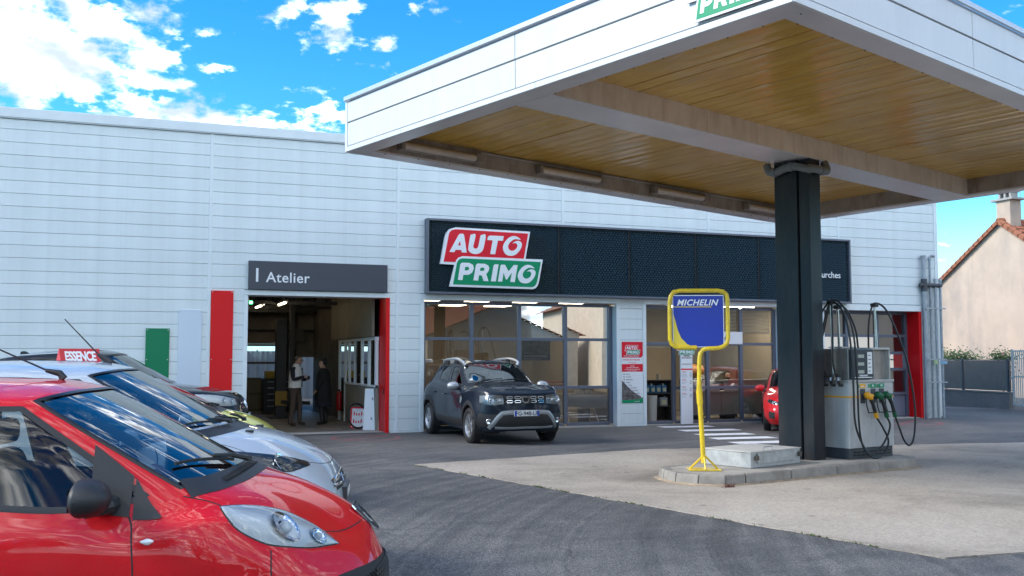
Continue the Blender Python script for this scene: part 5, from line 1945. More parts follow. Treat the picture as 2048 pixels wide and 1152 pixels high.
# ------------------------------------------------------------------ red hatchback in the foreground
def red_car():
    P = paint('red_car_paint', (.56, .0015, .006), 0.0, .32, .12, .02)

    def tw(r):   # pointed, crowned nose
        new = {1: ((.06, .33), (.22, .57), (.40, .73)), 2: ((.05, .33), (.20, .58), (.37, .745)), 3: ((.125, .31), (.28, .55), (.43, .72)),
               4: ((.215, .28), (.40, .51), (.56, .67)), 5: ((.46, .30), (.60, .505), (.73, .64))}
        for k, v in new.items():
            for i, (x, y) in enumerate(v):
                r[k][i + 1] = (x, y, r[k][i + 1][2] - (.012 if k > 3 and i == 0 else 0))
        for k, dz in ((4, .025), (5, .028), (6, .01)):
            x, y, z = r[k][0]
            r[k][0] = (x - (.015 if k == 4 else 0), y, z + dz)
    c = Car('red_hatchback', 'red small hatchback in the foreground with black mirror and clear headlight', RED_POS[:2], RED_POS[2], RED_POS[3], P, dens=8, arch=.312, R0=.28, fa=.68, ra=3.02, tweak=tw)
    c.cabin(-1)
    c.door_seams(us=(4.95, 5.95, 6.95))
    c.hood_seam(3.30, 4.05)
    # bumper joint below the lamp, and the wing edge
    for sd in (1, -1):
        c.seam(c.mir([(.499, .765, .722), (.502, .79, .60), (.47, .79, .48), (.42, .78, .36)], sd), .007)
        # black sail panel at the front of the door glass and its small forward triangle
        c.patch('sail_panel', c.mir([(1.14, .69, 1.04), (1.23, .67, 1.11), (1.33, .645, 1.18)], sd), c.mir([(1.14, .765, .865), (1.22, .765, .875), (1.31, .765, .885)], sd), BLACKP, .006, .0)
        c.patch('quarter_trim', c.mir([(1.00, .755, .865), (1.06, .73, .93), (1.13, .69, 1.035)], sd), c.mir([(1.005, .762, .855), (1.06, .765, .852), (1.125, .767, .855)], sd), BLACKP, .005, .0)
        # side repeater
        c.patch('side_repeater', c.mir([(1.02, .80, .766), (1.048, .81, .778), (1.08, .81, .766)], sd), c.mir([(1.02, .80, .760), (1.048, .81, .748), (1.08, .81, .760)], sd), LAMPIN, .004, .012)
    c.lamp('headlight', [(.232, .402, .667), (.331, .394, .745), (.427, .437, .808), (.52, .50, .853), (.652, .609, .889), (.755, .680, .895)],
           [(.234, .404, .662), (.37, .597, .685), (.503, .715, .718), (.613, .749, .768), (.692, .751, .827), (.757, .683, .890)],
           bowls=[((.47, .59, .78), .088, .86), ((.335, .475, .705), .048, .86)], bulge=.038)
    c.lamp('tail_light', [(3.28, .68, 1.0), (3.2, .735, 1.02)], [(3.36, .66, .75), (3.2, .79, .76)], base=mat('lamp_red', (.5, .01, .01), .2), bulge=.015)
    # lower grille, black bumper lip
    c.patch('grille', [(.03, 0, .545), (.09, .30, .545), (.24, .55, .53)], [(.05, 0, .30), (.09, .30, .30), (.22, .50, .31)], DARK, .003)
    c.patch('grille', [(.03, 0, .545), (.09, -.30, .545), (.24, -.55, .53)], [(.05, 0, .30), (.09, -.30, .30), (.22, -.50, .31)], DARK, .003)
    gr = MB()
    for i in range(26):
        for dg in (-1, 1):
            y0 = -.52 + i * .04
            pts = [c.snap((0, y0 + dg * .05 * t, .30 + .06 * t), .008) for t in range(5)]
            gr.tube(pts, .005, 4)
    gr.build('grille_mesh', BLACKP, c.root)
    c.strip('bumper_lip', [(.20, -.56, .26), (.08, -.35, .255), (.03, 0, .25), (.08, .35, .255), (.20, .56, .26), (.33, .70, .27)], .13, .055, BLACKP)
    # badge: chrome-edged black lozenge with a silver rearing figure
    l, n = c.near((.13, 0, .735))
    up = Vector((.55, 0, .83))
    up = (up - n * up.dot(n)).normalized()
    rt = up.cross(n)
    fn = lambda a, b, d: l + rt * a + up * b + n * d
    bd = bpy.data.objects.new('badge', None)
    COL.objects.link(bd)
    bd.parent = c.root
    sh = [(-.055, .075), (.055, .075), (.062, .05), (.05, -.02), (.018, -.085), (0, -.095), (-.018, -.085), (-.05, -.02), (-.062, .05)]
    mb = MB()
    extruded(mb, [(a * 1.15, b * 1.12) for a, b in sh], [], fn, 0, .008)
    mb.build('badge_rim', CHROME, bd, fix=False)
    mb = MB()
    extruded(mb, sh, [], fn, .006, .010)
    mb.build('badge_field', SEAL, bd, fix=False)
    lion = [(-.012, .055), (.004, .06), (.014, .05), (.010, .04), (.030, .045), (.034, .036), (.012, .026), (.028, .018), (.026, .008), (.008, .008), (.004, -.01), (.016, -.03), (.010, -.055), (0, -.055), (.004, -.034), (-.010, -.02), (-.020, -.05), (-.030, -.05), (-.022, -.012), (-.016, .015), (-.022, .035)]
    mb = MB()
    extruded(mb, lion, [], fn, .009, .014)
    mb.build('badge_emblem', CHROME, bd, fix=False)
    # cowl, wipers, aerial
    cw = [(.93, -.64, .955), (.82, -.52, .968), (.745, -.30, .98), (.715, 0, .987), (.745, .30, .98), (.82, .52, .968), (.93, .64, .955)]
    c.strip('cowl', catmull(cw, 6), .12, .006, BLACKP)
    sl = MB()
    for i in range(46):
        y = -.10 + i * .0125
        x = .73 + .22 * (y * y)
        sl.obox(c.snap((x + .01, y, .985), .006), (.022, 0, .004), (0, .0035, 0), (0, 0, .003))
    sl.build('cowl_slots', DARK, c.root)
    c.wiper((.76, .05, .99), (.99, .56, 1.08))
    a = c.snap((1.72, 0, 1.47), 0)
    an = bpy.data.objects.new('aerial', None)
    COL.objects.link(an)
    an.parent = c.root
    MB().tube([a + Vector((-.03, 0, 0)), a + Vector((-.01, 0, .03)), a + Vector((.06, 0, .045))], [.022, .018, .010], 8).build('aerial_foot', BLACKP, an, smooth=True)
    MB().tube([a + Vector((.05, 0, .043)), a + Vector((.62, 0, .30))], [.005, .003], 6).build('aerial_rod', BLACKP, an)
    c.mirror((1.22, .765, .93), (.12, .13, .085), BLACKP, .14, rearward=.09)
    # door handle, fuel flap edge
    for sd in (1, -1):
        c.patch('door_handle', c.mir([(1.80, .80, .80), (1.90, .80, .81), (2.0, .80, .80)], sd), c.mir([(1.80, .80, .775), (1.90, .80, .765), (2.0, .80, .775)], sd), P, .004, .02)
    c.wheels(lipm=None, nsp=6)
    # paper notice and stickers behind the windscreen
    pp = lambda u, k, dn=.03: c.snap(c.S.at(u, k), -dn)
    def on_glass(name, u0, u1, k0, k1, m):
        rows = []
        for i in range(5):
            row = []
            for j in range(5):
                p = c.S.at(u0 + (u1 - u0) * j / 4, k0 + (k1 - k0) * i / 4)
                l, n = c.near(p)
                row.append(l - n * .012)
            rows.append(row)
        MB().grid(rows).build(name, m, c.root)
    on_glass('price_sheet', 1.7, 2.3, 6.42, 6.72, mat('paper', (.70, .70, .68), .9))
    on_glass('sticker', 2.40, 2.62, 6.20, 6.29, mat('sticker_violet', (.16, .12, .45), .6))
    on_glass('sticker', 2.60, 2.80, 6.10, 6.16, mat('paper', (.70, .70, .68), .9))
    # rear seat back and parcel shelf are left to the cabin
    return c


RED_POS = (1.33, -16.85, -15.0, 0.115)
RC = red_car()


# ------------------------------------------------------------------ pale silver hatchback behind it
def badge_chevrons(c, p, up, w=.30):
    l, n = c.near(p)
    up = Vector(up)
    up = (up - n * up.dot(n)).normalized()
    rt = up.cross(n)
    o = bpy.data.objects.new('badge', None)
    COL.objects.link(o)
    o.parent = c.root
    for dz in (0, -.055):
        mb = MB()
        sh = [(-.085, -.035), (0, .03), (.085, -.035), (.085, -.068), (0, -.004), (-.085, -.068)]
        extruded(mb, [(a, b + dz) for a, b in sh], [], lambda a, b, d: l + rt * a + up * b + n * d, 0, .014)
        mb.build('chevron', CHROME, o, fix=False)


def silver_car():
    P = paint('silver_white_paint', (.44, .49, .54), 0.35, .35, .06, .05)
    xm = [(0, 0), (.12, .09), (.40, .42), (.69, .80), (1.54, 1.66), (2.05, 2.25), (3.0, 3.38), (3.43, 3.94)]
    zm = [(0, 0), (.19, .2), (.47, .50), (.70, .76), (.90, .965), (.995, 1.045), (1.43, 1.49), (1.48, 1.545)]
    c = Car('silver_hatchback', 'pale silver hatchback with a red roof sign between the red and dark cars', SIL_POS[:2], SIL_POS[2], SIL_POS[3], P, xm, zm, 1.06, dens=6, fa=.84, ra=3.31, R0=.30, arch=.36)
    c.cabin(-1)
    c.door_seams()
    c.hood_seam()
    ys = 1.06
    c.lamp('headlight', [(.30, .50, .735), (.42, .62, .835), (.62, .74, .90), (.86, .80, .915)], [(.30, .52, .705), (.40, .68, .715), (.58, .79, .77), (.86, .80, .90)],
           bowls=[((.46, .68, .79), .065, .55)], base=mat('lamp_dark', (.06, .065, .07), .25, .4))
    c.patch('grille', [(.03, -.42, .66), (.02, 0, .665), (.03, .42, .66)], [(.03, -.45, .60), (.0, 0, .60), (.03, .45, .60)], DARK, .004)
    c.patch('grille', [(.03, -.40, .50), (.02, 0, .50), (.03, .40, .50)], [(.06, -.42, .33), (.05, 0, .33), (.06, .42, .33)], DARK, .004)
    c.strip('grille_bar', catmull([(.05, -.48, .675), (.02, -.2, .695), (.0, 0, .70), (.02, .2, .695), (.05, .48, .675)], 6), .03, .016, CHROME)
    c.strip('grille_bar', catmull([(.05, -.48, .635), (.0, -.2, .63), (.0, 0, .625), (.0, .2, .63), (.05, .48, .635)], 6), .022, .014, CHROME)
    badge_chevrons(c, (.0, 0, .66), (.2, 0, .9))
    o = bpy.data.objects.new('licence_plate', None)
    COL.objects.link(o)
    o.parent = c.root
    o.location = (-.012, 0, .54)
    MB().box(-.012, .03, -.26, .26, -.055, .055).build('plate', mat('plate_dark', (.05, .05, .055), .4), o, bevel=.003)
    text('characters', 'OCCASION', .072, LETTER, o, (-.0145, 0, -.025), rot=(R(90), 0, R(-90)), align='CENTER', depth=.002, offset=.001)
    c.strip('bumper_lip', [(.2, -.62, .24), (.06, -.35, .22), (.03, 0, .22), (.06, .35, .22), (.2, .62, .24)], .12, .02, BLACKP)
    cw = [(1.03, -.70, 1.0), (.91, -.56, 1.025), (.83, -.33, 1.04), (.80, 0, 1.045), (.83, .33, 1.04), (.91, .56, 1.025), (1.03, .70, 1.0)]
    c.strip('cowl', catmull(cw, 6), .11, .006, BLACKP)
    c.wiper((.87, .25, 1.045), (1.09, .66, 1.10))
    c.wiper((.84, -.35, 1.05), (.96, .28, 1.10))
    for y in (-.30, .30):
        l = c.snap((.70, y, 1.0), 0)
        MB().box(l.x - .03, l.x + .03, l.y - .02, l.y + .02, l.z - .005, l.z + .014).build('washer_jet', BLACKP, c.root, bevel=.005)
    # dark glass roof strip ahead of the aerial, aerial, mirrors
    c.mirror((1.40, .83, .97), (.085, .115, .08), P, .13)
    a = c.snap((1.84, -.05, 1.54), 0)
    an = bpy.data.objects.new('aerial', None)
    COL.objects.link(an)
    an.parent = c.root
    MB().tube([a + Vector((-.05, 0, -.005)), a + Vector((.0, 0, .03)), a + Vector((.05, 0, .06))], [.03, .025, .010], 8).build('aerial_foot', BLACKP, an, smooth=True)
    MB().tube([a + Vector((.04, 0, .055)), a + Vector((.30, 0, .33))], [.006, .004], 6).build('aerial_rod', BLACKP, an)
    c.wheels(nsp=7)
    # red tent-shaped notice standing on the roof
    t = thing('roof_sign', 'red tent-shaped roof sign reading ESSENCE on the silver car', 'sign')
    b = c.root.matrix_basis @ c.snap((2.10, -.30, 1.54), 0)
    t.location = b
    t.rotation_euler = (0, 0, R(SIL_POS[2] + 12))
    t.rotation_euler = (0, 0, R(20))
    MB().prism([(-.065, 0), (0, .115), (.065, 0)], lambda a, b_, d: (d, a, b_), -.155, .155).build('tent', mat('sign_red', (.55, .02, .03), .45), t, bevel=.003)
    tx = obj('lettering', text_mesh('ESSENCE', .115, LETTER, .003, 0, .004, 'CENTER', .92), t, loc=(0, -.0545, .020), rot=(R(60.5), 0, 0))
    tx.scale = (.56, 1, 1)
    return c


SIL_POS = (1.62, -14.35, -14.0, 0.13)
SC = silver_car()


# ------------------------------------------------------------------ yellow-green car and black SUV
def yellow_car():
    P = paint('lime_paint', (.62, .60, .10), 0.0, .35, .05, .04)
    K = paint('black_roof_paint', (.012, .012, .014), 0, .3)
    xm = [(0, 0), (.40, .40), (.69, .80), (1.54, 1.62), (3.43, 3.55)]
    zm = [(0, 0), (.47, .5), (.995, 1.03), (1.43, 1.42), (1.48, 1.47)]
    c = Car('lime_hatchback', 'lime yellow hatchback with dark roof, mostly hidden behind the silver car', (1.85, -10.0), -12, .06, P, xm, zm, 1.03, dens=4, fa=.75, ra=3.12, R0=.29, arch=.345, roofm=K, roofk=5.97)
    c.cabin(-1)
    c.hood_seam()
    c.door_seams()
    c.lamp('headlight', [(.25, .48, .70), (.42, .60, .82), (.75, .74, .90)], [(.25, .50, .67), (.40, .70, .69), (.75, .76, .87)], bowls=[((.42, .64, .75), .07, .5)])
    c.mirror((1.20, .80, .90), (.085, .115, .08), K, .13)
    c.wheels(nsp=5)
    cw = [(.98, -.64, .97), (.86, -.52, 1.0), (.80, 0, 1.03), (.86, .52, 1.0), (.98, .64, .97)]
    c.strip('cowl', catmull(cw, 6), .11, .006, BLACKP)
    c.wiper((.86, .05, 1.03), (1.05, .56, 1.07))
    return c


yellow_car()


def black_suv():
    P = paint('black_car_paint', (.006, .008, .013), 0.0, .25, .1, .0, 1.33)
    xm = [(0, 0), (.05, .04), (.12, .10), (.40, .52), (.69, 1.18), (1.54, 2.05), (2.05, 2.62), (3.0, 3.75), (3.43, 4.42)]
    zm = [(0, 0), (.19, .24), (.47, .55), (.62, .72), (.70, .90), (.885, 1.03), (.995, 1.12), (1.43, 1.62), (1.48, 1.68)]
    c = Car('black_suv', 'black SUV parked farthest back, in front of the green panel', GLA_POS[:2], GLA_POS[2], GLA_POS[3], P, xm, zm, 1.11, dens=5, fa=.92, ra=3.66, R0=.34, arch=.40, tint_rear=True)
    c.cabin(-1)
    c.hood_seam()
    c.door_seams()
    c.lamp('headlight', [(.16, .46, .87), (.30, .62, .93), (.52, .76, .985), (.74, .84, 1.0)], [(.14, .50, .77), (.24, .70, .77), (.46, .84, .81), (.74, .865, .97)],
           bowls=[((.30, .70, .86), .06, .5), ((.20, .58, .84), .045, .5)])
    # upright grille with two bars and round star badge
    c.patch('grille', [(.10, -.40, .89), (.06, 0, .90), (.10, .40, .89)], [(.05, -.34, .64), (.02, 0, .63), (.05, .34, .64)], DARK, .004)
    for z in (.72, .81):
        c.strip('grille_bar', catmull([(.08, -.38, z), (.03, -.15, z), (.02, 0, z), (.03, .15, z), (.08, .38, z)], 5), .035, .02, CHROME)
    l, n = c.near((.03, 0, .77))
    M = Matrix.Translation(l + n * .02) @ n.to_track_quat('Z', 'Y').to_matrix().to_4x4()
    bg = MB()
    bg.tube([M @ Vector((.095 * math.cos(2 * math.pi * k / 24), .095 * math.sin(2 * math.pi * k / 24), 0)) for k in range(24)], .009, 6, closed=True)
    for k in range(3):
        a = math.pi / 2 + k * 2 * math.pi / 3
        bg.tube([M @ Vector((0, 0, .004)), M @ Vector((.09 * math.cos(a), .09 * math.sin(a), 0))], [.016, .005], 5)
    bg.build('badge', CHROME, c.root, smooth=True)
    c.patch('lower_grille', [(.03, -.62, .50), (.02, 0, .50), (.03, .62, .50)], [(.06, -.60, .38), (.05, 0, .36), (.06, .60, .38)], DARK, .004)
    c.plate((-.02, 0, .56), 'FR-608-ZN')
    c.mirror((1.46, .88, 1.03), (.09, .12, .085), P, .13)
    for sd in (1, -1):
        pts = [c.snap((x, .60 * sd, 1.6), .018) for x in (2.3, 2.6, 2.9, 3.2, 3.5, 3.8)]
        MB().tube(pts, .014, 6).build('roof_rail', ALU, c.root, smooth=True)
    f = c.snap((3.55, 0, 1.58), 0)
    MB().prism([(-.10, -.01), (.02, .055), (.08, .05), (.10, -.01)], lambda a, b, d: (f.x + a, d, f.z + b), -.03, .03).build('shark_fin', P, c.root, bevel=.01)
    c.wheels(nsp=5, rim='double')
    return c


GLA_POS = (1.95, -4.6, -11.5, 0.14)
black_suv()


# ------------------------------------------------------------------ dark grey SUV before the showroom
def grey_suv():
    P = paint('grey_suv_paint', (.006, .013, .025), 0.0, .30, .15, .0, 1.26)
    SILV = mat('skid_silver', (.34, .36, .38), .4, .5)
    xm = [(0, 0), (.05, .03), (.12, .11), (.28, .22), (.46, .42), (.69, 1.14), (1.54, 1.93), (2.10, 2.42), (2.6, 3.05), (3.0, 3.62), (3.43, 4.34)]
    zm = [(0, 0), (.19, .27), (.30, .40), (.47, .60), (.615, .76), (.70, .985), (.83, 1.03), (.885, 1.075), (.995, 1.16), (1.43, 1.585), (1.48, 1.635)]

    def tw(r):
        # squarer nose: hood edge pushed forward and wide, flatter bonnet, high shoulders
        for k, dx in ((3, .0), (4, -.04)):
            for i in range(0, 3):
                p = r[k][i]
                r[k][i] = (p[0] * .75 + dx * .3, p[1] * 1.10, p[2])
        for k in (4, 5):
            for i in (3, 4):
                p = r[k][i]
                r[k][i] = (p[0] - .06, p[1] * 1.05, p[2] + (.02 if k == 4 else .035))
        for i in (4, 5, 6, 7):
            for k, z in ((4, .97), (5, 1.045), (6, 1.11)):
                p = r[k][i]
                r[k][i] = (p[0], p[1] * (1.02 if k < 6 else 1.0), z + (.03 if i > 5 else 0) + (.05 if i == 7 else 0))
    c = Car('grey_suv', 'dark grey SUV with silver roof rails standing before the showroom window', (7.27, -4.05), -89.5, 0.0, P, xm, zm, 1.105, tw, dens=6, fa=.84, ra=3.51, R0=.348, arch=.415, tint_rear=True)
    c.cabin(-1)
    c.hood_seam(3.3, 4.08)
    c.door_seams()
    # headlights with inner L, dark centre
    c.lamp('headlight', [(.045, .46, .975), (.08, .62, .985), (.20, .80, .975), (.36, .875, .965)], [(.05, .44, .80), (.09, .62, .775), (.19, .80, .785), (.33, .875, .83)],
           bowls=[((.12, .70, .875), .062, .4), ((.07, .55, .88), .04, .4)], bulge=.02, base=mat('lamp_grey', (.30, .32, .34), .2, .3))
    # grille: black field, rounded chrome cells, central badge
    c.patch('grille', [(.05, -.455, .965), (.02, 0, .97), (.05, .455, .965)], [(.05, -.43, .80), (.02, 0, .79), (.05, .43, .80)], DARK, .006)
    for sd in (1, -1):
        for row, z in enumerate((.925, .845)):
            for k in range(2):
                y = .165 + k * .165
                cells = []
                for a, b in ((-.062, 0), (-.05, .022), (.05, .022), (.062, 0), (.05, -.022), (-.05, -.022)):
                    cells.append(c.snap((0, (y + a) * sd, z + b), .016))
                MB().tube(cells, .0065, 5, closed=True).build('grille_cell', CHROME if row else ALU, c.root)
    l, n = c.near((0, 0, .89))
    mb = MB()
    fnb = lambda a, b, d: Vector((l.x, a, l.z + b)) + Vector((-1, 0, 0)) * d
    extruded(mb, [(-.10, .06), (.10, .06), (.085, -.02), (.05, -.075), (-.05, -.075), (-.085, -.02)], [[(-.06, .035), (.06, .035), (.05, -.015), (.03, -.045), (-.03, -.045), (-.05, -.015)]], fnb, .0, .030)
    mb.build('badge', CHROME, c.root, fix=False)
    # lower bumper: black band, silver skid frame, fog lamps
    c.patch('bumper_black', [(.10, -.72, .60), (.02, -.3, .60), (.0, 0, .60), (.02, .3, .60), (.10, .72, .60)], [(.13, -.70, .34), (.06, -.3, .33), (.05, 0, .33), (.06, .3, .33), (.13, .70, .34)], BLACKP, .006, nt=20)
    sk = catmull([(.16, .74, .30), (.11, .66, .40), (.06, .52, .575), (.03, .42, .625), (.0, 0, .635), (.03, -.42, .625), (.06, -.52, .575), (.11, -.66, .40), (.16, -.74, .30)], 6)
    c.strip('skid_frame', sk, .085, .022, SILV)
    c.strip('skid_bar', catmull([(.12, -.60, .345), (.06, -.3, .335), (.05, 0, .335), (.06, .3, .335), (.12, .60, .345)], 6), .055, .022, SILV)
    c.patch('bumper_corner', [(.10, .58, .58), (.18, .72, .60), (.34, .84, .62)], [(.14, .72, .32), (.24, .79, .33), (.40, .86, .36)], BLACKP, .008)
    c.patch('bumper_corner', [(.10, -.58, .58), (.18, -.72, .60), (.34, -.84, .62)], [(.14, -.72, .32), (.24, -.79, .33), (.40, -.86, .36)], BLACKP, .008)
    for sd in (1, -1):
        l, n = c.near((.12, .74 * sd, .455))
        n = (n + Vector((-1, 0, 0))).normalized()
        M = Matrix.Translation(l + n * .004) @ n.to_track_quat('Z', 'Y').to_matrix().to_4x4()
        MB().lathe([(.052, .0), (.052, .016), (.044, .018), (.03, .008), (0, .006)], 18, M).build('fog_lamp', REFL, c.root, smooth='all')
    c.plate((-.035, 0, .615), 'FG-948-LP')
    # sill and arch cladding
    for sd in (1, -1):
        c.strip('sill_cladding', [(x, .95 * sd, .36) for x in [1.25 + .1 * i for i in range(19)]], .15, .014, BLACKP)
        # rubbing door bottom edge, handles
        for x in (2.28, 3.02):
            l, n = c.near((x, 1.1 * sd, .93))
            MB().tube([l + n * .005 + Vector((-.09, 0, 0)), l + n * .04 + Vector((-.05, 0, 0)), l + n * .04 + Vector((.05, 0, 0)), l + n * .005 + Vector((.09, 0, 0))], .014, 6).build('door_handle', P, c.root, smooth=True)
        # roof rails: arched bar on feet
        pts = catmull([c.snap((1.92, .62 * sd, 1.6), .0), c.snap((2.02, .615 * sd, 1.62), .065), c.snap((2.4, .61 * sd, 1.64), .085), c.snap((2.9, .60 * sd, 1.64), .085), c.snap((3.3, .59 * sd, 1.62), .075), c.snap((3.48, .58 * sd, 1.6), .0)], 6)
        MB().tube(pts, [.030] * len(pts), 8).build('roof_rail', mat('rail_silver', (.55, .57, .6), .3, .6), c.root, smooth=True)
        for x in (2.5, 3.1):
            q = c.snap((x, .605 * sd, 1.63), 0)
            MB().box(q.x - .10, q.x + .10, q.y - .02, q.y + .02, q.z - .01, q.z + .075).build('rail_foot', BLACKP, c.root, bevel=.01)
        # fender vent
        c.patch('fender_trim', c.mir([(1.22, .95, .92), (1.30, .95, .90), (1.34, .95, .80)], sd), c.mir([(1.20, .95, .86), (1.26, .95, .80), (1.32, .95, .76)], sd), SILV, .010)
    c.mirror((1.50, .87, 1.08), (.10, .125, .085), mat('mirror_silver', (.50, .52, .55), .3, .6), .14)
    cw = [(1.33, -.72, 1.12), (1.22, -.56, 1.14), (1.16, -.33, 1.155), (1.14, 0, 1.16), (1.16, .33, 1.155), (1.22, .56, 1.14), (1.33, .72, 1.12)]
    c.strip('cowl', catmull(cw, 6), .10, .006, BLACKP)
    c.wiper((1.22, .05, 1.17), (1.38, -.6, 1.20))
    c.wiper((1.24, .6, 1.15), (1.34, 0, 1.21))
    # stickers in the windscreen corner
    for u0, u1 in ((2.1, 2.3), (2.36, 2.5)):
        rows = []
        for i in range(3):
            row = []
            for j in range(3):
                p = c.S.at(u0 + (u1 - u0) * j / 2, 6.20 + .07 * i / 2)
                l, n = c.near(p)
                row.append(l + n * .002)
            rows.append(row)
        MB().grid(rows).build('sticker', LETTER, c.root)
    a = c.snap((3.3, -.3, 1.63), 0)
    MB().tube([a, a + Vector((.18, 0, .42))], [.006, .003], 5).build('aerial', BLACKP, c.root)
    c.wheels(rim='double', nsp=5, lipm=BLACKP, lipw=.085, width=.215)
    return c


grey_suv()


# ------------------------------------------------------------------ red car behind the column
def far_red_car():
    P = paint('far_red_paint', (.55, .010, .016), 0.1, .32, .12, 0)
    xm = [(0, 0), (.12, .09), (.40, .48), (.69, 1.0), (1.54, 1.85), (3.0, 3.4), (3.43, 4.05)]
    zm = [(0, 0), (.19, .18), (.47, .48), (.62, .62), (.70, .72), (.995, .98), (1.43, 1.40), (1.48, 1.45)]
    c = Car('red_hatchback', 'red hatchback half hidden behind the dark canopy column', (14.15, -3.55), -125, 0.0, P, xm, zm, 1.10, dens=5, fa=.82, ra=3.40, R0=.31, arch=.36)
    c.cabin(-1)
    c.hood_seam()
    c.door_seams()
    c.lamp('headlight', [(.06, .42, .70), (.16, .62, .745), (.40, .80, .80)], [(.05, .46, .66), (.14, .66, .655), (.38, .83, .71)], bowls=[((.14, .66, .70), .04, .4)], bulge=.012, base=mat('lamp_dark', (.06, .065, .07), .25, .4))
    c.patch('grille', [(.03, -.42, .66), (.01, 0, .67), (.03, .42, .66)], [(.03, -.40, .58), (.0, 0, .57), (.03, .40, .58)], DARK, .004)
    c.patch('lower_grille', [(.04, -.50, .42), (.01, 0, .43), (.04, .50, .42)], [(.07, -.52, .28), (.05, 0, .27), (.07, .52, .28)], DARK, .004)
    for sd in (1, -1):
        c.patch('bumper_corner', c.mir([(.10, .60, .45), (.20, .72, .47)], sd), c.mir([(.12, .60, .32), (.22, .74, .33)], sd), DARK, .004)
    c.plate((-.02, 0, .50), 'FV-317-XD')
    c.mirror((1.42, .86, .94), (.085, .115, .08), P, .13)
    c.wheels(nsp=5, rim='double')
    return c


far_red_car()


# ================================================================== wall pipes, fence, neighbour house
def vent_pipes():
    t = thing('vent_pipes', 'four galvanised vent pipes strapped to the right end of the facade', 'pipes', (20.95, -0.10, 0))
    spec = [(0.0, .055, 4.52, 0), (.20, .036, 4.42, 1), (.36, .036, 3.86, 2), (.52, .036, 3.86, 2)]
    for i, (x, r, h, cap) in enumerate(spec):
        mb = MB()
        y = -.02 * i
        if i == 0:
            mb.tube([(x, y, 0), (x, y, 3.62)], .062, 10)
            mb.tube([(x, y, 3.62), (x, y, h)], .046, 10)
            mb.tube([(x, y, h), (x, y, h + .05)], .075, 10)
        elif i == 1:
            mb.tube([(x, y, 0), (x, y, h)], r, 8)
            mb.tube(catmull([(x, y, h), (x, y, h + .08), (x + .05, y - .03, h + .14), (x + .12, y - .06, h + .12)], 4), .045, 8)
        else:
            mb.tube([(x, y, 0), (x, y, h)], r, 8)
            mb.tube([(x, y, h - .02), (x, y, h + .05)], r + .012, 8)
        mb.build('pipe', GALV, t, smooth=True)
    tee = MB()
    tee.tube([(-.16, 0, 3.72), (.56, -.05, 3.72)], .062, 10)
    tee.tube([(0, 0, 3.55), (0, 0, 3.90)], .082, 10)
    tee.build('manifold', mat('cast_dark', (.07, .075, .085), .5, .4), t, smooth=True)
    for z in (3.05, 1.62, .98):
        MB().box(-.08, .62, -.14, -.118, z, z + .035).build('strap', GALV, t)
    MB().box(.14, .26, -.16, -.14, 1.50, 1.62).build('marker_plate', mat('plate_green', (.30, .42, .22), .5), t)
    MB().box(.36, .60, -.16, -.14, 1.51, 1.60).build('marker_plate', mat('plate_blue2', (.20, .36, .50), .5), t)


vent_pipes()


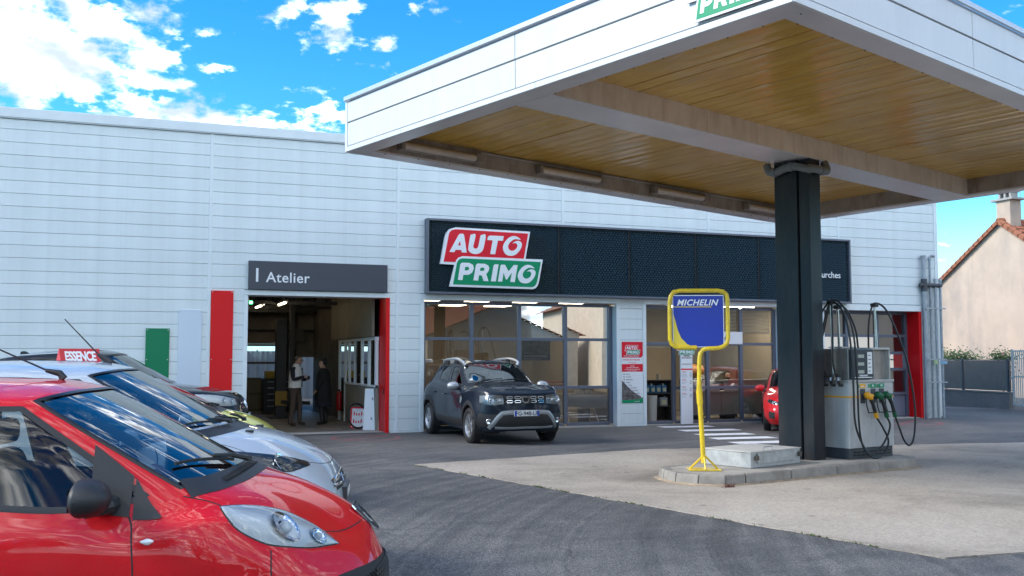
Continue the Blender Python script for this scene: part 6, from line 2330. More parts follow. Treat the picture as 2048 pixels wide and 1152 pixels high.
def right_boundary():
    # low rendered wall with dark slatted fence and posts
    A, B = Vector((28.5, 12.0, 0)), Vector((27.14, 2.72, 0))
    d = (B - A).normalized()
    ang = math.atan2(d.y, d.x)
    L = (B - A).length
    w = thing('low_wall', 'low grey rendered boundary wall under the dark fence', 'wall', A, ang)
    MB().box(0, L, -.10, .10, -.1, .52).build('wall', mat('render_grey', (.17, .165, .165), .9, var=.15, vscale=3, bump=.3, bscale=60), w)
    MB().box(-.02, L + .02, -.13, .13, .521, .56).build('wall_cap', mat('cap_grey', (.24, .235, .23), .85, var=.1), w)
    f = thing('slat_fence', 'dark grey fence of narrow upright slats on the low wall', 'fence', A, ang)
    sl = MB()
    n = int(L / .055)
    for i in range(n):
        x = (i + .5) * L / n
        sl.box(x - .020, x + .020, -.018, .004, .60, 1.58)
    tag(sl.build('slats', mat('fence_grey', (.155, .148, .145), .55, var=.1), f), kind='stuff')
    MB().box(0, L, .012, .018, .60, 1.58).build('fence_backing', mat('fence_back', (.05, .05, .055), .7), f)
    for z in (.585, 1.585):
        MB().box(0, L, -.03, .03, z, z + .035).build('rail', mat('fence_rail', (.10, .105, .115), .5), f)
    for i in range(5):
        x = .2 + i * (L - .3) / 4
        MB().box(x - .04, x + .04, -.045, .045, .56, 1.64).build('post', mat('post_blue', (.045, .055, .075), .45), f, bevel=.006)
    g = thing('steel_gate', 'galvanised gate of upright bars at the right edge', 'gate', B + d * .08, ang - R(12))
    fr = MB()
    for z in (.12, 1.05, 1.88):
        fr.box(0, 3.0, -.02, .02, z, z + .045)
    for x in (0.0, 2.96):
        fr.box(x, x + .05, -.024, .024, .10, 1.96)
    fr.build('gate_frame', GALV, g)
    for i in range(24):
        x = .12 + i * .12
        MB().box(x, x + .03, -.012, .012, .165, 1.88).build('bar', GALV, g)
    MB().box(-.06, .02, -.04, .0, .98, 1.05).build('latch', GALV, g)
    # climbing plants over the fence
    rnd = random.Random(11)
    for i, (s, r, n, lb) in enumerate(((5.6, .45, 1100, 'leafy garden shrub showing over the fence beside the building'), (6.6, .38, 800, 'low trellis plant over the middle of the fence'), (8.6, .34, 800, 'small rose bush with pink flowers over the fence'))):
        p = A + d * s + Vector((.5, .1, 0))
        t = thing('garden_shrub', lb, 'shrub', p, group='garden shrubs behind the fence')
        lf, fl = MB(), MB()
        for k in range(n):
            c = Vector((rnd.gauss(0, r * .5), rnd.gauss(0, r * .8), 1.62 + abs(rnd.gauss(0, .16)) if k > n * .3 else rnd.uniform(1.1, 1.7)))
            u = Vector((rnd.gauss(0, 1), rnd.gauss(0, 1), rnd.gauss(0, 1))).normalized()
            v = u.orthogonal().normalized()
            s_ = rnd.uniform(.03, .06)
            (fl if (i == 2 and k % 60 == 0) else lf).add([c - u * s_, c + v * s_ * .6, c + u * s_, c - v * s_ * .6], [(0, 1, 2, 3)])
        lf.build('foliage', mat('shrub_leaf', (.075, .12, .03), .6, var=.4, vscale=2), t, fix=False)
        if fl.v:
            fl.build('flowers', mat('rose_pink', (.5, .05, .15), .6), t, fix=False)
        MB().tube([(0, 0, 0), (.03, .02, 1.0), (0, 0, 1.6)], [.03, .02, .008], 5).build('stem', mat('bark', (.10, .075, .05), .9), t)


right_boundary()

STUCCO = mat('stucco_beige', (.55, .42, .325), .92, var=.10, vscale=.8, bump=.5, bscale=24, stain=(.33, .28, .25), stain_amt=.8, stain_scale=(.9, .9, .35))
TILE = mat('roof_tile', (.32, .115, .06), .8, var=.35, vscale=6)
TILE2 = mat('roof_tile_brown', (.26, .125, .075), .85, var=.3, vscale=5)


def house(name, label, loc, rotz, W, D, eave, ridge, wall=STUCCO, tile=TILE, windows=(), chimney=None, verge=True, rows=True, tilepitch=.32):
    """gable faces local -x; W = gable width (y), D = depth (x), ridge along x"""
    t = thing(name, label, 'house', loc, rotz)
    body = MB()
    body.prism([(-W / 2, -.2), (W / 2, -.2), (W / 2, eave), (0, ridge), (-W / 2, eave)], lambda a, b, d: (d, a, b), 0, D)
    body.build('wall', wall, t)
    rf = bpy.data.objects.new('roof', None)
    COL.objects.link(rf)
    rf.parent = t
    sl = math.hypot(W / 2, ridge - eave)
    for sd in (-1, 1):
        a = Vector((0, sd * W / 2, eave))
        r = Vector((0, 0, ridge))
        dirn = (a - r).normalized()
        nrm = Vector((0, -dirn.z * sd * -1, 0))
        nrm = Vector((0, sd * (ridge - eave), W / 2)).normalized()
        ov = .35
        # rows of half-round tiles, corrugated across the slope
        mb = MB()
        nr = max(4, int((sl + ov) / tilepitch))
        nx = int((D + .3) / .25)
        for k in range(nr):
            lo = dirn * ((k + 1) * (sl + ov) / nr + .03)
            hi = dirn * (k * (sl + ov) / nr)
            rowsv = []
            for base, off in ((hi, .035), (lo, .07)):
                rowsv.append([r + base + nrm * (off + .035 * abs(math.sin(math.pi * (i / 2)))) + Vector((-.15 + i * (D + .3) / (2 * nx), 0, 0)) for i in range(2 * nx + 1)])
            mb.grid(rowsv)
        tag(mb.build('tiles', tile, rf, fix=False), kind='stuff')
        if verge:
            nv = int((sl + ov) / .30)
            for k in range(nv):
                c0 = r + dirn * (k * (sl + ov) / nv)
                c1 = r + dirn * ((k + 1.12) * (sl + ov) / nv)
                m2 = MB()
                pts = []
                for q, off in ((c0, .02), (c1, .05)):
                    for x, h in ((-.17, -.10), (-.17, .06), (-.10, .11), (.02, .11), (.08, .06)):
                        pts.append(q + nrm * (h + off) + Vector((x, 0, 0)))
                f = [(i, i + 1, 6 + i, 5 + i) for i in range(4)] + [(0, 1, 2, 3, 4), (5, 6, 7, 8, 9)]
                m2.add(pts, f)
                m2.build('verge_tile', tile, rf)
    m3 = MB()
    nrg = int(D / .4)
    for k in range(nrg):
        x = -.15 + k * (D + .3) / nrg
        m3.tube([(x, 0, ridge + .06), (x + .46, 0, ridge + .075)], [.11, .13], 8)
    m3.build('ridge', tile, rf)
    if chimney:
        cx, cy, h = chimney
        ch = bpy.data.objects.new('chimney', None)
        COL.objects.link(ch)
        ch.parent = t
        z0 = ridge - abs(cy) * (ridge - eave) / (W / 2)
        MB().box(cx - .30, cx + .30, cy - .36, cy + .36, z0 - .6, z0 + h).build('stack', wall, ch)
        MB().box(cx - .42, cx + .42, cy - .58, cy + .58, z0 + h, z0 + h + .08).build('cap_slab', mat('cap_concrete', (.36, .34, .32), .9), ch)
        c2 = MB()
        for yy in (-.28, 0, .28):
            c2.box(cx - .20, cx + .20, cy + yy - .05, cy + yy + .05, z0 + h + .08, z0 + h + .34)
        c2.box(cx - .26, cx + .26, cy - .38, cy + .38, z0 + h + .34, z0 + h + .41)
        c2.build('cowl', mat('cap_concrete', (.36, .34, .32), .9), ch)
    for (face, u, z, w_, h_) in windows:
        wo = bpy.data.objects.new('window', None)
        COL.objects.link(wo)
        wo.parent = t
        if face == 'gable':
            MB().box(-.03, -.002, u - w_ / 2, u + w_ / 2, z, z + h_).build('shutter', mat('shutter_white', (.6, .6, .58), .6), wo)
            MB().box(-.08, .02, u - w_ / 2 - .06, u + w_ / 2 + .06, z - .08, z - .002).build('sill', mat('cap_concrete', (.36, .34, .32), .9), wo)
        else:
            y = face * W / 2
            MB().box(u - w_ / 2, u + w_ / 2, y - .03, y + .03, z, z + h_).build('pane', mat('dark_pane', (.03, .035, .04), .1), wo)
            MB().box(u - w_ / 2 - .06, u + w_ / 2 + .06, y - .08, y + .08, z - .08, z - .002).build('sill', mat('cap_concrete', (.36, .34, .32), .9), wo)
    return t


house('neighbour_house', 'beige rendered house with tiled gable and chimney beyond the fence', (35.0, 10.2, -.3), 0, 7.2, 11.0, 5.35, 7.80, chimney=(.5, .0, .95))
NH = bpy.data.objects['neighbour_house']
MB().tube([(-.06, 3.5, 0), (-.06, 3.5, 5.1), (.1, 3.62, 5.35)], .045, 8).build('downpipe', mat('zinc_pipe', (.30, .30, .31), .5, .4), NH)
MB().tube([(1.2, .0, 7.8), (1.2, .0, 9.6)], .02, 6).build('aerial_mast', GALV, NH)
house('low_house', 'low roof with red tiles glimpsed beside the end of the garage', (39.0, 17.5, -.3), R(8), 6.0, 9.0, 2.1, 3.6, chimney=None)


# ------------------------------------------------------------------ trees
def tree(name, label, loc, h, r, seed, leafcol=(.05, .075, .02), n=2600, trunk_r=.16, sparse=False, group=None, cat='tree', ls=.10):
    rnd = random.Random(seed)
    t = thing(name, label, cat, loc, rnd.uniform(0, 6), group)
    tk = MB()
    th = h * (.38 if not sparse else .25)
    tk.tube([(0, 0, -.1), (rnd.gauss(0, .08), rnd.gauss(0, .08), th * .6), (rnd.gauss(0, .12), rnd.gauss(0, .12), th)], [trunk_r, trunk_r * .8, trunk_r * .65], 7)
    tips = []
    for k in range(9 if not sparse else 16):
        a = k * 2.4 + rnd.uniform(-.3, .3)
        e = rnd.uniform(.35, 1.25)
        L = rnd.uniform(.5, .95)
        p0 = Vector((0, 0, th * rnd.uniform(.75, 1.0)))
        top = Vector((math.cos(a) * r * L * math.cos(e), math.sin(a) * r * L * math.cos(e), th + (h - th) * L * math.sin(e)))
        mid = p0.lerp(top, .5) + Vector((rnd.gauss(0, .12), rnd.gauss(0, .12), .15))
        tk.tube([p0, mid, top], [trunk_r * .4, trunk_r * .25, trunk_r * .08], 5)
        tips += [mid, top]
        for q in range(3 if not sparse else 6):
            s_ = mid.lerp(top, rnd.random())
            e2 = s_ + Vector((rnd.gauss(0, r * .28), rnd.gauss(0, r * .28), rnd.uniform(0, r * .35)))
            tk.tube([s_, e2], [trunk_r * .12, trunk_r * .04], 4)
            tips.append(e2)
    tk.build('trunk', mat('bark', (.10, .075, .05), .9), t, smooth=True)
    lf = MB()
    for k in range(n):
        c = rnd.choice(tips) + Vector((rnd.gauss(0, r * .17), rnd.gauss(0, r * .17), rnd.gauss(0, r * .15)))
        u = Vector((rnd.gauss(0, 1), rnd.gauss(0, 1), rnd.gauss(0, .7))).normalized()
        v = u.orthogonal().normalized()
        s_ = rnd.uniform(.6, 1.3) * ls
        lf.add([c - u * s_, c + v * s_ * .55, c + u * s_, c - v * s_ * .55], [(0, 1, 2, 3)])
    lf.build('crown', mat('leaf_%d_%d' % (int(leafcol[0] * 1000), int(leafcol[1] * 1000)), leafcol, .6, var=.45, vscale=1.2), t, fix=False)
    return t


# the street behind the viewer, seen mirrored in the panes and car bodies
def street_behind():
    house('street_house', 'beige two-storey house with brown roof across the street, mirrored in the showroom glass', (27.5, -31.0, 0), R(100), 9.0, 13.0, 4.9, 6.9, wall=mat('stucco_pale', (.46, .38, .28), .9, var=.1), tile=TILE2,
          windows=(('gable', -1.6, 2.9, .9, 1.2), ('gable', 1.7, .9, 1.0, 1.3), (1, 3, 1.0, 1.1, 1.3)), chimney=(4, 1.0, .9), verge=False)
    house('street_house', 'low beige house with orange tiles across the street, mirrored in the showroom glass', (15.5, -30.5, 0), R(84), 8.0, 10.0, 2.6, 4.1, wall=mat('stucco_pale', (.46, .38, .28), .9), tile=TILE,
          windows=(('gable', 1.2, .9, 1.1, 1.2),), verge=False)
    house('street_house', 'grey-beige house far along the street behind the viewer', (46, -30, 0), R(95), 8.5, 12, 5.2, 7.4, wall=mat('stucco_grey', (.40, .37, .33), .9), tile=TILE2, windows=(('gable', 0, 2.8, 1, 1.3),), verge=False)
    wl = thing('street_wall', 'rendered garden wall across the street behind the viewer', 'wall', (-20, -28.2, 0), R(-1))
    MB().box(0, 32, -.12, .12, -.1, 1.15).build('wall', mat('render_tan', (.38, .33, .27), .9, var=.12), wl)
    MB().box(-.03, 32.03, -.17, .17, 1.151, 1.22).build('wall_cap', mat('cap_concrete', (.36, .34, .32), .9), wl)
    k = 0
    for x, y, h, r, sp in ((-14, -36, 7, 3.0, 0), (-7, -34, 6, 2.5, 1), (-2.5, -32.5, 4.6, 2.0, 1), (3.5, -38, 9, 3.4, 0), (8.5, -44, 11, 4.0, 0), (12, -41, 10, 3.6, 0), (19, -46, 10, 3.5, 0), (38, -40, 9, 3.5, 0)):
        k += 1
        tree('street_tree', ['tall dark tree', 'bare-branched small tree', 'sparse shrub-like tree', 'broad dark tree', 'tallest dark tree', 'dark evergreen', 'dark tree between the roofs', 'dark tree at the far end'][k - 1] + ' across the street behind the viewer',
             (x, y, 0), h, r, 20 + k, (.035, .05, .018) if not sp else (.09, .075, .02), 2200 if not sp else 900, .2, bool(sp), 'trees across the street', ls=.16 if not sp else .07)


street_behind()
tree('roadside_shrub', 'sparse seeding shrub behind the viewer, mirrored in the red car window', (-2.4, -27.2, 0), 4.3, 1.9, 91, (.085, .07, .02), 1100, .09, True, cat='shrub', ls=.05)
tree('garden_tree', 'dark conifer peeping out between the garage end and the house', (34.5, 17.6, 0), 5.2, 1.0, 77, (.02, .045, .018), 2600, .12, ls=.09)


# ================================================================== small facade things
def poster():
    t = thing('wall_poster', 'tall red, white and green service poster on the white pillar', 'poster', (11.44, -0.012, .57))
    W, H = .585, 1.51
    MB().box(0, W, 0, .010, 0, H).build('sheet', LETTER, t)
    f = lambda a, b, d: (a, -d, b)
    def flat(name, pts, m, d=.0015):
        mb = MB()
        extruded(mb, pts, [], f, .0002, d)
        return mb.build(name, m, t, fix=False)
    flat('red_field', [(0, 1.12), (.54, 1.12), (W, 1.17), (W, H), (0, H)], LRED)
    flat('red_band', [(0, .77), (W, .77), (W, .96), (0, .96)], LRED)
    lg = bpy.data.objects.new('logo', None)
    COL.objects.link(lg)
    lg.parent = t
    lg.location = (.12, -.002, 1.19)
    logo(lg, lambda a, b, d: (a * .17, -d, b * .175), .004, False)
    text('lettering', 'VOTRE ARTISAN GARAGISTE', .033, LETTER, t, (.055, -.003, 1.145), offset=.0006)
    text('lettering', 'GARAGE DES FOURCHES', .043, LRED, t, (.03, -.002, 1.05), offset=.0008)
    text('lettering', '04 77 55 01 30', .034, LRED, t, (.19, -.002, .985))
    for i, s_ in enumerate(('ACCUEIL', 'DU LUNDI AU VENDREDI', 'DE 7H30 A 12H ET DE 13H30 A 18H30')):
        text('lettering', s_, .030 if i < 2 else .026, LETTER, t, (W / 2, -.003, .90 - i * .042), align='CENTER', offset=.0006)
    text('lettering', 'garagedesfourches@gmail.com', .022, LETTER, t, (W / 2, -.003, .785), align='CENTER')
    # curved photo field with green foot
    cv = [(0, .07), (W, .07), (.52, .16), (.38, .23), (.24, .33), (.10, .46), (0, .56)]
    flat('photo_field', cv, mat('poster_photo', (.11, .10, .10), .5, var=.9, vscale=9))
    flat('green_foot', [(0, 0), (W, 0), (W, .14), (.50, .085), (0, .07)], LGRN, .0025)
    text('lettering', 'autoprimo.fr', .03, LETTER, t, (.34, -.004, .03))
    rows = ['REVISION', 'DIAGNOSTIC', 'PNEUMATIQUES', 'FREINAGE', 'VIDANGE', 'CLIMATISATION', 'DISTRIBUTION', 'CARROSSERIE']
    for i, s_ in enumerate(rows):
        z = .70 - i * .068
        x = .11 + max(0, i - 3) * .055
        text('lettering', s_, .026, SIGNG, t, (x, -.002, z))
        MB().lathe([(.016, 0), (.014, .002), (0, .002)], 10, Matrix.Translation((x - .05, -.0005, z + .01)) @ Matrix.Rotation(R(90), 4, 'X')).build('icon', SIGNG, t)
        MB().box(.04, W - .02, -.0012, -.0002, z - .026, z - .023).build('rule', mat('rule_grey', (.5, .52, .56), .6), t)
    # price totem
    p = thing('price_totem', 'slim white price totem with small logo beside the office door', 'totem', (13.06, -0.10, 0.018))
    MB().box(0, .34, 0, .05, 0, 1.88).build('board', LETTER, p, bevel=.004)
    lg = bpy.data.objects.new('logo', None)
    COL.objects.link(lg)
    lg.parent = p
    lg.location = (-.07, -.004, 1.74)
    logo(lg, lambda a, b, d: (a * .205, -d, b * .205), .006, False)
    y0 = 1.78
    text('lettering', 'GARAGE', .045, SIGNG, p, (.17, -.002, 1.70), align='CENTER', offset=.001)
    text('lettering', 'DES FOURCHES', .040, SIGNG, p, (.17, -.002, 1.65), align='CENTER', offset=.001)
    MB().box(.03, .31, -.003, -.0005, 1.50, 1.515).build('rule', SIGNG, p)
    MB().box(0.005, .335, -.003, -.0005, 1.36, 1.395).build('red_band', LRED, p)
    rnd = random.Random(5)
    for blk, (z, n) in enumerate(((1.32, 4), (1.12, 3), (.94, 3), (.78, 3))):
        MB().box(.03, .14, -.003, -.0005, z - .012, z).build('heading_line', LRED, p)
        for i in range(n):
            zz = z - .03 - i * .034
            MB().box(.03, .03 + rnd.uniform(.08, .16), -.0025, -.0005, zz - .008, zz).build('price_line', mat('print_grey', (.35, .36, .4), .6), p)
            MB().box(.25, .31, -.0025, -.0005, zz - .009, zz).build('price_line', SIGNG, p)
    # word on the office plate (its last letter shows right of the tube sign)
    text('lettering', 'Accueil', .20, SIGNG, BW, (14.02, .130, 2.13), offset=.002)


poster()


# ================================================================== people
def person(name, label, loc, rotz, skel, mats, hair=None, extra=None):
    """skel: {joint: (parent, xyz, radius, material index)} -> one continuous skinned mesh"""
    names = list(skel)
    me = bpy.data.meshes.new(name + '_body')
    co = [Vector(skel[k][1]) for k in names]
    ed = [(names.index(skel[k][0]), i) for i, k in enumerate(names) if skel[k][0]]
    me.from_pydata([tuple(c) for c in co], ed, [])
    ob = bpy.data.objects.new('tmp', me)
    COL.objects.link(ob)
    sk = ob.modifiers.new('skin', 'SKIN')
    sk.use_smooth_shade = True
    for i, k in enumerate(names):
        r = skel[k][2]
        me.skin_vertices[0].data[i].radius = (r, r) if not isinstance(r, tuple) else r
        me.skin_vertices[0].data[i].use_root = (skel[k][0] is None)
    ss = ob.modifiers.new('sub', 'SUBSURF')
    ss.levels = ss.render_levels = 2
    dg = bpy.context.evaluated_depsgraph_get()
    out = bpy.data.meshes.new_from_object(ob.evaluated_get(dg))
    bpy.data.objects.remove(ob)
    out.materials.clear()
    for m in mats:
        out.materials.append(m)
    for p in out.polygons:
        c = p.center
        best, bi = 1e9, 0
        for a, b in ed:
            pa, pb = co[a], co[b]
            d = pb - pa
            t = max(0, min(1, (c - pa).dot(d) / max(d.length_squared, 1e-9)))
            rr = skel[names[b]][2]
            rr = rr if not isinstance(rr, tuple) else max(rr)
            q = (pa + d * t - c).length - rr * .5
            if q < best:
                best, bi = q, (a if t < .35 else b)
        p.material_index = skel[names[bi]][3]
        p.use_smooth = True
    root = thing(name, label, 'person', loc, rotz)
    obj('body', out, root)
    return root


def blob(name, parent, c, r, m, squash=None, seed=0, cut=None, amp=.06):
    rnd = random.Random(seed)
    rows = []
    n = 14
    for i in range(n + 1):
        th = math.pi * i / n
        row = []
        for j in range(21):
            ph = 2 * math.pi * j / 20
            k = 1 + amp * math.sin(5 * ph + seed) * math.sin(3 * th) + amp * .5 * math.sin(11 * ph) * math.sin(7 * th)
            p = Vector((math.sin(th) * math.cos(ph) * r[0], math.sin(th) * math.sin(ph) * r[1], math.cos(th) * r[2])) * k
            if cut:
                p = cut(p)
            row.append(Vector(c) + p)
        rows.append(row)
    return MB().grid(rows).build(name, m, parent, smooth='all')


SKIN_ = mat('skin', (.48, .28, .20), .55)


def skeleton(p, bend=0.0, arms=None, feet=None, mats=(0, 1, 2, 3), head=(.08, 0, 1.56), H=1.0, coat=False):
    """mats: skin, top, legs, shoes"""
    s, t, l, sh = mats
    J = {}
    J['pelvis'] = (None, (0, 0, .94), (.15, .12), l)
    J['waist'] = ('pelvis', (0.0, 0, 1.06), (.145, .115), t)
    J['chest'] = ('waist', (.02, 0, 1.28), (.165, .125), t)
    J['collar'] = ('chest', (.02, 0, 1.42), (.10, .085), t)
    J['neck'] = ('collar', (.03, 0, 1.49), .055, s)
    hx, hy, hz = head
    J['jaw'] = ('neck', (hx - .01, hy, hz), .070, s)
    J['skull'] = ('jaw', (hx - .005, hy, hz + .08), .088, s)
    J['crown'] = ('skull', (hx - .02, hy, hz + .14), .065, s)
    J['nose'] = ('jaw', (hx + .085, hy, hz + .035), .016, s)
    feet = feet or {}
    for n_, y in (('left', 1), ('right', -1)):
        fx, fy = feet.get(n_, (0, .12 * y))
        J[n_ + '_hip'] = ('pelvis', (0, .095 * y, .86), .105, l)
        J[n_ + '_knee'] = (n_ + '_hip', (fx * .5 + .03, fy * .92, .50), .070, l)
        J[n_ + '_ankle'] = (n_ + '_knee', (fx - .01, fy, .10), .055, l)
        J[n_ + '_heel'] = (n_ + '_ankle', (fx - .02, fy, .045), .045, sh)
        J[n_ + '_toe'] = (n_ + '_heel', (fx + .15, fy * 1.1, .035), .038, sh)
        el, wr = arms[n_]
        J[n_ + '_shoulder'] = ('collar', (.01, .175 * y, 1.385), .068, t)
        J[n_ + '_elbow'] = (n_ + '_shoulder', el, .050, t)
        J[n_ + '_wrist'] = (n_ + '_elbow', wr, .034, t)
        w = Vector(wr)
        d = (w - Vector(el)).normalized()
        side = Vector((-d.y, d.x, 0))
        side = side.normalized() if side.length > .1 else Vector((0, 1, 0))
        palm = w + d * .055
        J[n_ + '_palm'] = (n_ + '_wrist', tuple(palm), .030, s)
        for fi, (o, ln) in enumerate(((-.027, .065), (-.009, .078), (.009, .074), (.027, .058))):
            b = palm + side * o + d * .035
            J['%s_finger_%d' % (n_, fi)] = (n_ + '_palm', tuple(b), .010, s)
            J['%s_tip_%d' % (n_, fi)] = ('%s_finger_%d' % (n_, fi), tuple(b + d * ln * .6 - Vector((0, 0, .022))), .008, s)
        th = palm + side * (.04 * -y) - d * .01
        J[n_ + '_thumb'] = (n_ + '_palm', tuple(th), .011, s)
        J[n_ + '_thumb_tip'] = (n_ + '_thumb', tuple(th + d * .045 + side * (.012 * -y)), .009, s)
    return {k: (a, (b[0] * H, b[1] * H, b[2] * H), c, m) for k, (a, b, c, m) in J.items()}


def people():
    navy = mat('navy_cloth', (.012, .014, .022), .85)
    brown = mat('brown_cloth', (.085, .062, .048), .9, var=.15)
    blackc = mat('black_cloth', (.008, .008, .009), .85)
    shoe = mat('shoe_brown', (.05, .035, .025), .6)
    vest = mat('vest_white', (.74, .73, .71), .8, var=.06, vscale=9, bump=.3, bscale=14)
    hairg = mat('hair_grey', (.11, .09, .075), .8)
    hairb = mat('hair_dark', (.012, .010, .009), .7)
    # man with vest looking down at a phone
    arms = {'left': ((.05, .25, 1.12), (.26, .10, 1.14)), 'right': ((.08, -.25, 1.13), (.24, -.06, 1.20))}
    m = person('person', 'person in white body warmer and brown trousers looking down at a phone in the workshop', (3.93, 2.95, .015), R(-38),
               skeleton(0, arms=arms, feet={'left': (.05, .15), 'right': (-.04, -.14)}, head=(.105, 0, 1.545)), [SKIN_, navy, brown, shoe])
    rows = []
    for z, rx, ry, x in ((.93, .165, .205, .0), (1.0, .17, .205, .0), (1.12, .165, .20, .005), (1.25, .17, .205, .02), (1.36, .155, .19, .02), (1.43, .125, .15, .02), (1.475, .085, .095, .025), (1.52, .075, .085, .03)):
        rows.append([(x + rx * math.cos(2 * math.pi * k / 24), ry * math.sin(2 * math.pi * k / 24), z) for k in range(25)])
    MB().grid(rows).build('vest', vest, m, smooth='all')
    MB().box(.160, .190, -.008, .008, .95, 1.42).build('zip', navy, m)
    blob('hair', m, (.075, 0, 1.640), (.105, .095, .085), hairg, seed=2, cut=lambda p: Vector((p.x if p.x < .04 else .04, p.y, max(p.z, -.045 if p.x < .0 else .01))))
    gl = MB()
    for sy in (-1, 1):
        gl.tube([(.185 + .003 * math.sin(k), sy * .035 + .022 * math.cos(2 * math.pi * k / 10), 1.600 + .016 * math.sin(2 * math.pi * k / 10)) for k in range(10)], .003, 4, closed=True)
        gl.tube([(.18, sy * .055, 1.60), (.09, sy * .088, 1.61)], .003, 4)
    gl.build('glasses', BLACKP, m)
    ph = thing('mobile_phone', 'dark mobile phone in the hands of the person in the white vest', 'phone', m.matrix_basis @ Vector((.345, .03, 1.165)), R(-38))
    MB().box(-.01, .01, -.05, .05, -.02, .055).build('phone_body', BLACKP, ph, bevel=.004)
    # woman in long dark coat facing him
    arms = {'left': ((.02, .235, 1.12), (.16, .19, .92)), 'right': ((.02, -.235, 1.12), (.18, -.16, .95))}
    w = person('person', 'person in long black coat, skirt and boots standing in the workshop', (4.66, 3.10, .015), R(160),
               skeleton(0, arms=arms, H=.945, feet={'left': (.03, .075), 'right': (-.05, -.09)}, head=(.06, 0, 1.56)), [SKIN_, blackc, mat('stocking', (.02, .018, .018), .7), blackc])
    rows = []
    for z, rx, ry in ((.60, .205, .24), (.75, .20, .235), (.90, .185, .22), (1.02, .17, .20), (1.2, .165, .205), (1.30, .15, .20), (1.355, .11, .15), (1.40, .075, .085)):
        rows.append([(.01 + rx * (1 + .05 * math.sin(k * 2.1)) * math.cos(2 * math.pi * k / 24), ry * (1 + .04 * math.sin(k * 1.7)) * math.sin(2 * math.pi * k / 24), z) for k in range(25)])
    for r_ in rows:
        r_[-1] = r_[0]
    MB().grid(rows).build('coat', blackc, w, smooth='all')
    rows = []
    for z, rx in ((.45, .20), (.52, .195), (.62, .18)):
        rows.append([(.0 + rx * (1 + .08 * math.sin(k * 2.6)) * math.cos(2 * math.pi * k / 24), rx * 1.1 * (1 + .08 * math.sin(k * 2.6)) * math.sin(2 * math.pi * k / 24), z) for k in range(24)])
        rows[-1].append(rows[-1][0])
    MB().grid(rows).build('skirt', mat('skirt_navy', (.012, .013, .02), .9), w, smooth='all')
    blob('hair', w, (.03, 0, 1.575), (.115, .105, .105), hairb, seed=4, amp=.10, cut=lambda p: Vector((min(p.x, .055), p.y, max(p.z, -.10 if p.x < 0 else .015))))
    # clerk behind the counter: seated
    arms = {'left': ((.10, .26, 1.10), (.34, .14, 1.08)), 'right': ((.10, -.26, 1.10), (.34, -.14, 1.08))}
    J = skeleton(0, arms=arms, head=(.05, 0, 1.56))
    for n_, y in (('left', 1), ('right', -1)):
        for j, q in (('_hip', (.05, .10 * y, .93)), ('_knee', (.48, .12 * y, .92)), ('_ankle', (.50, .12 * y, .53)), ('_heel', (.49, .12 * y, .48)), ('_toe', (.64, .13 * y, .47))):
            a, b, r_, m_ = J[n_ + j]
            J[n_ + j] = (a, q, r_, m_)
    c = person('person', 'person with dark hair sitting behind the office counter', (16.25, 2.7, -.44), R(-112), J, [SKIN_, mat('dark_jumper', (.02, .022, .026), .9), navy, blackc])
    blob('hair', c, (.03, 0, 1.655), (.105, .098, .085), hairb, seed=6, cut=lambda p: Vector((min(p.x, .05), p.y, max(p.z, -.06 if p.x < 0 else .015))))
    blob('beard', c, (.075, 0, 1.535), (.062, .066, .045), hairb, seed=9, amp=.03)
    st = thing('office_chair', 'dark office chair under the clerk behind the counter', 'chair', (16.25, 2.7, 0), R(-112))
    MB().box(-.22, .25, -.23, .23, .36, .43).build('seat', blackc, st, bevel=.03)
    MB().box(-.28, -.20, -.21, .21, .50, .95).build('backrest', blackc, st, bevel=.03)
    MB().tube([(0, 0, .05), (0, 0, .36)], .03, 8).build('stem', CHROME, st)
    b = MB()
    for k in range(5):
        a = 2 * math.pi * k / 5
        b.tube([(0, 0, .07), (.27 * math.cos(a), .27 * math.sin(a), .035)], .02, 5)
    b.build('foot', BLACKP, st)


people()


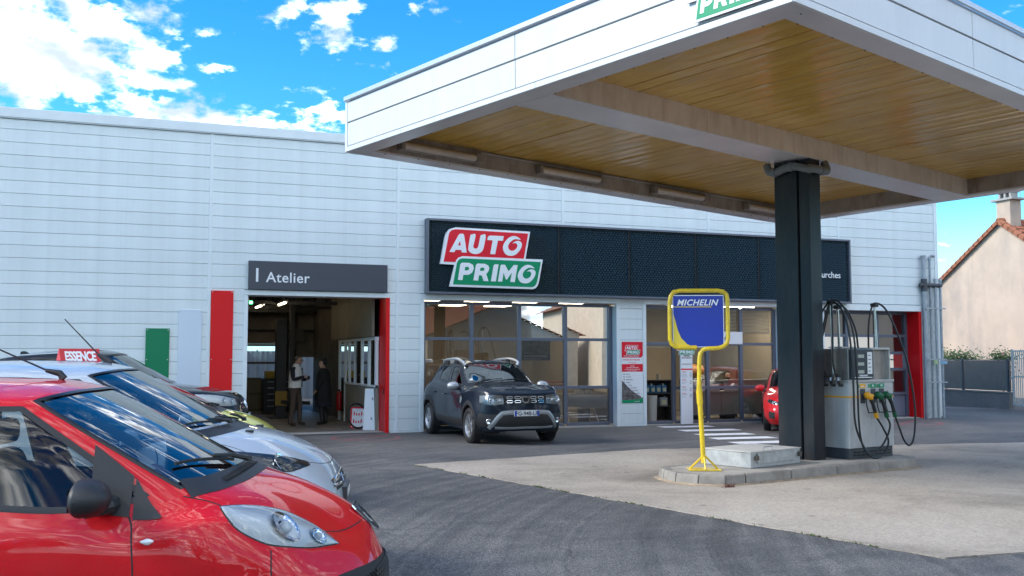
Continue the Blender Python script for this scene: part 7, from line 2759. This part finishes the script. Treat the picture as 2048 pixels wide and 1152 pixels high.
# ================================================================== things inside
def inside():
    blk = mat('cabinet_black', (.012, .012, .014), .4)
    BL = mat('bottle_blue', (.03, .16, .30), .3)
    # showroom: cloth-covered folding table, cups, palm, poster in the glass, red crate
    t = thing('folding_table', 'folding table under a grey cloth inside the showroom', 'table', (10.98, 1.5, .02))
    MB().box(-.55, .55, -.35, .35, .70, .735).build('top', mat('table_top', (.5, .5, .5), .6), t)
    for x in (-.42, .42):
        for s_ in (-1, 1):
            MB().tube([(x, -.28 * s_, 0), (x * .8, .28 * s_ * .2, .70)], .014, 6).build('leg', ALU, t)
    cl = thing('table_cloth', 'grey cloth draped over the showroom folding table', 'tablecloth', (10.98, 1.5, .02))
    rows = []
    for k, (o, z) in enumerate(((0, .742), (.0, .742), (.02, .70), (.03, .55), (.04, .40))):
        row = []
        for i in range(41):
            a = i / 40 * 4
            s_, f_ = int(a) % 4, a - int(a)
            W, D = (.56 + o, .36 + o) if k else (.05, .03)
            pts = [(-W, -D), (W, -D), (W, D), (-W, D)]
            p, q = pts[s_], pts[(s_ + 1) % 4]
            wv = (.012 * math.sin(i * 2.3) if k > 1 else 0)
            row.append((p[0] + (q[0] - p[0]) * f_ + wv, p[1] + (q[1] - p[1]) * f_ + wv, z + (.03 * math.sin(i * .8) if k == 4 else 0)))
        rows.append(row)
    MB().grid(rows).build('cloth', mat('cloth_grey', (.20, .20, .21), .9, var=.1), cl, smooth='all')
    cu = thing('paper_cups', 'row of white paper cups on the showroom table', 'cups', (10.85, 1.45, .762))
    for k in range(7):
        MB().lathe([(.0, 0), (.026, 0), (.036, .09), (.033, .09), (.024, .005)], 12, Matrix.Translation((k * .075, 0, 0))).build('cup', LETTER, cu, smooth=True)
    pl = thing('indoor_palm', 'tall spiky indoor palm behind the right showroom pane', 'plant', (11.30, 1.9, .02))
    MB().lathe([(0, 0), (.15, 0), (.19, .34), (.17, .34), (.15, .30), (0, .30)], 20).build('pot', mat('pot_dark', (.10, .09, .085), .6), pl, smooth=True)
    st = MB()
    lf = MB()
    rnd = random.Random(8)
    for (tx, ty, tz) in ((-.10, 0, 1.95), (-.32, .1, 1.55), (.12, .1, 2.25), (-.18, -.1, 1.25)):
        st.tube(catmull([(0, 0, .3), (tx * .3, ty * .3, .3 + (tz - .3) * .5), (tx, ty, tz)], 5), .022, 6)
        for k in range(34):
            a = rnd.uniform(0, 6.28)
            e = rnd.uniform(-.5, 1.1)
            L = rnd.uniform(.28, .45)
            d = Vector((math.cos(a) * math.cos(e), math.sin(a) * math.cos(e), math.sin(e)))
            p0 = Vector((tx, ty, tz))
            p1 = p0 + d * L * .6
            p2 = p0 + d * L - Vector((0, 0, .10))
            s_ = d.cross(Vector((0, 0, 1))).normalized() * .014
            lf.add([p0 - s_ * .6, p0 + s_ * .6, p1 + s_, p1 - s_, p2], [(0, 1, 2, 3), (3, 2, 4)])
    st.build('stem', mat('palm_stem', (.16, .12, .08), .8), pl, smooth=True)
    lf.build('leaves', mat('palm_leaf', (.06, .11, .035), .5, var=.3), pl, fix=False)
    p = thing('window_poster', 'poster of an engine with a blue caption strip behind the showroom glass', 'poster', (8.92, .33, 1.62))
    MB().box(0, .74, 0, .008, .16, .48).build('picture', mat('poster_picture', (.16, .15, .13), .5, var=.9, vscale=7), p)
    MB().box(0, .74, -.001, .008, .0, .158).build('caption_strip', mat('caption_blue', (.03, .05, .30), .5), p)
    MB().box(.05, .66, -.003, -.0011, .085, .125).build('caption', LETTER, p)
    MB().box(.05, .50, -.003, -.0011, .03, .045).build('caption', LETTER, p)
    rb = thing('red_crate', 'small red crate on a stand inside the showroom', 'crate', (10.75, 2.6, .02))
    MB().box(-.02, .02, -.02, .02, 0, .88).build('stand', BLACKP, rb)
    for z in (.90, 1.0):
        MB().box(-.25, .25, -.15, .15, z, z + .03).build('tray', mat('crate_red', (.35, .02, .02), .5), rb)
    # office: shelf with blue bottles, bin, counter, blinds, orange drum
    s = thing('bottle_shelf', 'dark shelf unit just inside the open office door', 'shelf', (12.98, 1.0, .018))
    sh = mat('shelf_dark', (.05, .045, .04), .7)
    for z in (.02, .38, .72, 1.06):
        MB().box(-.32, .42, 0, .36, z, z + .025).build('board', sh, s)
    for x in (-.34, .42):
        MB().box(x, x + .022, 0, .36, 0, 1.09).build('side', sh, s)
    MB().box(-.32, .42, .34, .36, .03, 1.06).build('back', sh, s)

    def jug(loc, m, k, lb, h=.24, w=.075):
        o = thing('fluid_jug', lb, 'jug', loc, group='jugs on the office shelf')
        MB().box(-w, w, -w * .7, w * .7, 0, h * .8).build('jug_body', m, o, bevel=.018)
        MB().tube([(-w * .3, 0, h * .8), (-w * .3, 0, h)], .022, 8).build('cap', LETTER if k % 2 else BLACKP, o)
        MB().box(-w * .6, w * .6, -w * .7 - .002, -w * .7, h * .15, h * .55).build('jug_label', mat('jug_label', (.55, .52, .30), .5), o)
        MB().tube([(w * .1, 0, h * .78), (w * .8, 0, h * .95), (w * .9, 0, h * .7)], .01, 5).build('grip', m, o)
    for k in range(4):
        jug((12.74 + k * .17, 1.12, .764), BL, k, 'blue fluid jug on the upper shelf, %s from the left' % ['first', 'second', 'third', 'fourth'][k])
    jug((12.95, 1.12, .424), BL, 1, 'blue fluid jug on the lower shelf', .26, .085)
    jug((13.22, 1.12, .424), mat('jug_grey', (.30, .33, .35), .5), 0, 'large pale grey jug on the lower shelf', .27, .11)
    tag(MB().lathe([(0, 0), (.05, 0), (.055, .14), (0, .14)], 14, Matrix.Translation((13.12, 1.15, 1.106))).build('paint_pot', mat('pot_tan', (.45, .40, .30), .6), smooth=True), 'small tan pot on top of the bottle shelf', 'pot')
    b = MB().lathe([(0, 0), (.12, 0), (.14, .70), (.125, .70), (.11, .02), (0, .02)], 20, Matrix.Translation((12.62, .62, .018)))
    tag(b.build('waste_bin', mat('bin_grey', (.42, .42, .40), .5), smooth=True), 'slim grey waste bin just inside the office door', 'bin')
    c = thing('reception_counter', 'pale office counter with overhanging tops behind the glass', 'counter', (14.2, 1.4, .018))
    CG = mat('counter_grey', (.42, .43, .44), .5)
    MB().box(.0, 1.0, 0, .05, .12, .72).build('front_panel', CG, c, bevel=.004)
    MB().box(1.02, 2.9, .02, .07, .12, .72).build('front_panel', CG, c, bevel=.004)
    MB().box(-.05, 1.05, -.12, .55, .725, .76).build('top', mat('counter_top', (.50, .50, .49), .4), c, bevel=.004)
    MB().box(1.05, 2.95, -.05, .60, .725, .76).build('top', mat('counter_top', (.50, .50, .49), .4), c, bevel=.004)
    MB().box(.05, .95, .0, .03, .762, 1.02).build('screen_panel', CG, c)
    MB().box(1.1, 2.9, .0, .03, .762, 1.04).build('screen_panel', CG, c)
    MB().box(0, 1.0, -.15, .20, 1.021, 1.05).build('upper_shelf', mat('counter_top', (.50, .50, .49), .4), c)
    MB().box(1.1, 2.9, -.15, .20, 1.041, 1.07).build('upper_shelf', mat('counter_top', (.50, .50, .49), .4), c)
    for x in (.2, 1.2, 2.4):
        MB().box(x, x + .3, .1, .4, .0, .12).build('foot', SIGNG, c)
    o = thing('orange_drum', 'orange drum lying at the back of the office', 'drum', (15.2, 2.9, .018))
    MB().tube([(-.28, 0, 1.28), (.28, 0, 1.28)], .20, 18).build('drum', mat('drum_orange', (.55, .22, .03), .4), o, smooth=True)
    MB().box(-.3, .3, -.2, .2, 0, 1.07).build('stand', sh, o)
    for x in (-.15, .15):
        MB().tube([(x - .02, 0, 1.28), (x + .02, 0, 1.28)], .207, 18).build('hoop', BLACKP, o)
    tag(MB().lathe([(0, 0), (.035, 0), (.035, .16), (.014, .22), (.014, .27), (0, .27)], 12, Matrix.Translation((15.75, 1.45, 1.09))).build('spray_bottle', glass('bottle_clear', (.7, .75, .78), 1.0), smooth=True), 'clear spray bottle standing on the counter', 'bottle')
    for i, (x0, x1) in enumerate(((14.08, 14.98), (15.10, 16.02))):
        bl = thing('window_blind', 'white slatted blind half lowered behind the %s upper office pane' % ['middle', 'right'][i], 'blind', (x0, .30, 2.36))
        MB().box(0, x1 - x0, -.02, .03, .56, .60).build('head_rail', LETTER, bl)
        for k in range(15):
            z = .02 + k * .037
            MB().add([(0, -.012, z + .008), (x1 - x0, -.012, z + .008), (x1 - x0, .014, z - .008), (0, .014, z - .008)], [(0, 1, 2, 3)]).build('slat', LETTER, bl)
        MB().box(0, x1 - x0, -.014, .014, -.03, -.008).build('bottom_rail', LETTER, bl)
    # workshop: extinguisher, tyre, leaning boards, oil bottles, bench clutter
    e = thing('fire_extinguisher', 'red fire extinguisher on the glazed booth wall in the workshop', 'extinguisher', (5.30, 4.35, .30))
    MB().lathe([(0, 0), (.07, 0), (.075, .03), (.075, .40), (.05, .47), (.02, .50), (0, .50)], 16).build('cylinder', mat('ext_red', (.45, .01, .01), .35), e, smooth=True)
    MB().box(-.05, .03, -.02, .02, .50, .55).build('valve', BLACKP, e, bevel=.006)
    MB().tube(catmull([(.02, 0, .50), (.10, 0, .42), (.10, 0, .15)], 4), .01, 6).build('hose', RUBBER, e)
    ty = thing('thin_tyre', 'thin dark bicycle-like tyre leaning in front of the red-framed board', 'tyre', (5.14, 1.35, .015))
    M = Matrix.Translation((0, 0, .30)) @ Matrix.Rotation(R(28), 4, 'Z') @ Matrix.Rotation(R(78), 4, 'X')
    MB().tube([M @ Vector((.29 * math.cos(2 * math.pi * k / 32), .29 * math.sin(2 * math.pi * k / 32), 0)) for k in range(32)], .022, 7, closed=True).build('tyre', RUBBER, ty, smooth='all')
    bd = thing('framed_board', 'red-framed notice board leaning against the booth behind the tyre', 'board', (5.02, 1.62, .015), R(-18))
    bd.rotation_euler = (R(-10), 0, R(-32))
    MB().box(0, .50, 0, .02, 0, .50).build('board', LETTER, bd)
    fr = MB()
    for q in ((0, .5, 0, .03), (0, .5, .47, .5)):
        fr.box(q[0], q[1], -.006, -.001, q[2], q[3])
    for q in ((0, .03), (.47, .5)):
        fr.box(q[0], q[1], -.006, -.001, .031, .469)
    fr.build('frame', LRED, bd)
    for z, w_ in ((.30, .38), (.12, .40)):
        for q in range(6):
            MB().box(.07 + q * .062, .10 + q * .062, -.004, -.001, z, z + (.09 if q in (0, 3) else .055)).build('mark', LRED, bd)
    wb = thing('white_board', 'tall white board with black zigzag marks leaning by the red jamb', 'board', (5.16, .86, .015))
    wb.rotation_euler = (R(-7), 0, R(-38))
    MB().box(0, .42, 0, .012, 0, .96).build('sheet', LETTER, wb)
    for z in (.20, .66):
        mb = MB()
        extruded(mb, [(.24, z), (.20, z + .05), (.23, z + .05), (.19, z + .12), (.20, z + .07), (.17, z + .07)], [], lambda a, b_, d: (a, -d, b_), .0, .002)
        mb.build('mark', SIGNG, wb, fix=False)
    cols = [(.04, .04, .045), (.35, .33, .30), (.05, .05, .05), (.25, .32, .05), (.06, .05, .05)]
    for k in range(5):
        o = thing('oil_bottle', 'oil bottle on the ledge of the workshop booth, %s from the left' % ['first', 'second', 'third', 'fourth', 'fifth'][k], 'bottle', (5.47, 2.7 - k * .17, 1.052), group='oil bottles on the booth ledge')
        MB().box(-.03, .03, -.05, .05, 0, .18).build('bottle_body', mat('oil_%d' % k, cols[k], .4), o, bevel=.01)
        MB().tube([(0, -.02, .18), (0, -.02, .23)], .018, 8).build('cap', LETTER, o)
    # lift post, tool cabinet and yellow press at the back
    lp = thing('lift_post', 'dark vehicle lift post in the middle of the workshop', 'lift', (4.02, 6.2, .015))
    MB().box(-.14, .14, -.16, .16, 0, 2.75).build('column', mat('lift_dark', (.025, .027, .032), .5), lp, bevel=.01)
    MB().box(-.30, .30, -.30, .30, 0, .03).build('base', mat('lift_dark', (.025, .027, .032), .5), lp)
    MB().box(-.16, .16, -.20, -.161, .35, .75).build('carriage', mat('lift_yellow', (.42, .28, .03), .5), lp)
    MB().tube([(0, -.2, .45), (.75, -.45, .42)], .05, 6).build('arm', mat('lift_dark', (.025, .027, .032), .5), lp)
    tc_ = thing('tool_cabinet', 'black tool cabinet standing behind the person in the vest', 'cabinet', (4.25, 8.6, .015))
    MB().box(-.42, .42, -.25, .25, .05, 1.05).build('carcass', blk, tc_, bevel=.01)
    for k in range(5):
        MB().box(-.39, .39, -.275, -.251, .10 + k * .18, .25 + k * .18).build('drawer', blk, tc_, bevel=.006)
        MB().box(-.3, .3, -.285, -.276, .225 + k * .18, .235 + k * .18).build('drawer_pull', ALU, tc_)
    yb = thing('yellow_crate', 'yellow box on top of the black tool cabinet', 'box', (4.2, 8.6, 1.066))
    MB().box(-.3, .3, -.18, .18, 0, .22).build('box', mat('box_yellow', (.50, .36, .04), .5), yb, bevel=.01)
    dt = MB()
    for x, z0, z1 in ((4.75, 0, 3.1), (5.0, 1.0, 3.1), (3.0, .4, 3.1)):
        dt.tube([(x, 10.12, z0), (x, 10.12, z1)], .03, 6)
    dt.tube([(2.0, 10.12, 2.55), (5.6, 10.12, 2.55)], .025, 6)
    dt.build('wall_pipes', mat('pipe_dark', (.05, .05, .05), .6), BW)
    MB().box(5.0, 5.3, 10.08, 10.19, 2.2, 2.6).build('fuse_box', mat('fuse_grey', (.12, .12, .12), .6), BW)
    # back yard seen through the workshop
    f = thing('sheet_fence', 'pale corrugated sheet fence behind the workshop', 'fence', (-4, 20, 0))
    fm = MB()
    row0, row1 = [], []
    for k in range(241):
        x = k * .1
        y = (0, 0, .05, .05)[k % 4]
        row0.append((x, y, 0))
        row1.append((x, y, 1.95))
    fm.grid([row0, row1])
    fm.build('sheet', mat('sheet_pale', (.52, .58, .64), .5, .2), f)
    for k in range(9):
        MB().box(k * 3, k * 3 + .06, .06, .12, 0, 2.0).build('post', GALV, f)


inside()


def back_car():
    P = paint('back_silver_paint', (.40, .42, .45), .4, .3)
    c = Car('silver_car', 'silver car glimpsed through the rear doorway of the workshop', (6.55, 14.6), R(0), 0.0, P, [(0, 0), (.69, .95), (1.54, 1.8), (3.43, 4.1)], None, 1.08, dens=3, fa=.8, ra=3.4, R0=.31, arch=.36)
    c.cabin(-1)
    c.wheels()
    c.root.rotation_euler = (0, 0, R(8))


back_car()
